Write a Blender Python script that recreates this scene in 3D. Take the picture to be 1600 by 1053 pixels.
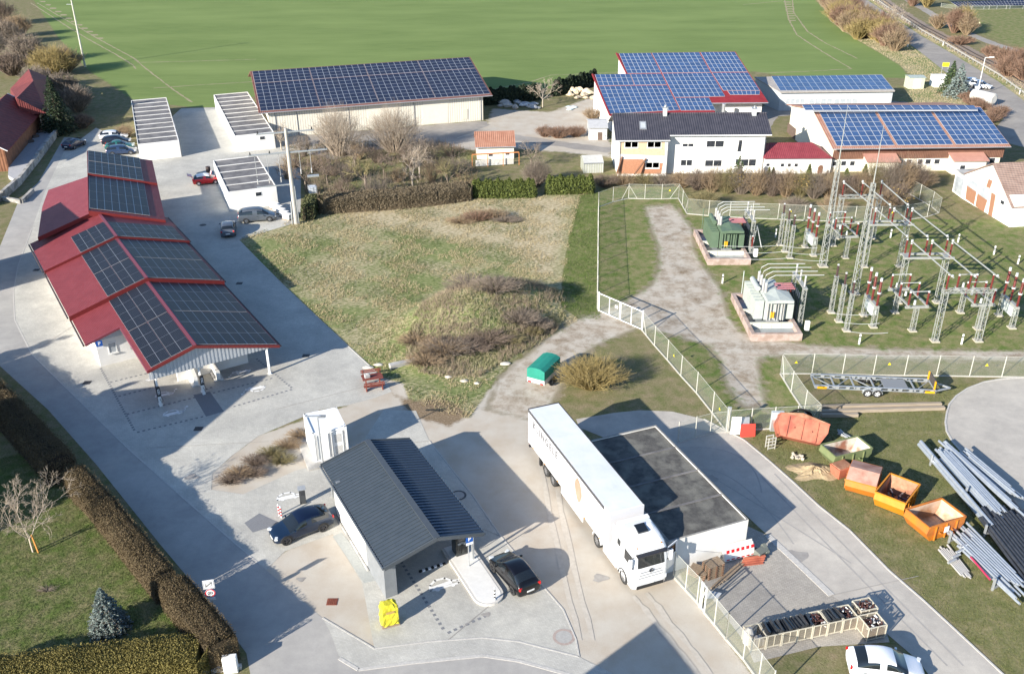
import bpy, math, random
import numpy as np
from mathutils import Vector, Matrix
for _o in list(bpy.data.objects): bpy.data.objects.remove(_o)
SC = bpy.context.scene; COL = SC.collection
R = math.radians
# ---------------------------------------------------------------- camera
CF, CP, CR, CH = 1480.0, R(27.3), R(-.32), 42.0
cd = bpy.data.cameras.new('camera'); cam = bpy.data.objects.new('camera', cd); COL.objects.link(cam)
cd.sensor_width = 36; cd.lens = 36*CF/1600; cd.clip_start = .5; cd.clip_end = 6000
_X = Vector((1,0,0)); _U = Vector((0, math.sin(CP), math.cos(CP))); _B = Vector((0, -math.cos(CP), math.sin(CP)))
_r = _X*math.cos(CR)+_U*math.sin(CR); _u = -_X*math.sin(CR)+_U*math.cos(CR)
_m = Matrix((_r, _u, _B)).transposed().to_4x4(); _m.translation = (0,0,CH); cam.matrix_world = _m
SC.camera = cam
# ---------------------------------------------------------------- sun and sky
SUN_AZ, SUN_EL = 44.5, 21.3        # azimuth towards which the shadows fall, height of the sun
w = bpy.data.worlds.new('World'); SC.world = w; w.use_nodes = True
nt = w.node_tree; bg = nt.nodes['Background']
sky = nt.nodes.new('ShaderNodeTexSky'); sky.sky_type = 'NISHITA'; sky.sun_disc = False
sky.sun_elevation = R(SUN_EL); sky.sun_rotation = R(225.5); sky.altitude = 400; sky.dust_density = .5; sky.ozone_density = 3.5
nt.links.new(sky.outputs[0], bg.inputs[0]); bg.inputs[1].default_value = .104
sl = bpy.data.lights.new('sun', 'SUN'); sl.energy = 5.0; sl.angle = R(.5); sl.color = (1, .93, .82)
so = bpy.data.objects.new('sun', sl); COL.objects.link(so)
_d = Vector((math.cos(R(SUN_AZ))*math.cos(R(SUN_EL)), math.sin(R(SUN_AZ))*math.cos(R(SUN_EL)), -math.sin(R(SUN_EL))))
so.rotation_euler = _d.to_track_quat('-Z', 'Y').to_euler(); so.location = (-60, 0, 60)
SC.view_settings.view_transform = 'Standard'; SC.view_settings.look = 'None'
SC.view_settings.exposure = 1.04; SC.view_settings.gamma = 1
# ---------------------------------------------------------------- helpers
def P(px, py, z=0.0):
    "world point at height z that lies where the photo's pixel (1600 wide) looks"
    u, v = px-800, 526.5-py
    c, s = math.cos(CR), math.sin(CR); u, v = c*u-s*v, s*u+c*v
    dx, dy, dz = u, CF*math.cos(CP)+v*math.sin(CP), -CF*math.sin(CP)+v*math.cos(CP)
    t = (CH-z)/-dz
    return Vector((dx*t, dy*t, z))
def G(*pts): return [P(*p) for p in pts]
INV = {}      # object -> (loc, rotz) of its thing
def tag(o, label, cat, group=None, kind=None):
    if label: o['label'] = label
    if cat: o['category'] = cat
    if group: o['group'] = group
    if kind: o['kind'] = kind
    return o
def thing(name, label, cat, loc=(0,0,0), rz=0.0, group=None):
    o = bpy.data.objects.new(name, None); COL.objects.link(o); o.empty_display_size = .3
    o.location = loc; o.rotation_euler = (0,0,rz); INV[o.name] = (Vector(loc), rz)
    return tag(o, label, cat, group)
class MB:
    def __init__(s, parent=None, world=False):
        s.v = []; s.f = []; s.mi = []; s.uv = {}; s.parent = parent; s.T = None
        s.world = world
    def add(s, vs, fs, mi=0):
        n = len(s.v)
        if s.T is not None: vs = [s.T @ Vector(q) for q in vs]
        s.v += [tuple(q) for q in vs]; s.f += [tuple(i+n for i in f) for f in fs]; s.mi += [mi]*len(fs)
        return s
    def box(s, x0, x1, y0, y1, z0, z1, mi=0):
        return s.add([(x0,y0,z0),(x1,y0,z0),(x1,y1,z0),(x0,y1,z0),(x0,y0,z1),(x1,y0,z1),(x1,y1,z1),(x0,y1,z1)],
            [(0,3,2,1),(4,5,6,7),(0,1,5,4),(1,2,6,5),(2,3,7,6),(3,0,4,7)], mi)
    def cb(s, c, d, mi=0, rz=0, rx=0, ry=0):
        M = Matrix.Translation(c) @ Matrix.Rotation(rz,4,'Z') @ Matrix.Rotation(ry,4,'Y') @ Matrix.Rotation(rx,4,'X')
        h = [q/2 for q in d]
        vs = [M @ Vector((a*h[0],b*h[1],e*h[2])) for e in (-1,1) for a,b in ((-1,-1),(1,-1),(1,1),(-1,1))]
        return s.add(vs, [(0,3,2,1),(4,5,6,7),(0,1,5,4),(1,2,6,5),(2,3,7,6),(3,0,4,7)], mi)
    def bar(s, a, b, w_, h_=None, mi=0, up=(0,0,1)):
        a, b = Vector(a), Vector(b); h_ = h_ or w_
        d = (b-a).normalized(); u = Vector(up)
        if abs(d.dot(u)) > .98: u = Vector((1,0,0))
        sd = d.cross(u).normalized(); u = sd.cross(d).normalized()
        vs = [p+sd*i*w_/2+u*j*h_/2 for p in (a,b) for i,j in ((-1,-1),(1,-1),(1,1),(-1,1))]
        return s.add(vs, [(0,1,2,3),(7,6,5,4),(0,4,5,1),(1,5,6,2),(2,6,7,3),(3,7,4,0)], mi)
    def tube(s, pts, r, n=8, mi=0, caps=True):
        pts = [Vector(p) for p in pts]; rs = r if isinstance(r,(list,tuple)) else [r]*len(pts)
        vs = []; fs = []
        for i,p in enumerate(pts):
            d = (pts[min(i+1,len(pts)-1)]-pts[max(i-1,0)]).normalized()
            u = Vector((0,0,1)) if abs(d.z) < .95 else Vector((1,0,0))
            a = d.cross(u).normalized(); b = d.cross(a)
            vs += [p+(a*math.cos(2*math.pi*k/n)+b*math.sin(2*math.pi*k/n))*rs[i] for k in range(n)]
        for i in range(len(pts)-1):
            fs += [(i*n+k, (i+1)*n+k, (i+1)*n+(k+1)%n, i*n+(k+1)%n) for k in range(n)]
        if caps: fs += [tuple(range(n)), tuple(range(len(pts)*n-1, (len(pts)-1)*n-1, -1))]
        return s.add(vs, fs, mi)
    def prism(s, poly, z0, z1, mi=0, bottom=True):
        "poly: world or local xy, walls z0..z1; z1 may be a list per vertex"
        n = len(poly); a = sum(poly[i][0]*poly[(i+1)%n][1]-poly[(i+1)%n][0]*poly[i][1] for i in range(n))
        if a < 0: poly = list(poly)[::-1]; z1 = z1[::-1] if isinstance(z1,list) else z1
        zt = z1 if isinstance(z1,list) else [z1]*n
        vs = [(p[0],p[1],z0) for p in poly]+[(p[0],p[1],zt[i]) for i,p in enumerate(poly)]
        fs = [tuple(range(n,2*n))]+[(i,(i+1)%n,n+(i+1)%n,n+i) for i in range(n)]
        if bottom: fs.append(tuple(range(n-1,-1,-1)))
        return s.add(vs, fs, mi)
    def slab(s, q, t, mi=0):
        "quad q (4 points, ccw seen from outside) thickened inward by t"
        q = [Vector(p) for p in q]; n = (q[1]-q[0]).cross(q[-1]-q[0]).normalized()
        k = len(q); vs = q+[p-n*t for p in q]
        return s.add(vs, [tuple(range(k)), tuple(range(2*k-1,k-1,-1))]+[(i,k+i,k+(i+1)%k,(i+1)%k) for i in range(k)], mi)
    def loft(s, secs, mi=0, closed=True, caps=True):
        n = len(secs[0]); vs = [p for q in secs for p in q]; fs = []
        m = n if closed else n-1
        for i in range(len(secs)-1):
            fs += [(i*n+k, i*n+(k+1)%n, (i+1)*n+(k+1)%n, (i+1)*n+k) for k in range(m)]
        if caps: fs += [tuple(range(n-1,-1,-1)), tuple(range((len(secs)-1)*n, len(secs)*n))]
        return s.add(vs, fs, mi)
    def build(s, name, mats, parent=None, smooth=False, label=None, world=None, subsurf=0, bevel=0):
        me = bpy.data.meshes.new(name)
        vs = s.v; parent = parent or s.parent
        if (s.world if world is None else world) and parent is not None:
            loc, rz = INV[parent.name]; c, sn = math.cos(-rz), math.sin(-rz)
            vs = [(c*(x-loc[0])-sn*(y-loc[1]), sn*(x-loc[0])+c*(y-loc[1]), z-loc[2]) for x,y,z in vs]
        me.from_pydata(vs, [], s.f)
        if not isinstance(mats,(list,tuple)): mats = [mats]
        for m in mats: me.materials.append(m)
        if len(mats) > 1: me.polygons.foreach_set('material_index', s.mi)
        if smooth: me.polygons.foreach_set('use_smooth', [True]*len(s.f))
        me.update()
        o = bpy.data.objects.new(name, me); COL.objects.link(o)
        if parent is not None: o.parent = parent; INV[o.name] = INV[parent.name]
        else: INV[o.name] = (Vector((0,0,0)), 0)
        if label: o['label'] = label
        if bevel:
            b = o.modifiers.new('bevel','BEVEL'); b.width = bevel; b.segments = 2; b.limit_method = 'ANGLE'
        if subsurf:
            b = o.modifiers.new('sub','SUBSURF'); b.levels = subsurf; b.render_levels = subsurf
        return o
def npmesh(name, V, F, mats, parent=None, mi=None):
    "fast mesh from arrays, F (n,3) or (n,4)"
    me = bpy.data.meshes.new(name); V = np.asarray(V,'f'); F = np.asarray(F,'i'); k = F.shape[1]
    me.vertices.add(len(V)); me.vertices.foreach_set('co', V.ravel())
    me.loops.add(F.size); me.loops.foreach_set('vertex_index', F.ravel())
    me.polygons.add(len(F)); me.polygons.foreach_set('loop_start', np.arange(0,F.size,k,dtype='i'))
    if not isinstance(mats,(list,tuple)): mats = [mats]
    for m in mats: me.materials.append(m)
    if mi is not None: me.polygons.foreach_set('material_index', np.asarray(mi,'i'))
    me.update(calc_edges=True); me.validate()
    o = bpy.data.objects.new(name, me); COL.objects.link(o)
    if parent is not None:
        o.parent = parent; INV[o.name] = INV[parent.name]
    else: INV[o.name] = (Vector((0,0,0)), 0)
    return o
def dup(root, loc, rz, label=None, group=None):
    r = root.copy(); COL.objects.link(r); r.location = loc; r.rotation_euler = (0,0,rz); INV[r.name] = (Vector(loc), rz)
    if label: r['label'] = label
    if group: r['group'] = group
    for ch in list(root.children):
        c = ch.copy(); COL.objects.link(c); c.parent = r
        for g in ch.children:
            d = g.copy(); COL.objects.link(d); d.parent = c
    return r
# ---------------------------------------------------------------- materials
def lk(nt, a, b): nt.links.new(a, b)
def mat(name, c1, c2=None, scale=4.0, rough=.7, metal=0.0, bump=0.0, bscale=None, spec=.5, island=None, detail=5, contrast=None, coat=0, c3=None, s3=.4, stretch=None):
    m = bpy.data.materials.new(name); m.use_nodes = True; nt = m.node_tree; N = nt.nodes; b = N['Principled BSDF']
    b.inputs['Roughness'].default_value = rough; b.inputs['Metallic'].default_value = metal
    b.inputs['Specular IOR Level'].default_value = spec
    if coat: b.inputs['Coat Weight'].default_value = coat; b.inputs['Coat Roughness'].default_value = .05
    b.inputs['Base Color'].default_value = (*c1,1)
    tc = N.new('ShaderNodeTexCoord'); out = tc.outputs['Object']
    if stretch:
        mp = N.new('ShaderNodeMapping'); mp.inputs['Scale'].default_value = stretch; lk(nt,out,mp.inputs[0]); out = mp.outputs[0]
    col = None
    if c2:
        n = N.new('ShaderNodeTexNoise'); n.inputs['Scale'].default_value = scale; n.inputs['Detail'].default_value = detail; n.inputs['Roughness'].default_value = .65
        lk(nt, out, n.inputs['Vector'])
        rp = N.new('ShaderNodeValToRGB'); lo, hi = contrast or (.32,.68)
        rp.color_ramp.elements[0].position = lo; rp.color_ramp.elements[1].position = hi
        rp.color_ramp.elements[0].color = (*c1,1); rp.color_ramp.elements[1].color = (*c2,1)
        lk(nt, n.outputs[0], rp.inputs[0]); col = rp.outputs[0]
        if c3:
            n2 = N.new('ShaderNodeTexNoise'); n2.inputs['Scale'].default_value = s3; n2.inputs['Detail'].default_value = 4; lk(nt,out,n2.inputs['Vector'])
            r2 = N.new('ShaderNodeValToRGB'); r2.color_ramp.elements[0].position = .45; r2.color_ramp.elements[1].position = .62; lk(nt,n2.outputs[0],r2.inputs[0])
            mx = N.new('ShaderNodeMix'); mx.data_type = 'RGBA'; lk(nt,r2.outputs[0],mx.inputs[0]); lk(nt,col,mx.inputs[6]); mx.inputs[7].default_value = (*c3,1); col = mx.outputs[2]
    if island:
        g = N.new('ShaderNodeNewGeometry'); rp = N.new('ShaderNodeValToRGB')
        e = rp.color_ramp.elements; e[0].color = (*island[0],1); e[1].color = (*island[-1],1)
        for k,cc in enumerate(island[1:-1]):
            q = e.new((k+1)/(len(island)-1)); q.color = (*cc,1)
        lk(nt, g.outputs['Random Per Island'], rp.inputs[0])
        if col is None: col = rp.outputs[0]
        else:
            mx = N.new('ShaderNodeMix'); mx.data_type = 'RGBA'; mx.inputs[0].default_value = .5; lk(nt,col,mx.inputs[6]); lk(nt,rp.outputs[0],mx.inputs[7]); col = mx.outputs[2]
    if col is not None: lk(nt, col, b.inputs['Base Color'])
    if bump:
        n = N.new('ShaderNodeTexNoise'); n.inputs['Scale'].default_value = bscale or scale*3; n.inputs['Detail'].default_value = 4; lk(nt,out,n.inputs['Vector'])
        bp = N.new('ShaderNodeBump'); bp.inputs['Strength'].default_value = bump; bp.inputs['Distance'].default_value = .05
        lk(nt,n.outputs[0],bp.inputs['Height']); lk(nt,bp.outputs[0],b.inputs['Normal'])
    return m
# ================================================================ GROUND
def sdist(px, py, poly):
    "signed distance (positive inside) to a polygon, arrays in, array out"
    poly = np.array([(p[0],p[1]) for p in poly]); n = len(poly)
    d = np.full(px.shape, 1e9); ins = np.zeros(px.shape, bool)
    for i in range(n):
        ax, ay = poly[i]; bx, by = poly[(i+1)%n]; ex, ey = bx-ax, by-ay
        t = np.clip(((px-ax)*ex+(py-ay)*ey)/(ex*ex+ey*ey+1e-9),0,1)
        d = np.minimum(d, (px-ax-t*ex)**2+(py-ay-t*ey)**2)
        c = ((ay>py)!=(by>py)) & (px < (bx-ax)*(py-ay)/(by-ay+1e-12)+ax); ins ^= c
    return np.where(ins,1,-1)*np.sqrt(d)
CROP = G((40,-40),(52,0),(92,60),(140,112),(185,140),(210,158),(300,168),(345,168),(400,150),(760,150),(870,137),(935,128),(1180,112),(1215,118),(1400,122),(1424,124),(1405,102),(1374,83),(1345,67),(1314,47),(1297,34),(1288,17),(1274,0),(1262,-60),(1262,-150),(-300,-150))
WILD = G((372,372),(455,345),(560,322),(700,312),(930,302),(934,462),(925,492),(860,528),(800,562),(765,605),(735,655),(650,640),(625,600),(588,581),(543,540),(444,447),(400,403))
LUSHSTRIP = G((905,305),(938,300),(940,500),(905,500),(876,490),(878,434),(889,365))
SUBST = G((936,296),(1065,292),(1085,335),(1600,345),(1700,350),(1700,560),(1225,560),(1278,660),(1140,660),(1005,500),(935,460))
TRACK = G((1006,322),(1054,320),(1083,357),(1086,392),(1102,418),(1129,453),(1139,493),(1160,519),(1260,538),(1400,545),(1640,548),(1640,566),(1400,562),(1230,556),(1187,562),(1190,590),(1200,640),(1160,636),(1132,600),(1125,565),(1105,540),(1040,522),(1000,512),(935,540),(905,560),(870,620),(850,660),(760,640),(780,590),(850,530),(900,500),(935,487),(988,463),(1017,445),(1028,421),(1028,386),(1017,360))
YARD = G((600,592),(628,600),(640,640),(735,655),(765,610),(805,565),(860,545),(880,560),(865,610),(850,625),(880,655),(905,668),(1040,870),(1075,920),(1170,1053),(1200,1100),(900,1100),(700,1100),(500,1000),(405,880),(520,830),(330,765),(330,740),(362,712),(404,681),(540,636))
LAWN = G((-100,740),(60,700),(150,770),(230,860),(300,960),(300,1000),(-100,1040))
GARDEN = G((440,228),(600,220),(690,222),(750,240),(745,300),(640,300),(480,320),(470,280))
FARM = G((760,196),(770,170),(860,176),(930,150),(938,200),(955,225),(955,246),(880,238),(800,232),(745,236),(690,228),(600,226),(470,240),(400,240),(400,215),(475,212))
RVERGE = G((1274,0),(1288,17),(1297,34),(1314,47),(1345,67),(1374,83),(1405,102),(1422,118),(1440,125),(1400,160),(1560,185),(1600,215),(1640,150),(1560,110),(1410,25),(1370,-10),(1340,-60),(1300,-60))
SOIL = G((612,612),(650,625),(700,622),(735,648),(700,668),(640,652))
EAST = G((1290,640),(1480,600),(1640,590),(1640,1100),(1560,1050),(1381,879),(1203,720),(1165,690),(1200,660))
TAN = G((470,346),(560,322),(700,312),(905,303),(895,350),(880,440),(830,430),(780,390),(640,365),(560,360))
FIELD2 = G((1475,0),(1640,10),(1640,92),(1560,66),(1520,50))
MOUNDS = [(P(720,508),5.2,3.9,3.1),(P(800,484),4.8,3.0,2.7),(P(665,560),3.6,2.6,.5),(P(855,468),3.2,2.0,.6)]
def gz(x, y):
    z = 0*x
    for c,rx,ry,h in MOUNDS: z = z+h*np.exp(-((x-c.x)/rx)**2-((y-c.y)/ry)**2)
    return np.maximum(z-.07,0)
def gh(x, y): return float(gz(np.float64(x), np.float64(y)))
def build_ground():
    xs = np.concatenate([-202-np.geomspace(4,2500,20)[::-1], np.linspace(-202,-64,90), np.linspace(-62,62,330), np.linspace(64,202,90), 202+np.geomspace(4,2500,20)])
    ys = np.concatenate([34-np.geomspace(1,600,16)[::-1], np.linspace(34,180,400), np.linspace(181,330,100), 330+np.geomspace(2,4500,30)])
    X, Y = np.meshgrid(xs, ys); rng = np.random.default_rng(3)
    Z = gz(X,Y)
    nx, ny = len(xs), len(ys)
    V = np.stack([X.ravel(),Y.ravel(),Z.ravel()],1)
    i = np.arange(nx-1); j = np.arange(ny-1); I,J = np.meshgrid(i,j); a = (J*nx+I).ravel()
    F = np.stack([a,a+1,a+nx+1,a+nx],1)
    o = npmesh('ground', V, F, [ground_mat()]); o['kind'] = 'structure'
    px, py = X.ravel(), Y.ravel()
    def sm(poly, w): return np.clip(.5+sdist(px,py,poly)/(2*w),0,1)
    far = np.clip((py-60)/120,.6,2.5)
    crop = sm(CROP,.7*far)
    wild = np.maximum(sm(WILD,.5)*(1-sm(LUSHSTRIP,.4)), np.maximum(sm(RVERGE,1.)*.95, sm(GARDEN,1.2)*.55))
    lush = np.maximum.reduce([sm(LUSHSTRIP,.4), sm(SUBST,.3), sm(LAWN,1)*.9, sm(EAST,1)*.52, sm(FIELD2,3)*.9])
    grav = np.maximum.reduce([sm(TRACK,1.5)*.92, sm(YARD,.5)*1.25, sm(FARM,1.1)])
    soil = np.maximum.reduce([sm(SOIL,.8), sm(GARDEN,1.5)*.45, sm(TRACK,.5)*(py>66)*.50])
    bed = np.clip(1-np.abs(sdist(px,py,TRACK))/1.2,0,1)*.8
    for nm,(r,g,b,al) in {'m1':(crop,wild,lush,grav),'m2':(soil,bed,sm(TAN,2.5),0*crop)}.items():
        at = o.data.color_attributes.new(nm,'FLOAT_COLOR','POINT')
        at.data.foreach_set('color', np.stack([r,g,b,al],1).astype('f').ravel())
    return o
def ground_mat():
    m = bpy.data.materials.new('ground'); m.use_nodes = True; nt = m.node_tree; N = nt.nodes; b = N['Principled BSDF']
    b.inputs['Roughness'].default_value = .95; b.inputs['Specular IOR Level'].default_value = .15
    geo = N.new('ShaderNodeNewGeometry'); pos = geo.outputs['Position']
    def noise(sc, det=5, st=None, rough=.6):
        n = N.new('ShaderNodeTexNoise'); n.inputs['Scale'].default_value = sc; n.inputs['Detail'].default_value = det; n.inputs['Roughness'].default_value = rough
        v = pos
        if st:
            mp = N.new('ShaderNodeMapping'); mp.inputs['Scale'].default_value = st[0]; mp.inputs['Rotation'].default_value = (0,0,R(st[1])); lk(nt,pos,mp.inputs[0]); v = mp.outputs[0]
        lk(nt,v,n.inputs['Vector']); return n.outputs[0]
    def ramp(f, stops):
        r = N.new('ShaderNodeValToRGB'); e = r.color_ramp.elements
        e[0].position, e[0].color = stops[0][0], (*stops[0][1],1); e[1].position, e[1].color = stops[-1][0], (*stops[-1][1],1)
        for p_,c_ in stops[1:-1]:
            q = e.new(p_); q.color = (*c_,1)
        lk(nt,f,r.inputs[0]); return r.outputs[0]
    def mix(f, a, c, mode='MIX'):
        x = N.new('ShaderNodeMix'); x.data_type = 'RGBA'; x.blend_type = mode
        if isinstance(f,float): x.inputs[0].default_value = f
        else: lk(nt,f,x.inputs[0])
        for s_,i_ in ((a,6),(c,7)):
            if isinstance(s_,tuple): x.inputs[i_].default_value = (*s_,1)
            else: lk(nt,s_,x.inputs[i_])
        return x.outputs[2]
    def math_(op, a, c=None, d=None):
        x = N.new('ShaderNodeMath'); x.operation = op
        for k,s_ in enumerate((a,c,d)):
            if s_ is None: continue
            if isinstance(s_,(int,float)): x.inputs[k].default_value = s_
            else: lk(nt,s_,x.inputs[k])
        return x.outputs[0]
    def mask(at, amp, nz, lo=.42, hi=.58):
        x = math_('MULTIPLY_ADD', math_('SUBTRACT',nz,.5), amp, at)
        mr = N.new('ShaderNodeMapRange'); mr.inputs[1].default_value = lo; mr.inputs[2].default_value = hi; lk(nt,x,mr.inputs[0]); return mr.outputs[0]
    A1 = N.new('ShaderNodeVertexColor'); A1.layer_name = 'm1'; A2 = N.new('ShaderNodeVertexColor'); A2.layer_name = 'm2'
    s1 = N.new('ShaderNodeSeparateColor'); lk(nt,A1.outputs[0],s1.inputs[0]); s2 = N.new('ShaderNodeSeparateColor'); lk(nt,A2.outputs[0],s2.inputs[0])
    fine = noise(7,6); mid = noise(.9,6); big = noise(.13,4); grit = noise(22,4,rough=.8)
    # verge: brownish green
    col = mix(ramp(mid,[(.35,(0,0,0)),(.65,(1,1,1))]), ramp(fine,[(.3,(.10,.115,.04)),(.7,(.19,.19,.08))]), ramp(fine,[(.3,(.18,.145,.08)),(.7,(.30,.25,.155))]))
    lush = mix(ramp(mid,[(.36,(0,0,0)),(.62,(1,1,1))]), ramp(fine,[(.3,(.08,.128,.028)),(.7,(.145,.195,.050))]), ramp(fine,[(.3,(.19,.175,.08)),(.7,(.30,.26,.14))]))
    col = mix(mask(s1.outputs[2],.9,mid,.4,.7), col, lush)
    # wild dry grass
    clump = noise(2.2,5,((1,2.2,1),20)); wl = ramp(clump,[(.38,(.16,.185,.07)),(.48,(.33,.30,.16)),(.6,(.52,.45,.29))])
    wl2 = mix(ramp(big,[(.44,(0,0,0)),(.58,(1,1,1))]), wl, ramp(clump,[(.36,(.10,.155,.045)),(.52,(.23,.26,.10)),(.66,(.40,.37,.20))]))
    wl2 = mix(math_('MULTIPLY',ramp(fine,[(.35,(0,0,0)),(.6,(1,1,1))]),.25), wl2, (.09,.075,.035))
    wl2 = mix(mask(s2.outputs[2],1.3,big,.45,.95), wl2, ramp(clump,[(.36,(.23,.20,.10)),(.48,(.41,.34,.21)),(.6,(.56,.48,.33))]))
    col = mix(mask(s1.outputs[1],.5,mid), col, wl2)
    # crop field: rows and tramlines
    rowz = noise(1.0,4,((.16,3.0,1),-3)); cropc = ramp(rowz,[(.3,(.108,.168,.044)),(.7,(.178,.235,.075))])
    cropc = mix(ramp(noise(.025,3,((1,3,1),-5)),[(.4,(0,0,0)),(.75,(1,1,1))]), cropc, (.20,.265,.085))
    cropc = mix(math_('MULTIPLY',ramp(noise(.6,4,((.05,1.2,1),-4)),[(.62,(0,0,0)),(.68,(1,1,1))]),.22), cropc, (.26,.27,.12))
    cropc = mix(math_('MULTIPLY',ramp(fine,[(.3,(0,0,0)),(.8,(1,1,1))]),.25), cropc, (.21,.265,.10))
    col = mix(mask(s1.outputs[0],.35,mid), col, cropc)
    # soil
    sc_ = ramp(fine,[(.3,(.13,.095,.055)),(.55,(.23,.17,.11)),(.75,(.36,.29,.21))])
    # gravel / trampled limestone
    gv = mix(ramp(noise(.5,5),[(.35,(0,0,0)),(.68,(1,1,1))]), ramp(grit,[(.25,(.39,.355,.30)),(.5,(.50,.46,.395)),(.75,(.60,.56,.49))]), ramp(grit,[(.25,(.34,.285,.225)),(.7,(.52,.455,.37))]))
    col = mix(mask(A1.outputs['Alpha'],1.15,noise(.9,9,rough=.72),.34,.66), col, gv)
    col = mix(mask(s2.outputs[0],1.1,noise(.55,9,rough=.74),.44,.70), col, sc_)
    col = mix(math_('MULTIPLY',mask(s2.outputs[1],.9,mid,.5,.8),.6), col, ramp(fine,[(.3,(.10,.085,.04)),(.7,(.2,.16,.09))]))
    lk(nt,col,b.inputs['Base Color'])
    bp = N.new('ShaderNodeBump'); bp.inputs['Strength'].default_value = .6; bp.inputs['Distance'].default_value = .06
    hb = math_('ADD', math_('MULTIPLY',noise(9,4,rough=.7),math_('SUBTRACT',1.0,math_('MULTIPLY',A1.outputs['Alpha'],.7))), math_('MULTIPLY',s1.outputs[1],clump))
    lk(nt,hb,bp.inputs['Height']); lk(nt,bp.outputs[0],b.inputs['Normal'])
    return m
build_ground()
# ---------------------------------------------------------------- sheets of paving
def dense(pts, step=1.2, jit=0.0, seed=1):
    rnd = random.Random(seed); o = []
    for i in range(len(pts)):
        a, b = Vector(pts[i][:2]), Vector(pts[(i+1)%len(pts)][:2]); k = max(1,int((b-a).length/step))
        for j in range(k):
            q = a.lerp(b,j/k)
            if jit: q += Vector((rnd.uniform(-jit,jit),rnd.uniform(-jit,jit)))
            o.append(q)
    return o
def sheet(name, pts, z, m, jit=0.0, th=.0, kind='structure'):
    me = MB(); q = dense(pts, 1.0, jit, hash(name)%97) if jit else [Vector(p[:2]) for p in pts]
    n = len(q); a = sum(q[i].x*q[(i+1)%n].y-q[(i+1)%n].x*q[i].y for i in range(n))
    if a < 0: q = q[::-1]
    me.add([(p.x,p.y,z) for p in q], [tuple(range(n))])
    if th:
        me.add([(p.x,p.y,z) for p in q]+[(p.x,p.y,z-th) for p in q], [(i,n+i,n+(i+1)%n,(i+1)%n) for i in range(n)])
    o = me.build(name, m); o['kind'] = kind; return o
def paver(name, c1, c2, ang, bw=.2, bh=.1, mortar=.006, mc=.75, var=.5, big=(.85,1.1)):
    m = bpy.data.materials.new(name); m.use_nodes = True; nt = m.node_tree; N = nt.nodes; b = N['Principled BSDF']; b.inputs['Roughness'].default_value = .85; b.inputs['Specular IOR Level'].default_value = .3
    tc = N.new('ShaderNodeTexCoord'); mp = N.new('ShaderNodeMapping'); mp.inputs['Rotation'].default_value = (0,0,R(ang)); lk(nt,tc.outputs['Object'],mp.inputs[0])
    br = N.new('ShaderNodeTexBrick'); lk(nt,mp.outputs[0],br.inputs[0]); br.inputs['Scale'].default_value = 1
    br.inputs['Brick Width'].default_value = bw; br.inputs['Row Height'].default_value = bh; br.inputs['Mortar Size'].default_value = mortar; br.inputs['Mortar Smooth'].default_value = .3
    br.inputs['Color1'].default_value = (*c1,1); br.inputs['Color2'].default_value = (*c2,1); br.inputs['Mortar'].default_value = (*[c*mc for c in c1],1)
    def nz(sc,lo,hi,a,c):
        n = N.new('ShaderNodeTexNoise'); n.inputs['Scale'].default_value = sc; n.inputs['Detail'].default_value = 6; n.inputs['Roughness'].default_value = .65; lk(nt,tc.outputs['Object'],n.inputs['Vector'])
        r = N.new('ShaderNodeValToRGB'); r.color_ramp.elements[0].position = lo; r.color_ramp.elements[1].position = hi; r.color_ramp.elements[0].color = (a,a,a,1); r.color_ramp.elements[1].color = (c,c,c*.985,1); lk(nt,n.outputs[0],r.inputs[0]); return r.outputs[0]
    col = br.outputs[0]
    for f in (nz(.25,.35,.65,*big), nz(.06,.40,.60,.93,1.05), nz(1.3,.3,.75,.90,1.06), nz(4.5,.62,.74,1.0,.84), nz(30,.3,.7,.88,1.12)):
        x = N.new('ShaderNodeMix'); x.data_type = 'RGBA'; x.blend_type = 'MULTIPLY'; x.inputs[0].default_value = 1; lk(nt,col,x.inputs[6]); lk(nt,f,x.inputs[7]); col = x.outputs[2]
    lk(nt,col,b.inputs['Base Color']); return m
M = {}
M['paving'] = paver('paving', (.47,.455,.42), (.53,.515,.48), 28)
M['paving_court'] = paver('court_paving', (.47,.455,.425), (.53,.515,.485), 20)
M['asphalt'] = paver('street_asphalt', (.385,.37,.355), (.41,.39,.375), 40, 40, 40, 0, 1, big=(.88,1.08))
M['lane'] = paver('lane_asphalt', (.47,.435,.395), (.50,.46,.42), 40, 60, 60, 0, 1, big=(.86,1.1))
M['yardblock'] = paver('yard_blocks', (.38,.35,.315), (.44,.405,.365), 22, .24, .16, .010, .72)
M['old_asphalt'] = paver('road_asphalt', (.31,.285,.265), (.33,.305,.285), 40, 60, 60, 0, 1, big=(.85,1.1))
M['darkpave'] = mat('anthracite_paving', (.17,.175,.185), (.22,.225,.235), 12, rough=.85)
M['kerb'] = mat('kerb_concrete', (.42,.40,.37), (.55,.53,.49), 6, rough=.9)
M['gravel'] = mat('crushed_gravel', (.40,.35,.28), (.55,.50,.43), 14, rough=.95, bump=.3, bscale=18, contrast=(.38,.62))
M['white_paint'] = mat('white_marking', (.78,.78,.76), (.6,.6,.58), 5, rough=.7, contrast=(.5,.8))
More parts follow.
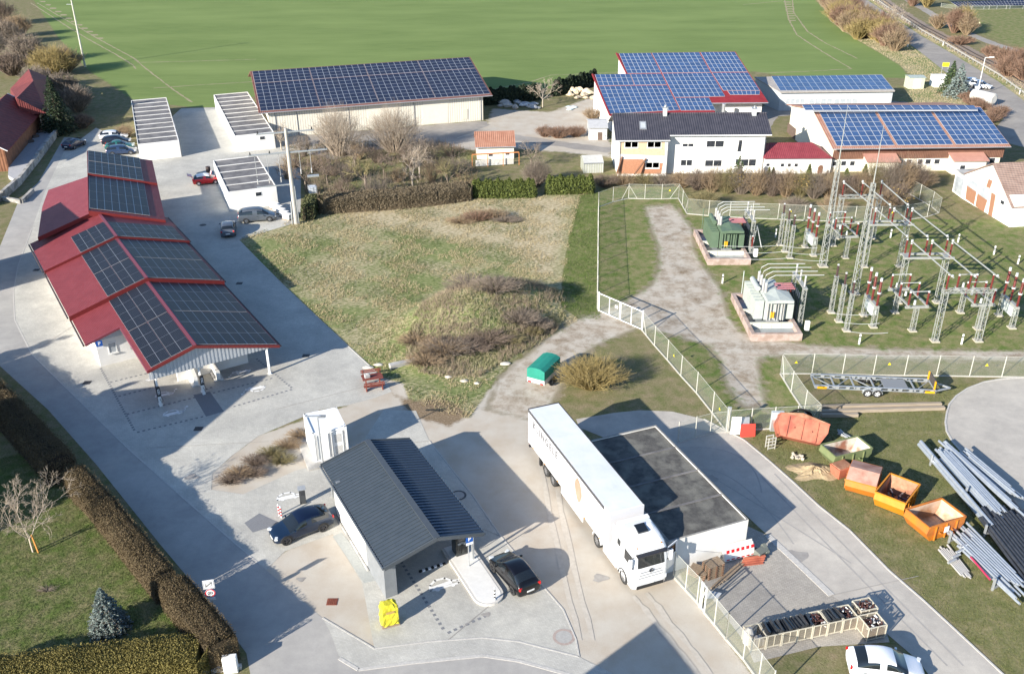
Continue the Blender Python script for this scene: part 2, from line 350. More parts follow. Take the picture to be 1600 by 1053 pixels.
PAVE = G((100,237),(150,200),(215,230),(283,170),(345,168),(385,210),(430,215),(470,260),(470,330),(460,349),(373,375),(400,403),(444,447),(543,540),(588,581),(600,592),(612,612),(585,622),(540,634),(500,640),(404,681),(362,712),(332,740),(330,765),(380,772),(462,735),(505,725),(560,700),(600,640),(650,642),(671,689),(738,773),(783,838),(841,907),(880,952),(900,999),(905,1026),(810,1002),(755,996),(671,1002),(585,1013),(566,911),(520,834),(445,861),(416,890),(404,880),(340,825),(275,768),(198,699),(50,554),(23,500),(21,456),(28,416),(50,357),(70,300))
# the court is cut out of one polygon; street is a separate sheet
sheet('paving', PAVE, .012, M['paving'])
STREET = G((-300,430),(-40,500),(-10,560),(0,572),(75,640),(150,725),(250,850),(330,945),(385,1020),(400,1100),(1000,1200),(960,1085),(905,1058),(810,1032),(755,1024),(643,1035),(560,1046),(530,1025),(520,975),(504,965),(404,880),(340,825),(275,768),(198,699),(50,554),(23,500),(21,456),(28,416),(50,357),(70,300),(100,237),(115,215),(160,216),(100,215),(60,285),(30,312),(0,385),(-60,430))
sheet('street', STREET, .008, M['asphalt'])
FOOT = G((504,965),(585,1013),(671,1002),(755,996),(810,1002),(905,1026),(960,1053),(985,1090),(960,1085),(905,1058),(810,1032),(755,1024),(643,1035),(560,1046),(530,1025),(515,985))
sheet('footpath', FOOT, .016, M['paving_court'])
LANE = G((905,668),(900,655),(960,645),(1000,641),(1050,643),(1100,655),(1162,687),(1203,721),(1238,752),(1279,790),(1327,828),(1390,892),(1442,937),(1495,986),(1565,1051),(1640,1120),(1500,1120),(1435,1032),(1386,990),(1299,930),(1199,836),(1150,790),(1060,700),(960,690))
sheet('lane', LANE, .016, M['lane'])
YB = G((1030,840),(1120,800),(1199,836),(1299,930),(1386,990),(1390,1003),(1280,1010),(1178,1035),(1165,1005),(1090,905),(1052,862))
sheet('yard_paving', YB, .012, M['yardblock'])
TURN = G((1640,588),(1600,590),(1566,592),(1538,597),(1512,607),(1494,619),(1483,632),(1479,646),(1477,660),(1479,674),(1488,690),(1501,705),(1540,742),(1600,805),(1660,860))
sheet('turning_circle', TURN, .014, M['lane'])
def kerb(name, pts, w=.12, h=.07, closed=False, m=None):
    k = MB()
    for i in range(len(pts)-1): k.bar(Vector(pts[i][:2]).to_3d()+Vector((0,0,h/2)), Vector(pts[i+1][:2]).to_3d()+Vector((0,0,h/2)), w, h)
    o = k.build(name, m or M['kerb']); o['kind'] = 'structure'; return o
kerb('kerb', TURN[:14], .14, .06)
kerb('kerb', LANE[5:16], .12, .045)
kerb('kerb', G((1199,836),(1240,874),(1299,930)), .45, .04)
kerb('kerb', G((373,375),(400,403),(444,447),(543,540),(588,581)), .08, .04)
kerb('kerb', G((404,880),(340,825),(275,768),(198,699),(50,554),(23,500),(21,456),(28,416),(50,357)), .10, .024)
kerb('kerb', G((671,689),(738,773),(783,838),(841,907),(880,952),(900,999),(905,1026)), .09, .03)
kerb('kerb', G((504,965),(585,1013),(671,1002),(755,996),(810,1002),(905,1026)), .10, .03)
kerb('kerb', G((530,1028),(560,1046),(643,1035),(755,1024),(810,1032),(905,1058)), .22, .03)
# anthracite paving fields and dotted bay lines
sheet('anthracite_paving', G((302,617),(328,612),(350,643),(322,651)), .02, M['darkpave'])
sheet('anthracite_paving', G((382,817),(405,802),(440,818),(395,832)), .02, M['darkpave'])
sheet('concrete_apron', G((520,838),(533,832),(597,905),(569,911)), .02, mat('apron',(.33,.34,.32),(.40,.41,.385),6,rough=.9))
def dots(a, b, step=.42, s=.2):
    a, b = P(*a), P(*b); n = int((b-a).length/step); d = (b-a).normalized(); mb = MB(); ang = math.atan2(d.y,d.x)
    for i in range(n):
        c = a+d*step*(i+.5); mb.cb((c.x,c.y,.0175), (s,s*.95,.009), rz=ang)
    o = mb.build('bay_line', M['darkpave']); o['kind'] = 'structure'
for a,b in [((157,575),(212,676)),((212,676),(330,648)),((183,620),(245,604)),((196,648),(430,590)),((400,560),(458,608)),((458,608),(360,637)),((170,598),(232,583)),((622,870),(697,990)),((697,990),(768,958)),((312,612),(340,602))]: dots(a,b)
M['tyremark'] = mat('tyre_mark', (.33,.31,.285),(.40,.375,.345),2.5,rough=.9); M['gtrack'] = mat('gravel_track', (.43,.39,.33),(.52,.475,.41),3,rough=.95); M['wet'] = mat('damp_stain', (.27,.25,.23),(.36,.34,.31),2,rough=.7)
def ribbon(pts, w):
    L_, R_ = [], []
    for i,p in enumerate(pts):
        d = (pts[min(i+1,len(pts)-1)]-pts[max(i-1,0)]).normalized(); n = Vector((-d.y,d.x,0)); L_.append(p+n*w/2); R_.append(p-n*w/2)
    return L_+R_[::-1]
def crv(a,b,c,n=14): return [P(*[(1-t)**2*a[k]+2*t*(1-t)*b[k]+t*t*c[k] for k in (0,1)]) for t in [i/n for i in range(n+1)]]
for k,(a,b,c) in enumerate((((1060,700),(1180,690),(1190,770)),((1085,735),(1150,720),(1240,850)),((1070,720),(1140,760),(1330,880)),((1190,745),(1300,860),(1480,1040)),((1210,740),(1320,855),(1505,1040)))): sheet('tyre_mark', ribbon(crv(a,b,c),.11), .0195+.0011*k, M['tyremark'])
for k,(a,b,c) in enumerate((((830,640),(850,780),(905,1000)),((850,640),(868,780),(925,1000)),((990,930),(1030,980),(1090,1053)),((1010,925),(1050,975),(1110,1053)))): sheet('tyre_track', ribbon(crv(a,b,c),.34), .0175+.0009*k, M['gtrack'], jit=.09)
for k,(x,y,r) in enumerate(((1245,868,.8),(938,903,.5),(300,745,.5),(1110,748,.6),(760,960,.3),(470,905,.3))):
    c = P(x,y); sheet('damp_stain', [c+Vector((math.cos(q*.6283)*r*(1+.3*math.sin(q*2.1+k)),math.sin(q*.6283)*r*.7*(1+.3*math.cos(q*1.7+k)),0)) for q in range(10)], .0225, M['wet'], jit=0)
for k,(a,b) in enumerate((((60,545),(175,470)),((430,640),(585,600)),((640,780),(783,838)),((671,689),(560,700)),((1299,930),(1435,900)),((230,700),(420,690)),((700,1000),(820,900)))):
    sheet('paving_joint', ribbon([P(*a),P(*b)],.05), .0265+.0007*k, M['wet'])
# distant road, railway, path
ROAD = G((1300,-40),(1334,0),(1360,20),(1388,44),(1418,67),(1446,88),(1476,112),(1510,138),(1540,160),(1568,186),(1556,200),(1500,206),(1640,240),(1640,182),(1600,158),(1560,128),(1520,104),(1480,80),(1440,57),(1410,37),(1354,0),(1322,-40))
sheet('country_road', ROAD, .012, M['old_asphalt'])
RAIL = G((1350,-20),(1376,0),(1400,17),(1440,42),(1480,63),(1520,86),(1558,104),(1600,128),(1660,160))
sheet('railway_bed', ribbon(RAIL,5.0), .010, mat('ballast',(.20,.155,.12),(.30,.24,.19),3,rough=.95), jit=.3)
t = thing('railway_track', 'pair of dark steel rails running beside the country road behind its guard rail', 'railway track')
for sgn in (-.72,.72):
    mb = MB()
    q = ribbon(RAIL, abs(sgn)*2)[:len(RAIL)] if sgn < 0 else ribbon(RAIL, sgn*2)[len(RAIL):]
    for i in range(len(q)-1): mb.bar(q[i]+Vector((0,0,.12)), q[i+1]+Vector((0,0,.12)), .16, .18)
    mb.build('rail', mat('rail_steel',(.05,.045,.045),(.11,.09,.08),5,rough=.6,metal=.3), t)
sheet('field_path', ribbon(G((1400,-10),(1446,16),(1474,34),(1520,56),(1556,70),(1600,83),(1660,100)),2.6), .012, M['old_asphalt'], jit=.15)
sheet('farm_road', ribbon(G((690,226),(745,214),(800,214),(850,222),(955,236)),3.0), .010, M['old_asphalt'], jit=.3)
sheet('hall_forecourt', G((470,238),(476,212),(757,189),(765,196),(700,222),(600,232),(520,250)), .012, M['old_asphalt'], jit=.25)
sheet('farm_yard_paving', G((1185,170),(1230,150),(1420,160),(1400,170),(1300,176),(1215,182),(1196,215),(1200,240),(1190,230)), .012, M['old_asphalt'], jit=.2)
# tramlines and bare patches of the crop field
M['bare'] = mat('bare_soil_in_crop', (.25,.22,.12), (.35,.30,.18), 1.5, rough=.95)
for k,pl in enumerate([[(48,5),(110,45),(135,60),(180,85),(208,102),(212,108)],[(58,5),(100,30),(155,62),(210,92),(225,105),(270,140),(300,160)],[(400,-20),(130,-5)],[(215,98),(270,97),(400,93)],[(240,138),(330,132),(400,128)],[(1238,0),(1240,20),(1262,50),(1290,68),(1340,92)],[(1226,0),(1232,30),(1245,55),(1280,78),(1330,108)],[(1180,115),(1260,112),(1328,108)],[(770,140),(830,128),(860,118),(1000,112)],[(1160,8),(1222,2)]]):
    sheet('tramline', ribbon(G(*pl),.35), .006, M['bare'], jit=.12)
for k in range(12): sheet('bare_patch', [P(*q) for q in ((62+8.2*k,2+5.2*k),(71+8.2*k,2+5.2*k),(73+8.2*k,4+5.2*k),(63+8.2*k,4+5.2*k))], .007, M['bare'], jit=.35)
for k in range(9): sheet('bare_patch', [P(*q) for q in ((1224+k,3+3.6*k),(1236+k,3+3.6*k),(1237+k,4.3+3.6*k),(1226+k,4.3+3.6*k))], .007, M['bare'], jit=.35)
# manholes, drains
def manhole(px, py, r=.4):
    c = P(px,py); mb = MB(); n = 20
    mb.add([(c.x+r*math.cos(6.2832*k/n), c.y+r*math.sin(6.2832*k/n), .024) for k in range(n)], [tuple(range(n))], 0)
    mb.add([(c.x+q*math.cos(6.2832*k/n), c.y+q*math.sin(6.2832*k/n), .020) for q in (r*1.35,r) for k in range(n)], [(k,(k+1)%n,n+(k+1)%n,n+k) for k in range(n)], 1)
    return mb
MH = [(317,352,.32,'round manhole cover between the red carport and the red hatchback'),(881,995,.5,'round concrete manhole cover ringed with bricks near the street bend'),(716,774,.45,'manhole cover beside the right eave of the dark roofed building')]
M['iron'] = mat('cast_iron',(.06,.06,.065),(.12,.12,.12),8,rough=.6,metal=.4); M['pinkring'] = mat('manhole_ring',(.33,.26,.23),(.42,.35,.31),6,rough=.9)
M['mhc'] = mat('manhole_concrete',(.34,.33,.31),(.42,.41,.39),6,rough=.9)
for k,(x,y,r_,lb) in enumerate(MH): tag(manhole(x,y,r_).build('manhole_cover',[M['mhc'] if k else M['iron'],M['pinkring'] if k==1 else M['iron']]), lb, 'manhole cover', 'manhole covers')
for x,y,lb in [(57,422,'small drain grate on the street left of the red carport'),(136,598,'small drain grate in front of the white carport wall'),(310,670,'small drain grate below the anthracite paving field'),(478,556,'small drain grate on the paving right of the carport post'),(374,443,'small drain grate on the paving east of the carport'),(519,940,'rusty square drain grate in the gravel by the street')]:
    c = P(x,y); mb = MB(); rs = x==519
    for q in range(5): mb.cb((c.x-.24+q*.12,c.y,.028),(.07,.5,.02),rz=0)
    mb.cb((c.x,c.y,.018),(.66,.6,.016),mi=1)
    tag(mb.build('drain_grate',[mat('rust',(.16,.04,.025),(.25,.08,.04),6) if rs else M['iron'],mat('rust_frame',(.2,.05,.03)) if rs else M['iron']]), lb, 'drain', 'drain grates')
# ================================================================ BUILDINGS
def ray(px, py):
    u, v = px-800, 526.5-py; c, s = math.cos(CR), math.sin(CR); u, v = c*u-s*v, s*u+c*v
    return Vector((u, CF*math.cos(CP)+v*math.sin(CP), -CF*math.sin(CP)+v*math.cos(CP)))
def RP(px, py, pt, n):
    "photo pixel on a plane"
    d = ray(px,py); o = Vector((0,0,CH)); t = (Vector(pt)-o).dot(Vector(n))/d.dot(Vector(n)); return o+d*t
def WL(px, py, A, B):
    n = Vector((B[1]-A[1], A[0]-B[0], 0)).normalized(); return RP(px,py,Vector((A[0],A[1],0)),n)
WHITE = (.80,.79,.76)
M['render'] = mat('white_render', (.80,.79,.76), (.72,.71,.68), 1.2, rough=.9, contrast=(.35,.75), c3=(.66,.64,.60), s3=.25)
M['cream'] = mat('cream_render', (.74,.70,.58), (.66,.61,.50), 1.5, rough=.9)
M['plaster_o'] = mat('orange_plaster', (.56,.43,.30), (.50,.37,.25), 2.5, rough=.9)
M['brickred'] = mat('bare_brickwork', (.44,.21,.12), (.34,.16,.09), 6, rough=.9)
M['pane'] = mat('window_pane', (.02,.024,.03), (.05,.055,.065), 1.5, rough=.08, spec=.8)
M['greypane'] = mat('pale_window_pane', (.32,.35,.38), (.45,.48,.5), 2, rough=.2)
M['wframe'] = mat('white_window_frame', (.8,.8,.78), rough=.5)
M['dkframe'] = mat('brown_window_frame', (.10,.05,.035), rough=.5)
M['timber'] = mat('brown_timber', (.13,.065,.038), (.20,.10,.06), 6, rough=.8, stretch=(1,1,.15))
M['zinc'] = mat('zinc_sheet', (.42,.43,.44), (.52,.53,.54), 3, rough=.4, metal=.6)
M['wood'] = mat('weathered_wood', (.34,.26,.18), (.22,.16,.11), 8, rough=.85, stretch=(1,1,6))
M['concrete'] = mat('concrete', (.40,.39,.36), (.52,.50,.47), 3, rough=.9, bump=.2, c3=(.30,.29,.27), s3=.7)
def tiles(name, c1, c2, pitch=.3, rough=.7, ang=0):
    "corrugated or tiled look: fine waves running down the slope of the roof, as bump and slight colour variation"
    m = bpy.data.materials.new(name); m.use_nodes = True; nt = m.node_tree; N = nt.nodes; b = N['Principled BSDF']; b.inputs['Roughness'].default_value = rough; b.inputs['Specular IOR Level'].default_value = .35
    tc = N.new('ShaderNodeTexCoord'); wv = N.new('ShaderNodeTexWave'); wv.wave_type = 'BANDS'; wv.bands_direction = 'X'
    mp = N.new('ShaderNodeMapping'); mp.inputs['Rotation'].default_value = (0,0,R(ang)); lk(nt,tc.outputs['Object'],mp.inputs[0]); lk(nt,mp.outputs[0],wv.inputs['Vector'])
    wv.inputs['Scale'].default_value = 1/pitch/3.18; wv.inputs['Distortion'].default_value = 0
    w2 = N.new('ShaderNodeTexWave'); w2.bands_direction = 'Y'; w2.inputs['Scale'].default_value = 1/(pitch*1.3)/3.18; lk(nt,mp.outputs[0],w2.inputs['Vector'])
    n = N.new('ShaderNodeTexNoise'); n.inputs['Scale'].default_value = 1.1; n.inputs['Detail'].default_value = 7; lk(nt,tc.outputs['Object'],n.inputs['Vector'])
    r = N.new('ShaderNodeValToRGB'); r.color_ramp.elements[0].position = .35; r.color_ramp.elements[1].position = .68; r.color_ramp.elements[0].color = (*c1,1); r.color_ramp.elements[1].color = (*c2,1); lk(nt,n.outputs[0],r.inputs[0]); lk(nt,r.outputs[0],b.inputs['Base Color'])
    ad = N.new('ShaderNodeMath'); ad.operation = 'MULTIPLY_ADD'; lk(nt,w2.outputs[0],ad.inputs[0]); ad.inputs[1].default_value = .35; lk(nt,wv.outputs[0],ad.inputs[2])
    bp = N.new('ShaderNodeBump'); bp.inputs['Strength'].default_value = .8; bp.inputs['Distance'].default_value = pitch*.16; lk(nt,ad.outputs[0],bp.inputs['Height']); lk(nt,bp.outputs[0],b.inputs['Normal'])
    return m
def pvmat(name, glass, line, nx=6, ny=10, lw=.05, tint=.9, rough=.16):
    m = bpy.data.materials.new(name); m.use_nodes = True; nt = m.node_tree; N = nt.nodes; b = N['Principled BSDF']; b.inputs['Roughness'].default_value = rough; b.inputs['Specular IOR Level'].default_value = .18
    uv = N.new('ShaderNodeUVMap'); sx = N.new('ShaderNodeSeparateXYZ'); lk(nt,uv.outputs[0],sx.inputs[0]); f = None
    for k,(ch,nn) in enumerate(((0,nx),(1,ny))):
        a = N.new('ShaderNodeMath'); a.operation = 'MULTIPLY'; lk(nt,sx.outputs[ch],a.inputs[0]); a.inputs[1].default_value = nn
        fr = N.new('ShaderNodeMath'); fr.operation = 'FRACT'; lk(nt,a.outputs[0],fr.inputs[0])
        lt = N.new('ShaderNodeMath'); lt.operation = 'LESS_THAN'; lk(nt,fr.outputs[0],lt.inputs[0]); lt.inputs[1].default_value = lw
        if f is None: f = lt.outputs[0]
        else:
            mx = N.new('ShaderNodeMath'); mx.operation = 'MAXIMUM'; lk(nt,f,mx.inputs[0]); lk(nt,lt.outputs[0],mx.inputs[1]); f = mx.outputs[0]
    g = N.new('ShaderNodeNewGeometry'); rp = N.new('ShaderNodeValToRGB'); rp.color_ramp.elements[0].color = (*[c*tint for c in glass],1); rp.color_ramp.elements[1].color = (*glass,1)
    lk(nt,g.outputs['Random Per Island'],rp.inputs[0])
    mx = N.new('ShaderNodeMix'); mx.data_type = 'RGBA'; lk(nt,f,mx.inputs[0]); lk(nt,rp.outputs[0],mx.inputs[6]); mx.inputs[7].default_value = (*line,1); lk(nt,mx.outputs[2],b.inputs['Base Color'])
    return m
M['pv_black'] = pvmat('solar_glass_black', (.010,.013,.022), (.08,.088,.105), 6, 10, .06, .8, .4)
M['pv_blue'] = pvmat('solar_glass_blue', (.045,.095,.215), (.07,.13,.26), 6, 10, .08, .75, .25)
M['pv_navy'] = pvmat('solar_glass_navy', (.020,.030,.062), (.045,.055,.09), 6, 10, .07, .75, .22)
M['alu'] = mat('aluminium_frame', (.62,.63,.65), rough=.35, metal=.3)
M['dkalu'] = mat('dark_module_frame', (.06,.065,.07), rough=.4, metal=.3)
M['darkgap'] = mat('shadow_gap_rail', (.02,.02,.022), rough=.6)
def array(parent, q, nu, nv, glass, frame, gu=.045, gv=.045, lift=.06, name='solar_array'):
    "q = TL,TR,BR,BL world corners of the array; panels lie a little above the roof"
    q = [Vector(p) for p in q]; n = (q[3]-q[0]).cross(q[1]-q[0]).normalized()
    if n.z < 0: n = -n
    U = (q[1]-q[0]).length; V = (q[3]-q[0]).length
    def pt(u,v,h): return q[0].lerp(q[1],u).lerp(q[3].lerp(q[2],u),v)+n*h
    flip = (q[3]-q[0]).cross(q[1]-q[0]).z < 0
    bq = [pt(0,0,lift-.012),pt(0,1,lift-.012),pt(1,1,lift-.012),pt(1,0,lift-.012)]
    mb = MB(); mb.slab(bq[::-1] if flip else bq,.03,1)
    uvs = {}
    for i in range(nu):
        for j in range(nv):
            u0,u1 = i/nu+gu/U/2,(i+1)/nu-gu/U/2; v0,v1 = j/nv+gv/V/2,(j+1)/nv-gv/V/2
            uvs[len(mb.f)] = 1
            mb.add([pt(u0,v0,lift),pt(u0,v1,lift),pt(u1,v1,lift),pt(u1,v0,lift)],[(0,1,2,3)],0)
    o = mb.build(name, [glass,frame], parent, world=True)
    ul = o.data.uv_layers.new(name='UVMap'); me = o.data
    for fi in uvs:
        ls = me.polygons[fi].loop_start
        for k,c in enumerate(((0,0),(0,1),(1,1),(1,0))): ul.data[ls+k].uv = c
    return o
def window(parent, A, B, x0, y0, x1, y1, n=1, frame=None, pane=None, proud=.05, name='window', bars=0, inset=.0):
    "window on the wall plane A-B, given by two photo corners; panes are sub-parts"
    a, c = WL(x0,y0,A,B), WL(x1,y1,A,B); d = Vector((B[0]-A[0],B[1]-A[1],0)).normalized(); nn = Vector((d.y,-d.x,0))
    s0, s1 = sorted(((a-Vector((A[0],A[1],0))).dot(d), (c-Vector((A[0],A[1],0))).dot(d))); z0, z1 = sorted((a.z,c.z)); O = Vector((A[0],A[1],0))
    def pt(s,z,h): return O+d*s+nn*h+Vector((0,0,z))
    fw = .07; mb = MB(); W_ = s1-s0
    for (sa,sb,za,zb) in [(s0,s1,z0,z0+fw),(s0,s1,z1-fw,z1),(s0,s0+fw,z0+fw,z1-fw),(s1-fw,s1,z0+fw,z1-fw)]+[(s0+W_*k/n-fw/2,s0+W_*k/n+fw/2,z0+fw,z1-fw) for k in range(1,n)]+[(s0+fw,s1-fw,z0+(z1-z0)*k/(bars+1)-.02,z0+(z1-z0)*k/(bars+1)+.02) for k in range(1,bars+1)]:
        vs = [pt(sa,za,-.03),pt(sb,za,-.03),pt(sb,zb,-.03),pt(sa,zb,-.03),pt(sa,za,proud),pt(sb,za,proud),pt(sb,zb,proud),pt(sa,zb,proud)]
        mb.add(vs,[(4,5,6,7),(0,1,5,4),(1,2,6,5),(2,3,7,6),(3,0,4,7)])
    f = mb.build(name, frame or M['wframe'], parent, world=True)
    pb = MB(); pb.add([pt(s0+fw*.5,z0+fw*.5,.012),pt(s1-fw*.5,z0+fw*.5,.012),pt(s1-fw*.5,z1-fw*.5,.012),pt(s0+fw*.5,z1-fw*.5,.012)],[(0,1,2,3)])
    g = pb.build('pane', pane or M['pane'], f, world=True)
    sb_ = MB(); c0 = pt(s0-.06,z0-.05,proud+.04); c1 = pt(s1+.06,z0-.05,proud+.04)
    if proud > .03 and name == 'window': sb_.bar(c0,c1,.1,.05); sb_.build('sill', frame or M['wframe'], f, world=True)
    return f
def door(parent, A, B, pts, m, name='door', th=.05):
    "door or opening as a polygon on the wall plane"
    q = [WL(x,y,A,B) for x,y in pts]; d = Vector((B[0]-A[0],B[1]-A[1],0)).normalized(); nn = Vector((d.y,-d.x,0))
    mb = MB(); k = len(q); ar = (q[1]-q[0]).cross(q[2]-q[0]).dot(nn)
    if ar < 0: q = q[::-1]
    mb.add([p+nn*th for p in q]+[p for p in q],[tuple(range(k))]+[(i,k+i,k+(i+1)%k,(i+1)%k) for i in range(k)])
    return mb.build(name, m, parent, world=True)
def gable(name, label, A, B, D, ze, zr, wallm, roofm, ov=.6, gv=.4, ridge=.5, zb=None, wallname='wall', cat='building', group=None, th=.14):
    A, B = Vector(A[:2]), Vector(B[:2]); d = B-A; L = d.length; rz = math.atan2(d.y,d.x); zb = ze if zb is None else zb
    t = thing(name, label, cat, (A.x,A.y,0), rz, group); yr = D*ridge; s1 = (zr-ze)/yr; s2 = (zr-zb)/(D-yr)
    mb = MB(t)
    mb.loft([[(x,0,0),(x,0,ze-.02),(x,yr,zr-.02),(x,D,zb-.02),(x,D,0)] for x in (0,L)]); mb.build(wallname, wallm)
    rb = MB(t); x0,x1 = -gv, L+gv
    rb.loft([[(x,-ov,ze-s1*ov),(x,yr,zr),(x,D+ov,zb-s2*ov),(x,D+ov,zb-s2*ov+th),(x,yr,zr+th),(x,-ov,ze-s1*ov+th)] for x in (x0,x1)])
    r = rb.build('roof', roofm)
    g = MB(t); g.tube([(x0,-ov-.07,ze-s1*ov+.02),(x1,-ov-.07,ze-s1*ov+.02)],.075,8); g.build('gutter', M['zinc'])
    return t, dict(L=L,D=D,ov=ov,s1=s1,ze=ze,zr=zr,yr=yr,th=th,A=A,rz=rz,x0=x0,x1=x1)
def onroof(t, g, x, v, h=0):
    "world point on front slope: x along front, v 0 at eave edge .. 1 at ridge"
    y = -g['ov']+(g['yr']+g['ov'])*v; z = g['ze']+g['s1']*y+g['th']+h
    c, s = math.cos(g['rz']), math.sin(g['rz']); return Vector((g['A'].x+c*x-s*y, g['A'].y+s*x+c*y, z))
# ---- long solar hall
hall, hg = gable('solar_hall','long cream hall with a dark solar roof of four panel fields beside the green field', (-39.3,152.8), (-4.79,163.4), 27, 4.55, 8.05, mat('cream_sheet_wall',(.66,.62,.52),(.70,.66,.56),.3,rough=.7,stretch=(3,3,.1)), tiles('red_roof_sheet',(.17,.075,.06),(.22,.10,.08),.3), ov=.9, gv=1.45)
for k in range(4):
    x0 = -1.1+k*9.62; x1 = x0+9.5
    array(hall,[onroof(hall,hg,x0,.985),onroof(hall,hg,x1,.985),onroof(hall,hg,x1,.69),onroof(hall,hg,x0,.69)],9,4,M['pv_navy'],M['alu'],.06,.06)
    array(hall,[onroof(hall,hg,x0,.68),onroof(hall,hg,x1,.68),onroof(hall,hg,x1,.03),onroof(hall,hg,x0,.03)],9,8,M['pv_navy'],M['alu'],.06,.06)
A,B = (-39.3,152.8),(-4.79,163.4)
mb = MB(hall,True); dv = (Vector(B)-Vector(A)).normalized(); nv = Vector((dv.y,-dv.x))
for f_ in (.03,.125,.36,.665,.988):
    c = Vector(A).lerp(Vector(B),f_)+nv*.06; mb.tube([(c.x,c.y,0),(c.x,c.y,4.4)],.06,6)
mb.build('downpipe', mat('grey_pipe',(.3,.3,.3),rough=.5))
mb = MB(hall,True)
for k in range(90):
    c = Vector(A).lerp(Vector(B),(k+.5)/90)+nv*.004; mb.cb((c.x,c.y,2.2),(.05,.012,4.3),rz=math.atan2(dv.y,dv.x))
mb.build('cladding_rib', hall.children[0].data.materials[0])
for x0,x1 in ((575,622),(660,700)): door(hall,A,B,[(x0,178-(x0-575)*.075+24),(x0,162-(x0-575)*.075),(x1,160-(x1-575)*.075),(x1,201-(x1-575)*.075)],mat('sliding_gate',(.70,.66,.56),(.63,.59,.5),2,rough=.7),'gate',.04)
door(hall,A,B,[(722.5,187),(722.5,171),(730.5,170.3),(730.5,186.3)],mat('cream_door',(.6,.56,.47),rough=.6),'door',.07)
# ---- farm hall with the big blue roof
a_ = R(3); NA = Vector((-math.sin(a_)*.25*-1*-1, 0, 0))
e0 = P(952.7,179.3,3.0); nrm = Vector((math.sin(a_)*.25, -math.cos(a_)*.25, 1)).normalized()
def FH(x,y): return RP(x,y,e0,nrm)
fh = thing('farm_hall','large farm hall with blue solar panels over its whole stepped roof, behind the white house','building',(e0.x,e0.y,0),a_)
outl = [FH(*p) for p in ((925.5,116.8),(979,115.6),(963,83.9),(1149,81),(1200.3,160),(1110.8,160.8),(1120,181),(952.7,180.5))]
mb = MB(fh,True); mb.slab(outl[::-1],.16); mb.build('roof', tiles('crimson_roof_sheet',(.22,.018,.024),(.28,.028,.034),.22,ang=-3))
ins = [FH(*p) for p in ((929,118),(982,117.3),(967,86),(1146,83.5),(1192,153),(1108,153),(1117,176),(956,176))]
mb = MB(fh,True); mb.prism([(p.x,p.y) for p in ins],0,[p.z-.25 for p in ins]); mb.build('wall', M['render'])
mb = MB(fh,True)
for a1,b1 in ((0,7),(2,1)): mb.bar(outl[a1]+Vector((0,0,.04)),outl[b1]+Vector((0,0,.04)),.22,.2)
mb.build('verge_board', mat('red_verge',(.26,.025,.03),rough=.5))
for q,nu,nv in [(((967,84.2),(1016.5,83.6),(1032.8,114.5),(980.6,115.3)),7,6),(((1018.4,83.6),(1092.2,82.5),(1110.4,113.9),(1034.7,114.5)),9,6),(((1094.5,82.5),(1147.7,81.9),(1168,112.8),(1112,113.4)),8,5),(((1112.5,114.6),(1168.6,114),(1187,142),(1130,142)),8,5),(((1136.5,142.8),(1187.5,142.6),(1186.5,148.5),(1141,148.8)),7,1),(((929.4,117),(984,116.3),(991,133.6),(935.5,134.6)),7,3),(((985,116.5),(1033,115.9),(1041.8,132.8),(992,133.6)),6,3),(((936,135.6),(1042.2,134),(1062,172.6),(952.4,178.4)),13,7),(((1035,115.7),(1111,114.7),(1133,151.3),(1054,152.6)),10,6),(((1054.5,153.6),(1107.5,153.2),(1118,172.8),(1064,173.2)),7,3)]:
    array(fh,[FH(*p) for p in q],nu,nv,M['pv_blue'],M['alu'],.09,.09)
mb = MB(fh,True); a,b = P(1131,162,3.9),P(1132.5,162,3.9); mb.tube([a-Vector((0,.2,1.4)),a-Vector((0,.2,0))],.3,10); mb.build('vent_pipe', M['zinc'])
mb = MB(fh,True); mb.tube([outl[4]+Vector((0,-.1,-.1)),outl[5]+Vector((0,-.1,-.1))],.09,8); mb.build('gutter', M['zinc'])
# ---- white house
hs = thing('white_house','two storey white house with dark tiled roof, left part with orange plaster and bare brick','house',(15.3,131.9,0),0)
mb = MB(hs,True)
mb.loft([[(x,131.5,0),(x,131.5,5.5),(x,136.4,7.62),(x,141.3,5.5),(x,141.3,0)] for x in (15.3,22.3)])
mb.loft([[(x,132.6,0),(x,132.6,5.95),(x,136.4,7.62),(x,141.3,5.5),(x,141.3,0)] for x in (22.303,36.3)])
mb.build('wall', M['render'])
RT = tiles('anthracite_roof_tile',(.042,.042,.055),(.062,.06,.075),.33,.55)
mb = MB(hs,True); s_ = (7.75-5.62)/4.9
for x0,x1,ye in ((14.7,22.45,131.0),(22.455,36.95,132.05)):
    zz = 7.75-s_*(136.4-ye)
    mb.loft([[(x,ye,zz-.12),(x,136.4,7.63),(x,141.9,7.63-s_*5.5),(x,141.9,7.75-s_*5.5),(x,136.4,7.75),(x,ye,zz)] for x in (x0,x1)])
mb.build('roof', RT)
mb = MB(hs,True); mb.tube([(14.7,136.4,7.78),(36.95,136.4,7.78)],.12,8); mb.build('ridge_cap', RT)
for px,py,h,mm in ((1037,181,1.3,.55),(1180.5,186,1.1,.6)):
    c = P(px,py,7.3); mb = MB(hs,True); mb.cb((c.x,136.1,7.3+h/2+.1),(mm,mm,h)); ch = mb.build('chimney', mat('chimney_sheet',(.6,.63,.62),(.5,.53,.53),4,rough=.5,metal=.3))
    mb = MB(hs,True); mb.cb((c.x,136.1,7.3+h+.16),(mm+.2,mm+.2,.08)); mb.tube([(c.x,136.1,7.3+h),(c.x,136.1,7.3+h+.5)],.14,8); mb.build('chimney_cap', M['zinc'], ch)
A1,B1 = (15.3,131.5),(22.3,131.5); A2,B2 = (22.3,132.6),(36.3,132.6)
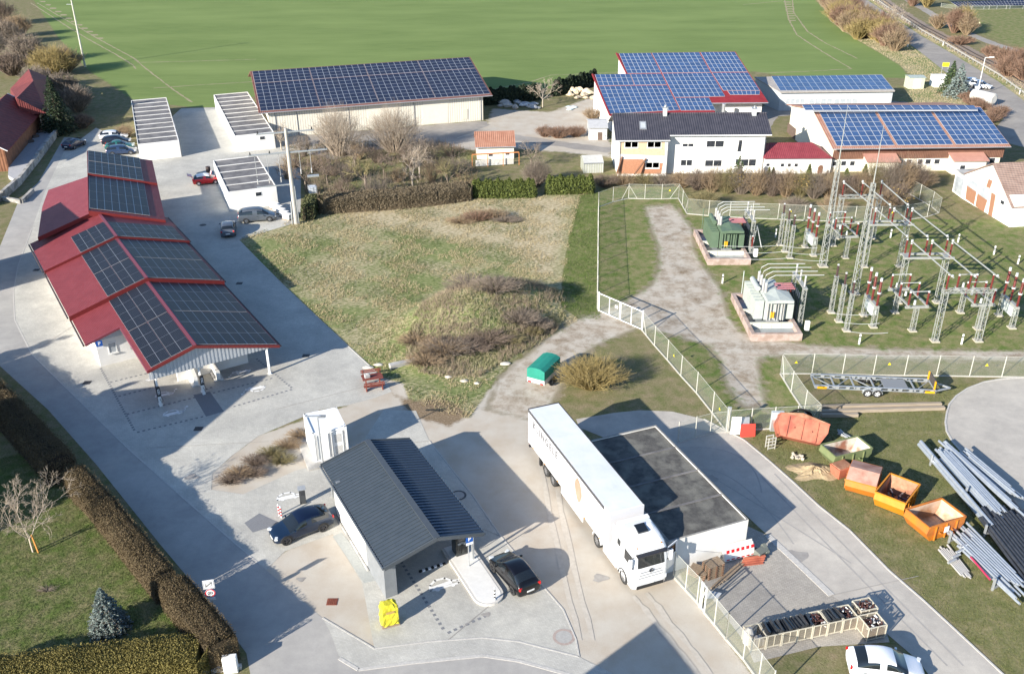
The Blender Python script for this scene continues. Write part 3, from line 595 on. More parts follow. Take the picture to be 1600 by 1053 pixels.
def PT(m_, pts, nm, A, B, th=.012): return door(hs, A, B, pts, m_, nm, th)
PT(M['plaster_o'],[(969,241),(969,220),(1039,220),(1039,244)],'plaster_panel',A1,B1)
PT(M['brickred'],[(964,272),(969,249),(1005,249),(1008,255),(1036,255),(1033,272)],'brick_panel',A1,B1)
for q in ((976,221.5,997,231),(1011.5,221.5,1033,231),(1009,253.5,1030,263)): window(hs,A1,B1,*q,n=2)
for q,n in (((1066,224,1084,230),2),((1104,219.5,1131,230.5),2),((1063.5,249.5,1081.5,259.5),2),((1101.5,250,1127.5,260.5),2),((1158,248.5,1181,260),2)): window(hs,A2,B2,*q,n=n)
PT(M['wframe'],[(1066,224),(1066,218.5),(1084,218.5),(1084,224)],'roller_shutter',A2,B2,.06); PT(M['wframe'],[(1161,232.5),(1161,219),(1185,218.5),(1185,232.5)],'roller_shutter',A2,B2,.06)
PT(M['pane'],[(1152,237),(1155,219.5),(1160,219.5),(1157.5,237)],'stair_window',A2,B2,.03); PT(M['pane'],[(1149,257),(1150,249),(1156,249),(1155.5,257)],'stair_window',A2,B2,.03)
mb = MB(hs,True); mb.tube([(14.7,130.95,7.63-s_*5.4),(22.4,130.95,7.63-s_*5.4)],.08); mb.build('gutter', M['wframe']); mb = MB(hs,True); mb.tube([(22.4,131.98,7.63-s_*4.4),(36.9,131.98,7.63-s_*4.4)],.08); mb.build('gutter', M['wframe'])
c0,c1,c2,c3 = [RP(x,y,(20,136.4,7.76),(0,-s_,1)) for x,y in ((999,190.5),(1009.5,190.5),(1010.5,203),(999.5,203))]
mb = MB(hs,True); mb.slab([c0+Vector((0,0,.08)),c3+Vector((0,0,.08)),c2+Vector((0,0,.08)),c1+Vector((0,0,.08))],.1); sk = mb.build('skylight', M['zinc'])
mb = MB(hs,True); q_ = [c0,c3,c2,c1]; cc = sum(q_,Vector())/4; mb.add([cc+(p-cc)*.72+Vector((0,0,.09)) for p in q_],[(0,1,2,3)]); mb.build('pane', M['greypane'], sk)
for x_,y_ in ((15.45,131.4),(22.2,131.4),(36.15,132.5)): mb = MB(hs,True); mb.tube([(x_,y_,.1),(x_,y_,5.4)],.05,6); mb.build('downpipe', M['zinc'])
mb = MB(hs,True); w0 = WL(973,270,A1,B1)
mb.bar(w0+Vector((-.9,-.5,0)), w0+Vector((-.2,-.1,2.4)),.25,.12); mb.build('leaning_board', M['timber'])
mb = MB(hs,True); mb.bar(w0+Vector((1.5,-1.2,0.1)), w0+Vector((3.2,-.2,2.1)),.25,.12); mb.build('leaning_board', M['timber'])
# ---- annex with the wine red roof
an = thing('annex','low white annex with wine red hipped roof between the white house and cream barn','building',(36.4,132.2,0),0)
mb = MB(an,True); mb.box(36.4,46.0,132.2,137.8,0,2.3); mb.build('wall', M['render'])
mb = MB(an,True); e = 2.35; f_ = [(36.1,131.8,e),(46.0,131.8,e),(46.0,138.2,e),(36.1,138.2,e),(37.6,135,3.8),(43.7,135,3.8)]
mb.add(f_,[(0,1,5,4),(1,2,5),(2,3,4,5),(3,0,4),(3,2,1,0)]); mb.build('roof', tiles('wine_red_sheet',(.20,.035,.045),(.26,.055,.065),.28,.5))
A1,B1 = (36.4,132.2),(46,132.2)
for q in ((1197.5,255,1203,260.5),(1219.5,255,1225.5,261.5),(1230.5,255,1236,261.5),(1241,255,1247,261.5)): window(an,A1,B1,*q,frame=M['wframe'])
door(an,A1,B1,[(1276,277),(1278,262),(1281,258.5),(1285,258.5),(1286,262),(1283,274)],M['timber'])
# ---- cream barn with three solar fields
A1,B1 = (46.2,132.9),(70.8,133.5)
rh, rg = gable('cream_barn','long cream barn with three blue solar fields, brown timber band and white gable', A1, B1, 21, 4.05, 6.75, M['cream'], tiles('terracotta_roof',(.33,.17,.12),(.42,.23,.17),.3), ov=1.2, gv=.5, ridge=.46, zb=4.6)
for a,b in ((.0,.333),(.352,.672),(.69,.995)):
    x0,x1 = rg['x0']+.7+a*(rg['L']+.3), rg['x0']+.7+b*(rg['L']+.3)
    array(rh,[onroof(rh,rg,x0,.97),onroof(rh,rg,x1,.97),onroof(rh,rg,x1,.05),onroof(rh,rg,x0,.05)],8,8,M['pv_blue'],M['alu'],.09,.09)
zz = 7.25
pz = P(1259,173,zz); q = [RP(x,y,pz,(0,-.3,1)) for x,y in ((1253,164.6),(1521,165.4),(1528,171.6),(1258,173))]; array(rh,q,19,2,M['pv_blue'],M['alu'],.09,.06,name='solar_array')
mb = MB(rh,True); mb.bar(q[3]-Vector((0,.0,.12)),q[2]-Vector((0,.0,.12)),.08,.12); mb.build('mounting_rail', M['alu'])
door(rh,A1,B1,[(1300,249),(1303,235),(1570,231),(1566,246)],tiles('brown_board',(.13,.065,.045),(.18,.09,.06),.25),'timber_band',.10)
for q in ((1301,252,1309,260),(1314.5,251.5,1322,259.5),(1328,251.5,1335.5,259.5),(1403,249,1410,257),(1416,249,1424,257),(1434,248.5,1441,257),(1446,248.5,1454,257),(1460,248.5,1468,257),(1533,246.5,1541,256),(1546.5,246.5,1554,256)): window(rh,A1,B1,*q,n=1)
for x0,x1,yb in ((1344,1391,276),(1476,1526,273)):
    a,b = WL(x0,yb,A1,B1),WL(x1,yb,A1,B1); mb = MB(rh,True); mb.prism([(a.x,a.y-2.0),(b.x,b.y-2.0),(b.x,b.y-.05),(a.x,a.y-.05)],0,[2.1,2.1,2.6,2.6]); mb.build('porch', M['cream'])
    mb = MB(rh,True); mb.slab([(a.x-.2,a.y-2.3,2.1),(b.x+.2,a.y-2.3,2.1),(b.x+.2,b.y-.03,2.75),(a.x-.2,b.y-.03,2.75)],.08); mb.build('porch_roof', tiles('pink_tile',(.46,.24,.19),(.52,.29,.23),.25))
    A3,B3 = (a.x,a.y-2.0),(b.x,b.y-2.0); window(rh,A3,B3,(x0+x1)/2-1,yb-15,(x0+x1)/2+7,yb-8)
# west gable: openings
gd = Vector((math.cos(rg['rz']),math.sin(rg['rz']),0)); gn = Vector((-gd.y,gd.x,0)); A4 = Vector((46.2,132.9,0))+gn*21; B4 = Vector((46.2,132.9,0))
M['barn_open'] = mat('barn_gateway', (.10,.07,.055),(.16,.11,.085),1.5,rough=.9)
door(rh,A4,B4,[(1211,216),(1214,196),(1225,203),(1225,223)],M['barn_open'],'gateway',.03)
door(rh,A4,B4,[(1227,223),(1231.5,192),(1244,202),(1242,223)],M['barn_open'],'gateway',.03)
for x,y in ((1269,206),(1277,212),(1285,218)): window(rh,A4,B4,x-1.5,y-3,x+1.5,y+5,pane=M['greypane'])
# ---- grey shed behind
A1,B1 = (46.5,168.6),(68.9,169.3)
sh = thing('long_shed','long low grey shed with a flat blue solar roof behind the cream barn','building',(*A1,0),R(1.8))
n_ = Vector((0,-.06,1)).normalized(); s0 = Vector((68.6,168.2,3.5))
SP = lambda x,y: RP(x,y,s0,n_)
mb = MB(sh,True); mb.slab([SP(1219,144),SP(1398.5,142),SP(1378,116.8),SP(1179,120.6)],.2); mb.build('roof', mat('grey_felt_roof',(.30,.28,.26),(.42,.39,.36),2,rough=.9))
mb = MB(sh,True); p_ = [SP(1220,142.5),SP(1396,140.5),SP(1376,118),SP(1181,121.5)]; mb.prism([(p.x,p.y) for p in p_],0,[p.z-.22 for p in p_]); mb.build('wall', mat('blue_grey_cladding',(.50,.53,.55),(.42,.45,.47),1,rough=.7,stretch=(4,4,.1)))
array(sh,[SP(1205,120),SP(1377,117.8),SP(1396,140.3),SP(1219,142.3)],17,4,M['pv_blue'],M['alu'],.09,.09)
A1,B1 = p_[0],p_[1]
for q in ((1228,154,1257,163),(1265,154,1300,163),(1304,153.5,1340,162.5)): window(sh,A1,B1,*q,n=4,pane=M['greypane'])
door(sh,A1,B1,[(1346,163),(1347,146.5),(1392,146),(1388,163)],M['render'],'gate_surround',.04)
window(sh,A1,B1,1353,152.5,1384,163,n=3,bars=2,proud=.08)
# ---- white barn at the right edge
A1,B1 = (60.3,121.4),(61.6,110.2)
wb = thing('white_barn','white gabled barn with orange brown doors and brown tiled roof at the right edge','building',(B1[0],B1[1],0),0)
ap = WL(1554.7,256.5,A1,B1); nd = WL(1582,320.5,A1,B1); fd = WL(1512.5,272.5,A1,B1)
ex = Vector((11.2,1.3,0)).normalized()*22
Af,Bn = Vector((*A1,0)),Vector((*B1,0))
mb = MB(wb,True); sec = [Bn,Vector((Bn.x,Bn.y,nd.z)),Vector((ap.x,ap.y,ap.z-.1)),Vector((Af.x,Af.y,fd.z)),Af]
mb.loft([[p+k*ex for p in sec] for k in (0,1)]); mb.build('wall', M['render'])
dd = (Bn-Af).normalized(); mb = MB(wb,True)
e1 = nd+dd*.5+Vector((0,0,-.25+.12)); e2 = fd-dd*.4+Vector((0,0,-.1+.12)); a2 = ap+Vector((0,0,.14))
o_ = -ex.normalized()*.35
mb.loft([[p+q for p in (e1,a2,e2,e2-Vector((0,0,.13)),a2-Vector((0,0,.13)),e1-Vector((0,0,.13)))] for q in (o_,ex+o_)]); mb.build('roof', tiles('brown_tile_roof',(.24,.165,.135),(.32,.23,.19),.3,ang=90))
M['odoor'] = mat('orange_brown_door',(.28,.14,.08),(.34,.18,.11),4,rough=.6,stretch=(4,4,.3))
for lo,up in (([(1509,311),(1511.5,290),(1526,300),(1522,320)],[(1511.5,290),(1516,279.5),(1529,287.5),(1526,300)]),([(1524.5,322),(1528,302.5),(1543,313),(1537,332)],[(1528,302.5),(1532.5,290),(1546,299),(1543,313)])):
    d_ = door(wb,A1,B1,lo,M['odoor'],'barn_door',.06); door(d_,A1,B1,up,M['greypane'],'door_glazing',.06)
door(wb,A1,B1,[(1544,337.5),(1550,301),(1556,305),(1549.5,341)],M['odoor'],'door',.06); door(wb,A1,B1,[(1541.5,292),(1545.5,280),(1551,283),(1547,294.5)],M['odoor'],'hatch',.06)
window(wb,A1,B1,1564,311,1569,322)
A5 = P(1487.5,299); B5 = Af+(Bn-Af)*.04
mb = MB(wb,True); w_ = Vector((8,1,0)); mb.prism([(p.x,p.y) for p in (A5,B5,B5+w_,A5+w_)],0,2.9); mb.build('side_garage', M['render'])
mb = MB(wb,True); mb.prism([(p.x,p.y) for p in (A5+Vector((-.1,.1,0)),B5+Vector((-.1,-.1,0)),B5+w_,A5+w_)],2.903,3.05); mb.build('garage_roof', M['concrete'])
door(wb,A5,B5,[(1490,297),(1494.5,274),(1507,281),(1502,307.5)],M['greypane'],'garage_door',.05)
# ---- garages
M['felt'] = mat('bitumen_felt', (.10,.096,.10),(.17,.165,.165),1.3,rough=.9,bump=.3,bscale=8,c3=(.20,.19,.185),s3=.6)
M['mossfelt'] = mat('weathered_gravel_roof', (.055,.053,.05),(.115,.11,.10),2.2,rough=.95,bump=.5,bscale=9,c3=(.16,.155,.135),s3=.8)
M['cap_grey'] = mat('grey_parapet',(.20,.195,.18),(.30,.29,.27),4,rough=.9)
def garages(label, corner, ang, n, W_=6.0, L_=3.0, h=2.62, felt='felt', step=None, side_window=None, wall='render', div=.12, divh=.12, cap='render', pc='cap_grey'):
    "corner = near left roof corner; boxes run away from the viewer along ang"
    t = thing('garage_row', label, 'garages', (corner[0],corner[1],0), R(ang)-math.pi/2, 'rows of prefabricated garages')
    # local: x to the right, y away
    wm = MB(t); fm = MB(t); dm = MB(t); tot = n*L_
    wm.box(0,W_,0,tot,0,h-.14); wm.box(0,W_,0,.1,h-.14,h); wm.box(0,W_,tot-.1,tot,h-.14,h); wm.box(0,.1,.1,tot-.1,h-.14,h); wm.box(W_-.1,W_,.1,tot-.1,h-.14,h)
    wm.build('wall', M[wall])
    if cap != 'render':
        for k_,(a,b,e,f__) in enumerate(((0,W_,0,.115),(0,W_,tot-.115,tot),(0,.115,.116,tot-.116),(W_-.115,W_,.116,tot-.116))): cm = MB(t); cm.box(a-.01,b+.01,e,f__,h+.002,h+.02); cm.build('parapet_cap', M['cap_grey'])
    for k in range(n): 
        f = MB(t); f.box(.1,W_-.1,k*L_+.06,(k+1)*L_-.06,h-.137,h-.10); f.build('roof_felt', M[felt])
    for k in range(1,n): dm.box(.1,W_-.1,k*L_-div/2,k*L_+div/2,h-.137,h-.14+divh)
    if n > 1: dm.build('divider', M[cap])
    return t
def gdoors(t, side, n, L_=3.0, W_=6.0):
    for k in range(n):
        mb = MB(t); x = -.03 if side < 0 else W_+.03
        for j in range(8): mb.box(min(x,x-.02*side),max(x,x-.02*side),k*L_+.25,(k+1)*L_-.25,.04+j*.27,.29+j*.27)
        mb.build('garage_door', M['wframe'])
def corner(px,py,h=2.62): c = P(px,py,h); return (c.x,c.y)
g1 = garages('leftmost white garage row with ribbed grey roof, next to the row of parked cars', corner(214.9,225.7), 111.3, 10, W_=5.95, L_=3.02); gdoors(g1,1,10)
g2 = garages('white garage row with sunlit ribbed roof touching the long solar hall', corner(366.5,212.6), 111.5, 10, W_=6.0, L_=2.98); gdoors(g2,-1,10)
c3_ = corner(356,300.4); g3 = garages('short white garage row with a small dark window beside the grey van', c3_, 112.5, 5, W_=6.2, L_=3.05); gdoors(g3,-1,5)
for t_,x_ in ((g2,3.7),(g3,3.4)):
    mb = MB(t_); mb.box(x_,x_+.85,-.03,.0,1.55,2.15); f_ = mb.build('window', M['wframe']); mb = MB(t_); mb.box(x_+.06,x_+.79,-.045,-.03,1.61,2.09); mb.build('pane', M['pane'], f_)
mb = MB(g3); 
for k in range(3): mb.box(6.25,8.2,-.3+k*1.3,.9+k*1.3,0,.95-.06*k); 
gf = garages('flat roofed grey felt garage block of four bays beside the white articulated lorry', corner(1044,846), 111.4, 4, W_=6.05, L_=3.1, h=2.6, felt='mossfelt', wall='render', div=.14, divh=.10, cap='felt')
# ---- small outbuildings
cr = P(741,250); A1,B1 = P(745.5,249.5),P(803,248)
st, sg_ = gable('garden_house','small cream garden house with orange tiled roof', A1, B1, 5.0, 2.1, 3.5, M['cream'], tiles('orange_tile',(.30,.14,.09),(.37,.19,.13),.3), ov=.35, gv=.25, cat='garden house')
for q in ((762.5,239,771,245),(789,237,797,243)): window(st,A1,B1,*q)
mb = MB(st,True); a,b = P(738,262),P(811,258); 
for f_ in (0,.33,.66,1): c = a.lerp(b,f_); mb.bar(c,c+Vector((0,0,1.9)),.1)
mb.bar(a+Vector((0,0,1.95)),b+Vector((0,0,1.95)),.14,.16); mb.build('pergola_frame', mat('orange_wood',(.50,.20,.07),(.42,.16,.05),6,rough=.7))
mb = MB(st,True)
for k in range(6): mb.bar(a+Vector((.5,.3,.15+k*.16)),b+Vector((-.8,.3,.15+k*.16)),.03,.11)
mb.build('balustrade', M['render'])
A1,B1 = P(920,219),P(948,219)
hb, _ = gable('block_hut','small pale concrete block hut with one dark doorway in front of the farm hall', A1, B1, 5.0, 2.0, 2.5, mat('block_wall',(.55,.55,.54),(.46,.46,.45),3,rough=.9), mat('sheet_roof',(.42,.42,.42),(.5,.5,.5),2,rough=.8), ov=.15, gv=.15, cat='hut')
door(hb,A1,B1,[(934,219.5),(934,207),(941,207),(941,219.5)],M['barn_open'],'doorway',.03)
for x in (926.5,946.5): window(hb,A1,B1,x-1.5,211,x+1.5,215)
A1,B1 = P(912,271),P(942,270)
gr, _ = gable('greenhouse','small polycarbonate greenhouse at the corner of the white house garden', A1, B1, 3.0, 1.5, 2.1, mat('polycarbonate',(.45,.46,.40),(.36,.38,.32),2,rough=.3), mat('polycarbonate_roof',(.50,.50,.48),(.42,.42,.40),2,rough=.35), ov=.05, gv=.05, cat='greenhouse')
mb = MB(gr,True)
for k in range(9):
    c = A1.lerp(B1,k/8); mb.bar(c+Vector((0,-.03,0)),c+Vector((0,-.03,1.5)),.05)
mb.build('glazing_bar', M['alu'])
for x0,x1,yb,h,lb,m1,m2 in ((1419,1443,139.5,2.1,'small greenish metal cabin with a white door by the country road','green','white'),(1459,1477,137,2.0,'small white cabin half hidden by the roadside spruces','white','white')):
    a,b = P(x0,yb),P(x1,yb); cb_ = thing('utility_cabin',lb,'cabin',a,0,'cabins by the country road'); w_ = (b-a).length
    mb = MB(cb_); mb.box(0,w_,0,2.4,0,h); mb.build('wall', mat('cabin_'+m1,(.52,.56,.42) if m1=='green' else WHITE,(.46,.50,.37) if m1=='green' else (.7,.7,.68),3,rough=.6))
    mb = MB(cb_); mb.loft([[(x,-.12,h),(x,1.2,h+.22),(x,2.55,h),(x,2.55,h+.07),(x,1.2,h+.29),(x,-.12,h+.07)] for x in (-.12,w_+.12)]); mb.build('roof', mat('cabin_roof',(.36,.42,.40),(.3,.35,.33),4,rough=.6) if m1=='green' else M['render'])
    mb = MB(cb_); mb.box(w_*.3,w_*.75,-.05,-.003,.1,h-.2); mb.build('door', M['wframe'])
# ---- red roofed barns at the far left
RR = tiles('dark_red_tile_roof',(.13,.028,.028),(.18,.04,.038),.3)
lbn = thing('timber_barn','brown boarded barn with dark red tiled roof above the white retaining wall','building',(*P(14.8,267.6)[:2],0),0)
A1 = P(14.8,267.6); B1 = P(66.7,203.5); d1 = (B1-A1).normalized(); n1 = Vector((-d1.y,d1.x,0))
zE = WL(9.9,236.8,A1,B1).z
dep = 8.5
mb = MB(lbn,True); mb.loft([[A1+d1*s,A1+d1*s+Vector((0,0,3.4)),A1+d1*s+n1*dep/2+Vector((0,0,6.1)),A1+d1*s+n1*dep+Vector((0,0,3.4)),A1+d1*s+n1*dep] for s in (0,(B1-A1).length)]); mb.build('wall', tiles('brown_boards',(.17,.075,.04),(.26,.12,.065),.25,.8,ang=40))
mb = MB(lbn,True); up = Vector((0,0,1))
mb.loft([[A1+d1*s-n1*.6+up*3.03,A1+d1*s+n1*dep/2+up*6.12,A1+d1*s+n1*(dep+.6)+up*3.03,A1+d1*s+n1*(dep+.6)+up*3.18,A1+d1*s+n1*dep/2+up*6.27,A1+d1*s-n1*.6+up*3.18] for s in (-.6,(B1-A1).length+.6)]); mb.build('roof', RR)
mb = MB(lbn,True); L_ = (B1-A1).length+.6; mb.bar(A1+d1*L_-n1*.6+up*3.15,A1+d1*L_+n1*dep/2+up*6.24,.25,.12); mb.bar(A1-d1*.6-n1*.6+up*3.15,A1-d1*.6+n1*dep/2+up*6.24,.12,.12); mb.build('verge_trim', M['render'])
l2 = thing('red_barn','barn with angled red tiled roof behind the boarded barn at the left edge','building',(*P(60,150)[:2],0),0)
Rg = [P(45,108.4,6.6),P(52,127,6.6),P(26,153.6,6.4)]; Lf = [P(16,139,3.6),P(17,153,3.6)]; Rt = [P(79,122,3.6),P(73,177,3.6)]
mb = MB(l2,True); mb.add([*Rg,*Lf,*Rt,Rg[2]-up*2.9],[(0,3,4,2,1),(0,1,5),(1,2,6,5),(2,4,7),(2,7,6)]); mb.build('roof', RR)
mb = MB(l2,True); hull = [Lf[0],Lf[1],Rt[1],Rt[0],P(48,112,3.6)]; cc = sum(hull,Vector())/5; hull = [cc+(p-cc)*.93 for p in hull]; mb.prism([(p.x,p.y) for p in hull],0,3.6); mb.build('wall', M['render'])
M['oldwall'] = mat('weathered_white_wall',(.50,.48,.44),(.33,.31,.28),2.5,rough=.95,bump=.3,c3=(.22,.21,.19),s3=.9)
t = thing('retaining_wall','weathered whitewashed retaining wall with a terrace below the boarded barn','wall',(*P(20,300)[:2],0),0)
wp = G((91,208),(85,218),(60,252),(30,290),(5,312),(-20,325)); mb = MB(t,True)
for i in range(len(wp)-1): mb.bar(wp[i]+up*.5,wp[i+1]+up*.5,.45,1.0+.3*(i%2))
mb.build('wall', M['oldwall']); mb = MB(t,True); tp = [wp[0],wp[1],wp[2],wp[3],P(14,280),A1,B1]; mb.prism([(p.x,p.y) for p in tp],0,.55); mb.build('terrace', mat('terrace_slab',(.42,.42,.43),(.35,.35,.36),2,rough=.9))
for k in range(5):
    c = P(49+8*k,228-8*k); bx = thing('planter','dark planter box on the terrace, one of a row of five','planter',(c.x,c.y,.55),R(50),'dark planters on the terrace'); mb = MB(bx); mb.box(-.5,.5,-.3,.3,0,.35); mb.box(-.42,.42,-.22,.22,.35,.38); mb.build('box', M['barn_open'])
mb = MB(); 
for i,(x,y) in enumerate(((-10,327),(20,321),(44,306))): pass
t = tag(kerb('low_wall', G((0,312),(34,318),(52,300)), .4, .5, m=M['oldwall']), 'low crumbling white wall at the left edge by the street','wall'); del t['kind']
# ================================================================ RED CARPORT
M['redroof'] = tiles('red_sheet_roof',(.165,.030,.036),(.195,.038,.045),.22,.55,ang=-32.6)
M['redfascia'] = mat('red_fascia',(.19,.024,.022),(.16,.02,.02),3,rough=.45)
cp = thing('carport','long stepped carport with red sheet roof, black solar panels and charging posts in front','carport',(-26.73,70.69,0),R(122.6))
SL = .285
def frame2(A, ang):
    d = Vector((math.cos(R(ang)),math.sin(R(ang)),0)); return Vector((A[0],A[1],0)), d, Vector((d.y,-d.x,0))
FA, FD, FN = frame2((-26.73,70.69),122.7)
def cpt(s, q, zR, h=0): return FA+FD*s+FN*q+Vector((0,0,zR-SL*abs(q)+h))
def sval(px,py,z): return (P(px,py,z)-FA).dot(FD)
def roofmod(zR, s0, s1, ql, qr, name='roof'):
    mb = MB(cp,True); th = .16
    mb.slab([cpt(s0,0,zR),cpt(s0,qr,zR),cpt(s1,qr,zR),cpt(s1,0,zR)],th)
    mb.build(name, M['redroof'])
    mb = MB(cp,True)
    if len(ql) == 2: mb.slab([cpt(ql[0][0],-ql[0][1],zR),cpt(s0,0,zR),cpt(s1,0,zR),cpt(ql[1][0],-ql[1][1],zR)],th)
    else: mb.slab([cpt(s0,0,zR)]+[cpt(s1,0,zR)]+[cpt(s,-q,zR) for s,q in ql[::-1]],th)
    return mb.build(name, M['redroof'])
z4,z3,z2 = 4.85,5.25,5.5
s43 = sval(227.5,435.4,z3); s32 = sval(179,370.5,z2); s21 = sval(153.5,334,z2)+.5
sext = (WL(134.5,537.8,(0,0),(0,1)) and 5.6)
# left slope of the front module: full width behind, cut back to 4.1 m in front
sx = (P(187.8,510.6,4.85-SL*4.1)-FA).dot(FD)
roofmod(z4, 0, s43+.6, [(0,4.1),(sx,4.1),(sx,7.3),(s43+.6,7.3)], 7.2)
roofmod(z3, s43, s32+.6, [(s43,7.5),(s32+.6,7.5)], 7.3)
roofmod(z2, s32, s21, [(s32,7.6),(s21,7.6)], 7.4)
def fascia(s, zR, ql, qr, h, z0=0):
    for a,b in ((-ql,0),(0,qr)):
        mb = MB(cp,True); p,q = cpt(s-.03,a,zR,.03),cpt(s-.03,b,zR,.03); mb.slab([p-Vector((0,0,h)),q-Vector((0,0,h)),q,p],.06); mb.build('fascia', M['redfascia'])
fascia(0,z4,4.1,7.2,.26); fascia(s43,z3,7.5,7.3,.5); fascia(s32,z2,7.6,7.4,.4)
mb = MB(cp,True); mb.bar(cpt(0,0,z4,.05),cpt(s43,0,z4,.05),.3,.06); mb.bar(cpt(s43,0,z3,.05),cpt(s32,0,z3,.05),.3,.06); mb.bar(cpt(s32,0,z2,.05),cpt(s21,0,z2,.05),.3,.06)
mb.bar(cpt(0,-4.12,z4,-.1),cpt(sx,-4.12,z4,-.1),.1,.22); mb.bar(cpt(sx,-4.1,z4,-.08),cpt(sx,-7.3,z4,-.08),.08,.2); mb.build('ridge_cap', mat('ridge_sheet',(.20,.045,.06),rough=.4))
mb = MB(cp,True)
for zR,a,b,q in ((z4,sx,s43,-7.42),(z3,s43,s32,-7.62),(z2,s32,s21,-7.72),(z4,0,s43,7.3),(z3,s43,s32,7.4),(z2,s32,s21,7.5)): mb.tube([cpt(a,q,zR,-.06),cpt(b,q,zR,-.06)],.08,6)
mb.build('gutter', mat('dark_gutter',(.07,.05,.05),rough=.5,metal=.3))
M['midalu'] = mat('grey_module_frame',(.46,.47,.49),rough=.4,metal=.2)
def arr(zR,s0,s1,q0,q1,nu,nv,side):
    array(cp,[cpt(s1,q0,zR),cpt(s1,q1,zR),cpt(s0,q1,zR),cpt(s0,q0,zR)],nu,nv,M['pv_black'],M['midalu'],.03 if side<0 else .055,.03 if side<0 else .07,.1)
sm4 = s43*.5
for a,b in ((.12,sm4-.06),(sm4+.1,s43-.12)):
    arr(z4,a,b,-.18,-2.0,2,4,-1); arr(z4,a,b,-2.07,-3.75,2,4,-1)
    arr(z4,a,b,.2,6.95 if a<1 else 6.95,8,3,1)
sm3 = s43+(s32-s43)*.5
for a,b in ((s43+.12,sm3-.05),(sm3+.1,s32-.1)):
    arr(z3,a,b,-.18,-2.0,2,3,-1); arr(z3,a,b,-2.07,-3.75,2,3,-1); arr(z3,a,b,.2,6.9,8,2,1)
for q0,q1 in ((-.18,-2.0),(-2.07,-3.75)): arr(z2,s32+.12,s32+5.4,q0,q1,2,3,-1)
arr(z2,s32+.12,s32+5.2,.2,6.9,8,3,1)
# rear modules, bent plan
GA, GD, GN = frame2(P(138.3,329.2,6.1)[:2],111.8)
def rpt(px,py,zR,h=0):
    z = zR-1.0
    for _ in range(60):
        p = P(px,py,z); q = (p-GA).dot(GN); z += .5*(zR-SL*abs(q)-z)
    p = P(px,py,z); return p+Vector((0,0,h))
def gpt(s,q,zR,h=0): return GA+GD*s+GN*q+Vector((0,0,zR-SL*abs(q)+h))
s10 = (P(134.5,275,6.1)-GA).dot(GD); s00 = (P(135.5,236,6.35)-GA).dot(GD); W1 = (rpt(258,341.6,6.1)-GA).dot(GN)
mb = MB(cp,True); mb.slab([gpt(-.1,0,6.1),gpt(-.1,W1,6.1),gpt(s10+.4,W1,6.1),gpt(s10+.4,0,6.1)],.18); mb.build('roof', M['redroof'])
mb = MB(cp,True); mb.slab([gpt(s10,0,6.35),gpt(s10,W1,6.35),gpt(s00,W1,6.35),gpt(s00,0,6.35)],.18); mb.build('roof', M['redroof'])
mb = MB(cp,True); mb.slab([rpt(146,331,5.95),gpt(s10+.2,0,5.95),rpt(75.6,297,5.95),rpt(66,323.5,5.95),rpt(59,371,5.95)],.18); mb.build('roof', tiles('red_sheet_roof_rear',(.21,.042,.052),(.245,.055,.065),.22,.5,ang=-22))
for s,zR,h in ((-.13,6.1,.62),(s10-.03,6.35,.3)):
    mb = MB(cp,True); p,q = gpt(s,0,zR,.04),gpt(s,W1,zR,.04); mb.slab([p-up*h,q-up*h,q,p],.06); mb.build('fascia', M['redfascia'])
mb = MB(cp,True); p,q = rpt(59,371.2,5.95,.02),rpt(146,331.2,5.95,.02); mb.slab([p-up*.5,q-up*.5,q,p],.06)
mb.build('fascia', M['redfascia'])
mb = MB(cp,True); p,q = gpt(-.1,-.03,6.1,.03),gpt(s00,-.03,6.35,.03); mb.slab([q-up*.6,p-up*.6,p,q],.05); mb.build('ridge_cap', M['redfascia'])
def arr2(zR,s0,s1,q0,q1,nu,nv): array(cp,[gpt(s1,q0,zR),gpt(s1,q1,zR),gpt(s0,q1,zR),gpt(s0,q0,zR)],nu,nv,M['pv_black'],M['midalu'],.06,.05,.1)
arr2(6.1,.7,s10-.1,.1,W1-1.6,8,4)
arr2(6.35,s10+.15,s10+(s00-s10)*.52,.1,W1-1.6,8,3); arr2(6.35,s10+(s00-s10)*.54,s00,.1,W1-1.6,8,3)
# walls, gable, posts
def cg(s,q,z): return FA+FD*s+FN*q+Vector((0,0,z))
wa = (P(157.5,573.3)-FA); sw, qw = wa.dot(FD), wa.dot(FN)
mb = MB(cp,True)
def lbox(mb,s0,s1,q0,q1,z0,z1):
    mb.add([cg(s,q,z) for z in (z0,z1) for s,q in ((s0,q0),(s0,q1),(s1,q1),(s1,q0))],[(0,1,2,3),(7,6,5,4),(0,4,5,1),(1,5,6,2),(2,6,7,3),(3,7,4,0)])
zt = z4-SL*abs(qw)-.2
top = [cg(sw,qw,zt),cg(sw,-.6,zt),]
lbox(mb,sw,s21,qw,-1.2,0,zt)
a = (P(343,579)-FA); lbox(mb,a.dot(FD),a.dot(FD)+.25,-1.2,5.2,0,2.5); lbox(mb,a.dot(FD)+.26,s21-1,4.95,5.2,0,2.5)
mb.build('wall', M['render'])
M['trapez'] = mat('grey_trapezoid_sheet',(.42,.44,.46),(.48,.50,.52),2,rough=.45)
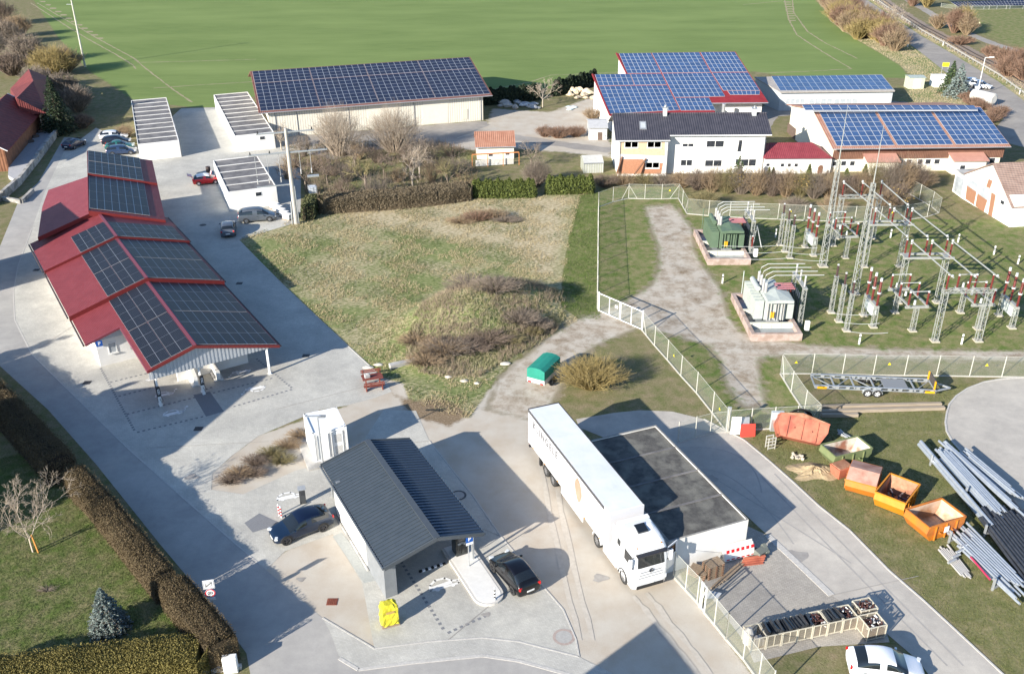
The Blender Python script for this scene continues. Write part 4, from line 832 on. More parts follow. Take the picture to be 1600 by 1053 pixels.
for s_,q0,q1,zb in ((.35,-4.0,7.05,2.62),(sw-.25,-7.25,-4.0,2.75)):
    lb_ = MB(cp,True); nseg = int((q1-q0)/.16)
    for k in range(nseg):
        qa,qb = q0+(q1-q0)*k/nseg,q0+(q1-q0)*(k+1)/nseg; o1 = .05 if k%2 else 0.0
        for (u0,u1,oo) in ((qa,qb,o1),):
            z0_,z1_ = z4-SL*abs(u0)-.18,z4-SL*abs(u1)-.18
            if min(z0_,z1_) <= zb: continue
            lb_.add([cg(s_-oo,u0,zb),cg(s_-oo,u1,zb),cg(s_-oo,u1,z1_),cg(s_-oo,u0,z0_),cg(s_+.06,u0,zb),cg(s_+.06,u1,zb),cg(s_+.06,u1,z1_),cg(s_+.06,u0,z0_)],[(0,3,2,1),(4,5,6,7),(0,1,5,4),(1,2,6,5),(2,3,7,6),(3,0,4,7)])
    lb_.build('gable_cladding', M['trapez'])
a1_,b1_ = cg(sw,qw,0),cg(sw,-1.2,0)
window(cp,a1_,b1_,167,536,184,549,pane=M['greypane'])
def post(px,py,ztop,r=.09,m=None):
    c = P(px,py); mb = MB(cp,True); mb.bar(c,c+up*ztop,r*2,r*2); mb.cb((c.x,c.y,.03),(.35,.35,.05),rz=R(30)); return mb.build('post', m or M['wframe'])
post(421.8,584.3,2.75); post(251.3,631,2.9,.07); post(317,611.5,2.75,.08)
mb = MB(cp,True); mb.tube([P(248,629)+up*0,P(248,629)+up*3.3,cpt(.1,-4.15,z4,-.2)],.05,6); mb.build('downpipe', mat('dark_pipe',(.12,.12,.13),rough=.5))
# parking sign plates fixed to carport, letters as meshes
def text_obj(s, size, m, M4, parent=None, name='lettering', ext=.004, cw=1.0, bold=0):
    cu = bpy.data.curves.new(name,'FONT'); cu.body = s; cu.size = size; cu.align_x = 'CENTER'; cu.align_y = 'CENTER'; cu.extrude = ext; cu.offset = bold; cu.space_character = cw
    ob = bpy.data.objects.new(name, cu); COL.objects.link(ob); dg = bpy.context.evaluated_depsgraph_get(); me = bpy.data.meshes.new_from_object(ob.evaluated_get(dg)); bpy.data.objects.remove(ob)
    me.materials.clear(); me.materials.append(m); me.transform(M4)
    o = bpy.data.objects.new(name, me); COL.objects.link(o)
    if parent is not None:
        loc, rz = INV[parent.name]; me.transform(Matrix.Rotation(-rz,4,'Z') @ Matrix.Translation(-loc)); o.parent = parent; INV[o.name] = INV[parent.name]
    return o
def facing(c, az, tilt=0):
    "matrix for a plate standing at c whose face looks toward heading az (degrees, world), x to the right for the reader"
    n = Vector((math.cos(R(az)),math.sin(R(az)),0)); x = Vector((0,0,1)).cross(n); m_ = Matrix((x,Vector((0,0,1)),n)).transposed().to_4x4(); m_.translation = c; return m_
M['signblue'] = mat('sign_blue',(.01,.10,.42),rough=.4); M['signwhite'] = mat('sign_white',(.85,.85,.85),rough=.4); M['signblack'] = mat('sign_black',(.02,.02,.02),rough=.5); M['signred'] = mat('sign_red',(.55,.015,.02),rough=.4)
M['galv'] = mat('galvanised_steel',(.42,.44,.45),(.52,.54,.55),5,rough=.4,metal=.5)
def parksign(px, py, z, az, label, pole=None, size=.5):
    c = P(px,py,z); t = thing('parking_sign',label,'parking sign',(c.x,c.y,0),0,'blue parking signs')
    m4 = facing(c,az); mb = MB(t,True); mb.T = m4; mb.box(-size/2,size/2,-size/2,size/2,-.012,.012); mb.build('plate', M['signblue'])
    mb = MB(t,True); mb.T = m4; mb.box(-size/2,size/2,-size*.92,-size*.54,-.012,.012); mb.build('lower_plate', M['signwhite'])
    text_obj('P', size*.8, M['signwhite'], m4 @ Matrix.Translation((0,0,.014)), t, 'letter', bold=.012)
    if pole: mb = MB(t,True); b = P(*pole); mb.tube([(b.x,b.y,0),(b.x,b.y,z-size*.5)],.035,8); mb.build('pole', M['galv'])
    return t
parksign(155,537,2.6,-57,'blue P parking sign on the white carport wall, beside its small window',size=.55)
parksign(310.4,567,2.55,-57,'blue P parking sign on the middle white post of the red carport',size=.62)
# charging posts of the carport
def charger(px, py, label, z=1.1):
    c = P(px,py); t = thing('charging_post',label,'charging post',(c.x,c.y,0),R(32),'charging posts at the red carport')
    mb = MB(t); mb.box(-.16,.16,-.42,-.16,z-.1,z+.75); mb.build('charger_box', mat('charger_black',(.02,.022,.025),rough=.35)); b_ = t.children[0]
    mb = MB(t); 
    for k,(x0,x1,z0,z1) in enumerate(((-.08,-.04,z+.1,z+.6),(.04,.08,z+.1,z+.6),(-.08,.08,z+.55,z+.6),(-.08,.08,z+.3,z+.35))): mb.box(x0,x1,-.44,-.421,z0,z1)
    mb.build('charging_symbol', M['signwhite'], b_)
    mb = MB(t); mb.tube([(.1,-.4,z),(.22,-.5,z-.5),(.1,-.5,z-.75),(0,-.45,z-.3)],.02,6); mb.build('cable', M['signblack'])
    mb = MB(t); mb.box(-.12,.12,-.38,-.2,0,z-.1); mb.build('pedestal', M['wframe'])
    return t
charger(250.5,632,'black charging post at the front left corner of the red carport'); charger(317.5,614,'black charging post at the middle white post of the red carport')
mb = MB(); lw = []
for (a,b),lb in ((((299,583),(307.5,604)),'left of two low white concrete walls under the carport gable'),(((331,574),(342.5,595)),'right of two low white concrete walls under the carport gable')):
    a,b = P(*a),P(*b); mb = MB(); mb.bar(a+up*.5,b+up*.5,.35,1.0); mb.bar(a+up*.06,b+up*.06,.8,.12); tag(mb.build('low_wall', M['render']),lb,'wall','low concrete walls under the carport')
# ================================================================ DARK ROOFED CHARGING BUILDING
ev = thing('charging_hall','small charging hall with anthracite gable roof, open front and white wall panel','building',(-4.79,47.04,0),R(117.9))
EA, ED, EN = frame2((-4.79,47.04),117.9)
def ep(s,q,z): return EA+ED*s+EN*q+Vector((0,0,z))
zL,zRr,zr_ = 2.62,2.70,3.56; LB = 12.45
roofL = tiles('anthracite_roof_left',(.052,.062,.072),(.066,.077,.088),.33,.42)
mb = MB(ev,True); mb.slab([ep(0,-3.56,zL),ep(0,0,zr_),ep(LB,0,zr_),ep(LB,-3.56,zL)],.14)
nrb = 37
for k in range(nrb):
    s = .17+(LB-.34)*k/(nrb-1); mb.bar(ep(s,-3.53,zL+.02),ep(s,-.05,zr_+.01),.05,.05)
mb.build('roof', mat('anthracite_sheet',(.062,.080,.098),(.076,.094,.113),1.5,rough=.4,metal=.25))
mb = MB(ev,True); mb.slab([ep(0,0,zr_),ep(0,3.25,zRr),ep(LB,3.25,zRr),ep(LB,0,zr_)],.14)
nrb = 37
for k in range(nrb):
    s = .17+(LB-.34)*k/(nrb-1)
    for e_ in (0,): mb.bar(ep(s,.05,zr_+.012),ep(s,3.23,zRr+.022),.11,.07)
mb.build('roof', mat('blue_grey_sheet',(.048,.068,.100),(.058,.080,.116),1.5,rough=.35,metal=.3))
mb = MB(ev,True)
mb.bar(ep(-.03,-.0,zr_+.07),ep(LB+.03,0,zr_+.07),.42,.05)
for s in (-.04,LB+.04):
    mb.bar(ep(s,-3.6,zL-.05),ep(s,0,zr_-.03),.09,.27); mb.bar(ep(s,0,zr_-.03),ep(s,3.3,zRr-.05),.09,.27)
mb.build('verge_trim', mat('anthracite_trim',(.085,.10,.115),(.10,.115,.13),2,rough=.4,metal=.3))
M['gut'] = mat('gutter_grey',(.16,.18,.20),rough=.35,metal=.5)
mb = MB(ev,True); mb.tube([ep(0,3.35,zRr-.08),ep(LB,3.35,zRr-.08)],.07,8); mb.build('gutter',M['gut'])
mb = MB(ev,True); mb.tube([ep(0,-3.66,zL-.08),ep(LB,-3.66,zL-.08)],.075,8)
for k in range(50): s = .1+LB*k/50; mb.bar(ep(s,-3.72,zL-.02),ep(s,-3.5,zL+.03),.03,.03)
mb.build('gutter', mat('gutter_grey',(.16,.18,.20),rough=.35,metal=.5))
cn = P(603.3,935.2)-EA; cs,cq = cn.dot(ED),cn.dot(EN)
def ebox(mb,s0,s1,q0,q1,z0,z1): mb.add([ep(s,q,z) for z in (z0,z1) for s,q in ((s0,q0),(s0,q1),(s1,q1),(s1,q0))],[(0,1,2,3),(7,6,5,4),(0,4,5,1),(1,5,6,2),(2,6,7,3),(3,7,4,0)])
M['evwall'] = mat('grey_wall_panel',(.22,.235,.25),(.27,.285,.30),1.5,rough=.5,metal=.2)
mb = MB(ev,True); ebox(mb,cs,9.9,cq,cq+.22,0,zL-.12); ebox(mb,cs,cs+.22,cq+.221,cq+.78,0,zL-.05); mb.build('wall', M['evwall'])
mb = MB(ev,True); ebox(mb,3.4,9.6,cq-.04,cq-.003,.22,2.35); mb.build('wall_panel', M['render'])
mb = MB(ev,True); ebox(mb,3.1,9.9,cq-.16,cq-.05,0,.14); mb.build('plinth', M['concrete'])
mb = MB(ev,True); ebox(mb,9.7,9.9,cq+.221,2.6,0,2.75); mb.build('back_wall', M['evwall'])
for s,q in ((11.8,-3.2),(11.8,-2.6),(11.9,2.7),(.7,2.75),(6,2.75)): mb = MB(ev,True); ebox(mb,s,s+.14,q,q+.14,0,zL-.05); mb.build('post', M['galv'])
mb = MB(ev,True); mb.bar(ep(.25,-3.4,zL-.1),ep(.25,-.02,zr_-.16),.12,.2); mb.bar(ep(.25,.02,zr_-.16),ep(.25,3.1,zRr-.12),.12,.2); mb.build('rafter', M['render'])
mb = MB(ev,True); zc = 2.66; mb.add([ep(s,q,z) for s,q,z in ((.3,-3.3,zL-.15),(.3,0,zr_-.22),(.3,3.1,zRr-.15),(9.6,3.1,zRr-.15),(9.6,0,zr_-.22),(9.6,-3.3,zL-.15))],[(0,1,4,5),(1,2,3,4)]); mb.build('ceiling', mat('dark_soffit',(.07,.075,.085),rough=.7))
# raised island with rounded end
ia,ib = P(722,870),P(769,940); idr = (ib-ia).normalized(); iw = 1.0
isl = thing('kerb_island','raised white concrete island with rounded end beside the dark roofed charging hall','traffic island',(ia.x,ia.y,0),0)
def stadium(a,b,w,n=12,both=False):
    d = (b-a).normalized(); n_ = Vector((-d.y,d.x,0)); pts = [a+n_*w,a-n_*w]; c = b-d*w
    return pts+[c+(-n_*math.cos(math.pi*k/n)+d*math.sin(math.pi*k/n))*w for k in range(n+1)]
mb = MB(isl,True); mb.prism([(p.x,p.y) for p in stadium(ia-idr*1.2,ib+idr*.35,.98)],0,.17); mb.build('kerb', mat('island_kerb',(.50,.48,.45),(.58,.56,.52),5,rough=.85))
mb = MB(isl,True); mb.prism([(p.x,p.y) for p in stadium(ia-idr*1.2,ib+idr*.2,.80)],.171,.185); mb.build('top', mat('island_top',(.66,.65,.62),(.74,.73,.70),3,rough=.85))
cpos = ia-idr*.35
ch = thing('fast_charger','tall black fast charger with coiled cables on the kerb island','charger',(cpos.x,cpos.y,.185),math.atan2(idr.y,idr.x)+math.pi/2)
mb = MB(ch); mb.box(-.42,.42,-.4,.4,0,1.95); mb.build('housing', mat('charger_housing',(.025,.03,.03),(.04,.045,.045),3,rough=.3), bevel=.04)
mb = MB(ch); mb.box(-.25,.25,-.42,-.401,1.2,1.6); mb.build('screen', M['pane'])
mb = MB(ch); mb.box(-.3,.3,-.43,-.401,.95,1.1); mb.box(.1,.2,-.48,-.43,.9,1.05); mb.build('connector', mat('connector_grey',(.35,.36,.35),rough=.5))
mb = MB(ch); 
for s in (-1,1): mb.tube([(s*.3,-.42,1.9),(s*.42,-.55,1.3),(s*.3,-.6,.5),(s*.12,-.55,.35),(s*.05,-.46,1.0)],.03,6)
mb.build('cable', M['signblack'])
parksign(733.5,842,2.5,-62,'blue P parking sign on a grey pole standing on the kerb island',pole=(733,887.5),size=.5)
def bollard(px,py,z,label,h=.95,group='red and white striped bollards',dark=False):
    c = P(px,py,z); t = thing('striped_bollard',label,'bollard',(c.x,c.y,z),0,group)
    mb = MB(t)
    for k in range(7): mb.tube([(0,0,h*k/7),(0,0,h*(k+1)/7)],.06,10,mi=k%2)
    mb.tube([(0,0,h),(0,0,h+.03)],[.06,.02],10); mb.build('post', [M['signwhite'], M['signblack'] if dark else M['signred']])
    mb = MB(t); mb.tube([(0,0,0),(0,0,.03)],.12,10); mb.build('foot', M['galv']); return t
bollard(773,936,.185,'dark and white striped bollard on the rounded end of the kerb island',dark=True)
bollard(436.5,805,0,'red and white striped bollard beside the nose of the blue hatchback, the farther one'); bollard(440,808,0,'red and white striped bollard beside the nose of the blue hatchback, the nearer one')
c = P(474,786); t = thing('charging_post','dark charging post with grey top behind the blue hatchback','charging post',(c.x,c.y,0),R(15))
mb = MB(t); mb.box(-.22,.22,-.12,.12,0,1.25); mb.build('housing', mat('post_anthracite',(.05,.055,.06),rough=.4),bevel=.02); mb = MB(t); mb.cb((0,-.02,1.35),(.55,.4,.05),rx=R(20)); mb.build('hood', M['galv'])
mb = MB(t); mb.box(-.12,.12,-.14,-.121,.75,1.1); mb.build('screen', M['pane'])
a,b = P(655,894),P(696,881); t = thing('wheel_stop','long black and white striped wheel stop bar on the ground of the charging bay','wheel stop',(a.x,a.y,0),math.atan2((b-a).y,(b-a).x)); L_ = (b-a).length
mb = MB(t)
for k in range(9): mb.box(L_*k/9,L_*(k+1)/9,-.08,.08,0,.12,k%2)
mb.build('bar',[M['signblack'],M['signwhite']])
# yellow wrapped charger
c = P(609,972); t = thing('wrapped_charger','charging post wrapped in crumpled yellow plastic foil on a wooden pallet','charger',(c.x,c.y,0),R(20))
mb = MB(t); n=22
rnd = random.Random(5); secs = []
for i,z in enumerate([.12,.3,.55,.8,1.05,1.3,1.5,1.58]):
    w_ = .52 if z < 1.4 else (.46 if z < 1.55 else .3); dd_ = .42 if z < 1.4 else (.38 if z < 1.55 else .22); ring = []
    for k in range(n):
        a = 2*math.pi*k/n; cx = math.copysign(min(1,abs(math.cos(a))*1.35),math.cos(a)); cy = math.copysign(min(1,abs(math.sin(a))*1.35),math.sin(a)); j = 1+rnd.uniform(-.09,.09)
        if a > 2.6 and a < 3.7 and z < 1.3: j += .18*math.sin(z*2.5)
        ring.append((cx*w_*j,cy*dd_*j,z+rnd.uniform(-.03,.03)))
    secs.append(ring)
mb.loft(secs); mb.build('foil', mat('yellow_foil',(.62,.56,.04),(.52,.46,.03),5,rough=.3,bump=.6,bscale=6))
mb = MB(t)
for k in range(3): mb.box(-.55,.55,-.45+k*.4,-.33+k*.4,0,.1)
mb.box(-.55,.55,-.45,.47,.101,.12); mb.build('pallet', M['wood'])
mb = MB(t); mb.box(-.26,.26,-.47,-.44,1.1,1.26); mb.build('slot', mat('foil_slot',(.45,.30,.10),rough=.6))
# painted charging symbols
def strip(mb, pts, w, z=.0215):
    for i in range(len(pts)-1):
        a,b = pts[i],pts[i+1]; d = (b-a).normalized(); n_ = Vector((-d.y,d.x,0))*w/2; mb.add([(p.x,p.y,z) for p in (a-d*w*.3-n_,b+d*w*.3-n_,b+d*w*.3+n_,a-d*w*.3+n_)],[(0,1,2,3)])
def symbol(px,py,ang,s,lb=None,dz=.0):
    c = P(px,py); X = Vector((math.cos(R(ang)),math.sin(R(ang)),0)); Y = Vector((-X.y,X.x,0)); f = lambda x,y: c+X*x*s+Y*y*s; mb = MB()
    strip(mb,[f(-.95,-.3),f(-.8,.2),f(-.35,.5),f(.3,.45),f(.6,.05),f(1.0,-.1),f(.98,-.35),f(-.95,-.3)],.17*s,.0215)
    strip(mb,[f(-.7,-.12),f(.5,-.06)],.30*s,.0225)
    for x in (-.5,.55): mb.add([(f(x+.16*math.cos(k),-.38+.16*math.sin(k))).to_tuple()[:2]+(.0235,) for k in [q*.785 for q in range(8)]],[tuple(range(8))])
    strip(mb,[f(1.0,-.1),f(1.25,.1),f(1.2,.4),f(1.4,.55)],.07*s,.0245); mb.add([(f(1.45+.14*math.cos(k),.6+.14*math.sin(k))).to_tuple()[:2]+(.0235,) for k in [q*.785 for q in range(8)]],[tuple(range(8))])
    o = mb.build('bay_marking', M['white_paint']); o['kind'] = 'structure'
for q in ((256,616,25,.75),(270,645,25,.85),(238,592,25,.6),(400,608,200,.85),(378,582,200,.8),(450,775,20,.85),(692,912,25,1.0)): symbol(*q)
# ================================================================ VEHICLES
M['tyre'] = mat('tyre_rubber',(.02,.02,.02),(.035,.035,.035),8,rough=.85)
M['rim'] = mat('alloy_rim',(.45,.46,.48),rough=.3,metal=.8); M['darkrim'] = mat('dark_rim',(.09,.09,.10),rough=.35,metal=.7); M['whiterim'] = mat('white_rim',(.75,.75,.75),rough=.4)
M['carglass'] = mat('car_glass',(.012,.016,.02),rough=.05,spec=.9); M['lampglass'] = mat('headlight_glass',(.65,.68,.70),rough=.1,spec=.8); M['taillight'] = mat('tail_light',(.45,.01,.01),rough=.2); M['plate'] = mat('number_plate',(.75,.75,.73),rough=.4)
M['trim'] = mat('black_trim',(.02,.02,.022),rough=.5)
def paint(name, c, metal=.3): return mat('car_paint_'+name, c, [min(1,x*1.15+.002) for x in c], .6, rough=.28, metal=metal, coat=.6)
def wheel(t, x, y, r, w, rim, side, name='wheel', hub=.62, spokes=5):
    mb = MB(t); s = side
    pr = [(r*.62,-w/2),(r*.92,-w/2),(r,-w*.36),(r,w*.36),(r*.92,w/2),(r*.62,w/2)]; n = 22
    mb.loft([[(x+a*math.cos(2*math.pi*k/n), y+b, r+a*math.sin(2*math.pi*k/n)) for a,b in pr] for k in range(n+1)],caps=False)
    o = mb.build(name, M['tyre'], smooth=True)
    mb = MB(t); yy = y+s*w*.42
    mb.add([(x+r*.64*math.cos(2*math.pi*k/n),yy-s*w*.3,r+r*.64*math.sin(2*math.pi*k/n)) for k in range(n)],[tuple(range(n))],1)
    for k in range(spokes):
        a = 2*math.pi*k/spokes; c = (x,yy,r); e = (x+r*.62*math.cos(a),yy,r+r*.62*math.sin(a)); mb.bar(c,e,r*.17,.03,up=(0,1,0))
    mb.loft([[(x+q*r*math.cos(2*math.pi*k/n),yy+d,r+q*r*math.sin(2*math.pi*k/n)) for q,d in ((.56,0),(.66,0),(.66,-s*.05),(.56,-s*.05))] for k in range(n+1)],caps=False)
    mb.tube([(x,yy-s*.04,r),(x,yy+s*.02,r)],r*.16,8)
    mb.build('rim', [rim,M['trim']], o)
    return o
PROF = {
 'hatch': [(0,.70,.28,.50,.52,.85),(.02,.88,.22,.60,.62,.88),(.10,.97,.20,.70,.735,.9),(.24,1,.20,.83,.88,.9),(.42,1,.20,.90,1.42,.74),(.55,1,.20,.92,1.49,.74),(.60,1,.20,.92,1.495,.74),(.78,1,.20,.95,1.45,.71),(.93,.98,.22,1.0,1.20,.72),(.975,.95,.26,.98,1.02,.8),(1,.86,.36,.75,.78,.82)],
 'estate':[(0,.70,.28,.50,.52,.85),(.02,.88,.22,.60,.62,.88),(.09,.97,.20,.70,.735,.9),(.24,1,.20,.85,.89,.9),(.38,1,.20,.92,1.42,.74),(.55,1,.20,.93,1.49,.74),(.59,1,.20,.93,1.49,.74),(.88,1,.20,.96,1.46,.72),(.965,.98,.22,.97,1.12,.76),(.98,.95,.26,.95,1.0,.82),(1,.86,.36,.72,.76,.82)],
 'van':   [(0,.75,.28,.62,.64,.85),(.02,.90,.22,.72,.75,.88),(.08,.98,.20,.84,.87,.9),(.17,1,.20,.95,1.02,.9),(.34,1,.20,1.0,1.68,.80),(.5,1,.20,1.02,1.76,.80),(.55,1,.20,1.02,1.77,.80),(.9,1,.20,1.05,1.74,.78),(.975,.98,.22,1.05,1.30,.82),(.985,.96,.26,1.0,1.06,.86),(1,.88,.36,.72,.76,.86)],
 'mini':  [(0,.72,.26,.55,.57,.85),(.02,.88,.20,.66,.69,.88),(.10,.97,.18,.78,.82,.9),(.25,1,.18,.86,.91,.9),(.37,1,.18,.88,1.36,.80),(.52,1,.18,.90,1.41,.80),(.57,1,.18,.90,1.41,.80),(.86,1,.18,.93,1.36,.78),(.95,.97,.20,.95,1.08,.82),(.975,.94,.24,.92,.96,.85),(1,.86,.34,.72,.75,.85)],
 'sedan': [(0,.70,.28,.50,.52,.85),(.02,.88,.22,.60,.62,.88),(.10,.97,.20,.70,.735,.9),(.28,1,.20,.83,.86,.9),(.43,1,.20,.88,1.36,.72),(.55,1,.20,.90,1.41,.72),(.59,1,.20,.90,1.41,.72),(.72,1,.20,.93,1.36,.70),(.87,.98,.22,.95,1.0,.76),(.97,.95,.26,.93,.95,.85),(1,.86,.36,.75,.78,.85)]}
def car(label, c, rz, kind, L, W_, Hs, pm, rim, roofm=None, cat='car', group='parked cars', wb=.61, r=.32, gm=None, name='parked_car'):
    "origin at the middle of the wheelbase on the ground, front toward +x"
    t = thing(name, label, cat, (c[0],c[1],.012), rz, group); pr = PROF[kind]; hw = W_/2; sc = Hs/{'hatch':1.5,'estate':1.5,'van':1.77,'mini':1.41,'sedan':1.41}[kind]
    secs = []
    for f,w_,zb,bl,tp,gw in pr:
        x = L*.52-L*f; w_ *= hw; g = gw*hw; zb*=1;bl*=sc;tp*=sc
        half = [(w_*.80,zb),(w_*.97,zb+.06),(w_,(zb+bl)*.5),(w_*.985,bl*.86),(w_*.94,bl)]+([(g+ (w_*.94-g)*.12,tp-.10*(tp-bl)),(g*.86,tp-.02),(g*.4,tp+.02)] if tp-bl > .25 else [(w_*.86,(bl+tp)/2),(w_*.68,tp),(w_*.3,tp+.015)])
        secs.append([(x,y,z) for y,z in half]+[(x,-y,z) for y,z in half[::-1]])
    mb = MB(t); n = 16; vs = [p for s in secs for p in s]; k = len(secs); mb.v = vs; iwin = 4
    for i in range(k-1):
        hi0, hi1 = pr[i][4]-pr[i][3] > .25, pr[i+1][4]-pr[i+1][3] > .25
        for j in range(n):
            m_ = 0; jj = j if j < 8 else 14-j
            if jj == iwin and hi0 and hi1 and i != 5: m_ = 1
            elif jj in (5,6,7) and hi0 and hi1: m_ = 2
            elif jj >= 4 and jj <= 7 and (hi0 != hi1): m_ = 1
            elif jj == 15: m_ = 3
            if hi0 and hi1 and kind != 'x' and (pr[i+1][4] < pr[i][4]-.15) and jj in (5,6,7): m_ = 1
            if j == 15: m_ = 3
            mb.f.append((i*n+j,i*n+(j+1)%n,(i+1)*n+(j+1)%n,(i+1)*n+j)); mb.mi.append(m_)
    mb.f += [tuple(range(n-1,-1,-1)),tuple(range((k-1)*n,k*n))]; mb.mi += [0,0]
    mb.build('body',[pm,gm or M['carglass'],roofm or pm,M['trim']],smooth=True,subsurf=1)
    a = L*.52-L*.18; b_ = a-L*wb; mid = (a+b_)/2
    for x in (a,b_):
        for s in (-1,1):
            wheel(t,x,s*(hw-.10),r,.22,rim,s)
            m2 = MB(t); m2.loft([[(x+q*math.cos(h),s*(hw*1.0+d),r+q*math.sin(h)) for q,d in ((r*1.02,-.10),(r*1.02,.012),(r*1.17,.012),(r*1.17,-.10))] for h in [math.pi*kk/12 for kk in range(13)]]); m2.build('wheel_arch', M['trim'])
    for s in (-1,1):
        m2 = MB(t); m2.cb((L*.52-.16,s*hw*.68,.62*sc),(.22,.34,.13),rz=-s*.5); m2.build('headlight',M['lampglass'],bevel=.03)
        m2 = MB(t); m2.cb((L*.52-L+.10,s*hw*.78,.88*sc),(.14,.22,.20),rz=s*.4); m2.build('tail_light',M['taillight'],bevel=.03)
        m2 = MB(t); m2.cb((L*.52-L*.33,s*(hw+.08),.95*sc),(.12,.18,.12)); m2.build('mirror',pm,bevel=.03)
        for q in (.62,): 
            m2 = MB(t); m2.box(L*.52-L*.50,L*.52-L*.46,min(s*hw,s*(hw+.02)),max(s*hw,s*(hw+.02)),.82*sc,.85*sc); m2.build('door_handle',M['trim'])
    m2 = MB(t); m2.box(L*.52-L-.015,L*.52-L+.02,-.26,.26,.56*sc,.67*sc); m2.build('number_plate',M['plate'])
    m2 = MB(t); m2.box(L*.52-.03,L*.52+.01,-.26,.26,.38*sc,.48*sc); m2.build('number_plate',M['plate'])
    m2 = MB(t); m2.box(L*.52-.06,L*.52-.005,-.5,.5,.26,.37); m2.build('grille',M['trim'])
    return t
def place(front_px, rear_px, W_, L, side):
    "ground contact of the two wheels nearest the viewer; side=+1 when the viewer looks at the car's left side"
    f, r_ = P(*front_px), P(*rear_px); d = (f-r_).normalized(); n_ = Vector((-d.y,d.x,0)); m_ = (f+r_)/2 - n_*side*(W_/2-.1)
    return m_-d*(L*.52-L*.485), math.atan2(d.y,d.x)
c,a = place((446,852),(508,829),1.8,4.3,1); car('dark blue five door hatchback parked behind the charging hall with its nose to the street',c,a,'hatch',4.3,1.82,1.56,paint('dark_blue',(.006,.018,.045)),M['darkrim'],roofm=paint('navy',(.004,.010,.032)),r=.36)
c,a = place((770,891),(803.3,930),1.75,4.1,1); car('black small hatchback beside the kerb island, rear and number plate toward the viewer',c,P(770,891) and a,'hatch',4.1,1.76,1.55,paint('black',(.006,.006,.007)),M['darkrim'],roofm=paint('black_roof',(.005,.005,.008)),r=.33)
c = P(1378,1050); car('white rounded small car at the lower right edge beside the wire cages',c,R(-8),'hatch',4.2,1.78,1.5,paint('white',(.74,.75,.78),0),M['rim'])
c,a = place((336.6,288.3),(307.8,292.7),1.7,3.8,-1)
mi = car('red compact car with white roof and its bonnet open beside the short garage row',P(322,287),R(21),'mini',3.75,1.7,1.41,paint('red',(.42,.008,.015)),M['whiterim'],roofm=paint('white_roof',(.72,.72,.72),0),r=.31)
mb = MB(mi); 
for k in range(5): mb.slab([(1.15-.55*1,-.6+.24*k,.95),(1.15-.55,-.6+.24*(k+1),.95),(1.45-.5,-.6+.24*(k+1),1.75),(1.45-.5,-.6+.24*k,1.75)][::-1],.04,k%2)
mb.build('open_bonnet',[paint('bonnet_red',(.42,.008,.015)),M['signwhite']])
mb = MB(mi); mb.slab([(-1.75,-.6,1.35),(-1.75,.6,1.35),(-2.35,.6,1.55),(-2.35,-.6,1.55)],.05); mb.build('open_tailgate',paint('tailgate_red',(.42,.02,.03)))
c,a = place((421.3,346.6),(385.3,349.5),1.8,4.75,-1); car('grey people carrier parked in the sun in front of the short garage row',c,a,'van',4.7,1.85,1.75,paint('grey',(.10,.115,.135)),M['rim'],cat='van',r=.34)
car('dark grey estate car in the shade, rear toward the viewer, beside the people carrier',P(357.5,364),R(104),'estate',4.4,1.78,1.5,paint('graphite',(.09,.105,.13)),M['rim'])
car('dark blue car driving off in the shade below the tall spruce at the far left',P(116.5,230.5),R(78),'hatch',4.3,1.8,1.5,paint('midnight',(.02,.03,.06)),M['rim'])
for (x,y),lb,cc,kd in (((178,217.5),'white car in the row beside the garages, farthest from the carport',(.66,.68,.70),'estate'),((182,225.5),'black estate car in the row beside the garages, next to the white one',(.008,.01,.02),'estate'),((187,233.5),'green saloon in the row beside the garages',(.02,.11,.10),'sedan'),((190,241),'dark blue car in the row beside the garages, nearest the carport roof',(.02,.04,.09),'estate')):
    car(lb,P(x,y),R(13),kd,4.4,1.76,1.45,paint('row',cc,.2),M['rim'])
M['yellowlamp'] = mat('amber_lamp',(.7,.25,.01),rough=.3)
# ---- articulated lorry
LO = P(824.8,637.6,4).lerp(P(873.5,629.4,4),.5); LA = R(-68.7)
lo = thing('articulated_lorry','white articulated lorry with box trailer and open cab door, beside the grey garage block','lorry',(LO.x,LO.y,0),LA)
WT = mat('white_tarpaulin',(.66,.66,.68),(.60,.60,.62),.7,rough=.45,bump=.15,bscale=1.5)
M['lorrywhite'] = paint('lorry_white',(.68,.69,.70),0)
mb = MB(lo); mb.box(0,13.75,-1.26,1.26,1.18,3.96); mb.build('trailer_body', WT)
mb = MB(lo); mb.box(.1,13.72,-1.24,1.24,3.962,4.0); mb.build('trailer_roof', mat('white_roof_tarp',(.74,.75,.77),(.62,.65,.70),.5,rough=.5,bump=.3,bscale=1.2))
mb = MB(lo); mb.box(.02,13.0,-1.285,-1.262,3.74,3.985,0); mb.build('roof_edge_shade', mat('dark_shade_strip',(.07,.07,.075),rough=.6))  # dark strip colours in the shade along the trailer's upper left edge
mb = MB(lo); mb.box(0,.08,-1.27,1.27,3.962,4.03); mb.box(.081,13.7,1.2,1.27,3.962,4.02); mb.build('roof_edge', M['trim'])
mb = MB(lo)
for k in range(24): mb.box(.3+k*.56,.33+k*.56,-1.275,-1.262,1.25,3.70)
mb.build('side_strap', M['plate'])
mb = MB(lo); mb.box(.03,13.7,-1.26,-1.2,1.02,1.178); mb.box(.03,13.7,1.2,1.26,1.02,1.178); mb.box(-.08,-.0,-1.2,1.2,1.0,1.16); mb.build('chassis_rail', M['lorrywhite'])
mb = MB(lo); mb.box(.3,13.0,-.5,.5,.85,1.17); mb.build('chassis', mat('chassis_grey',(.06,.06,.065),rough=.6))
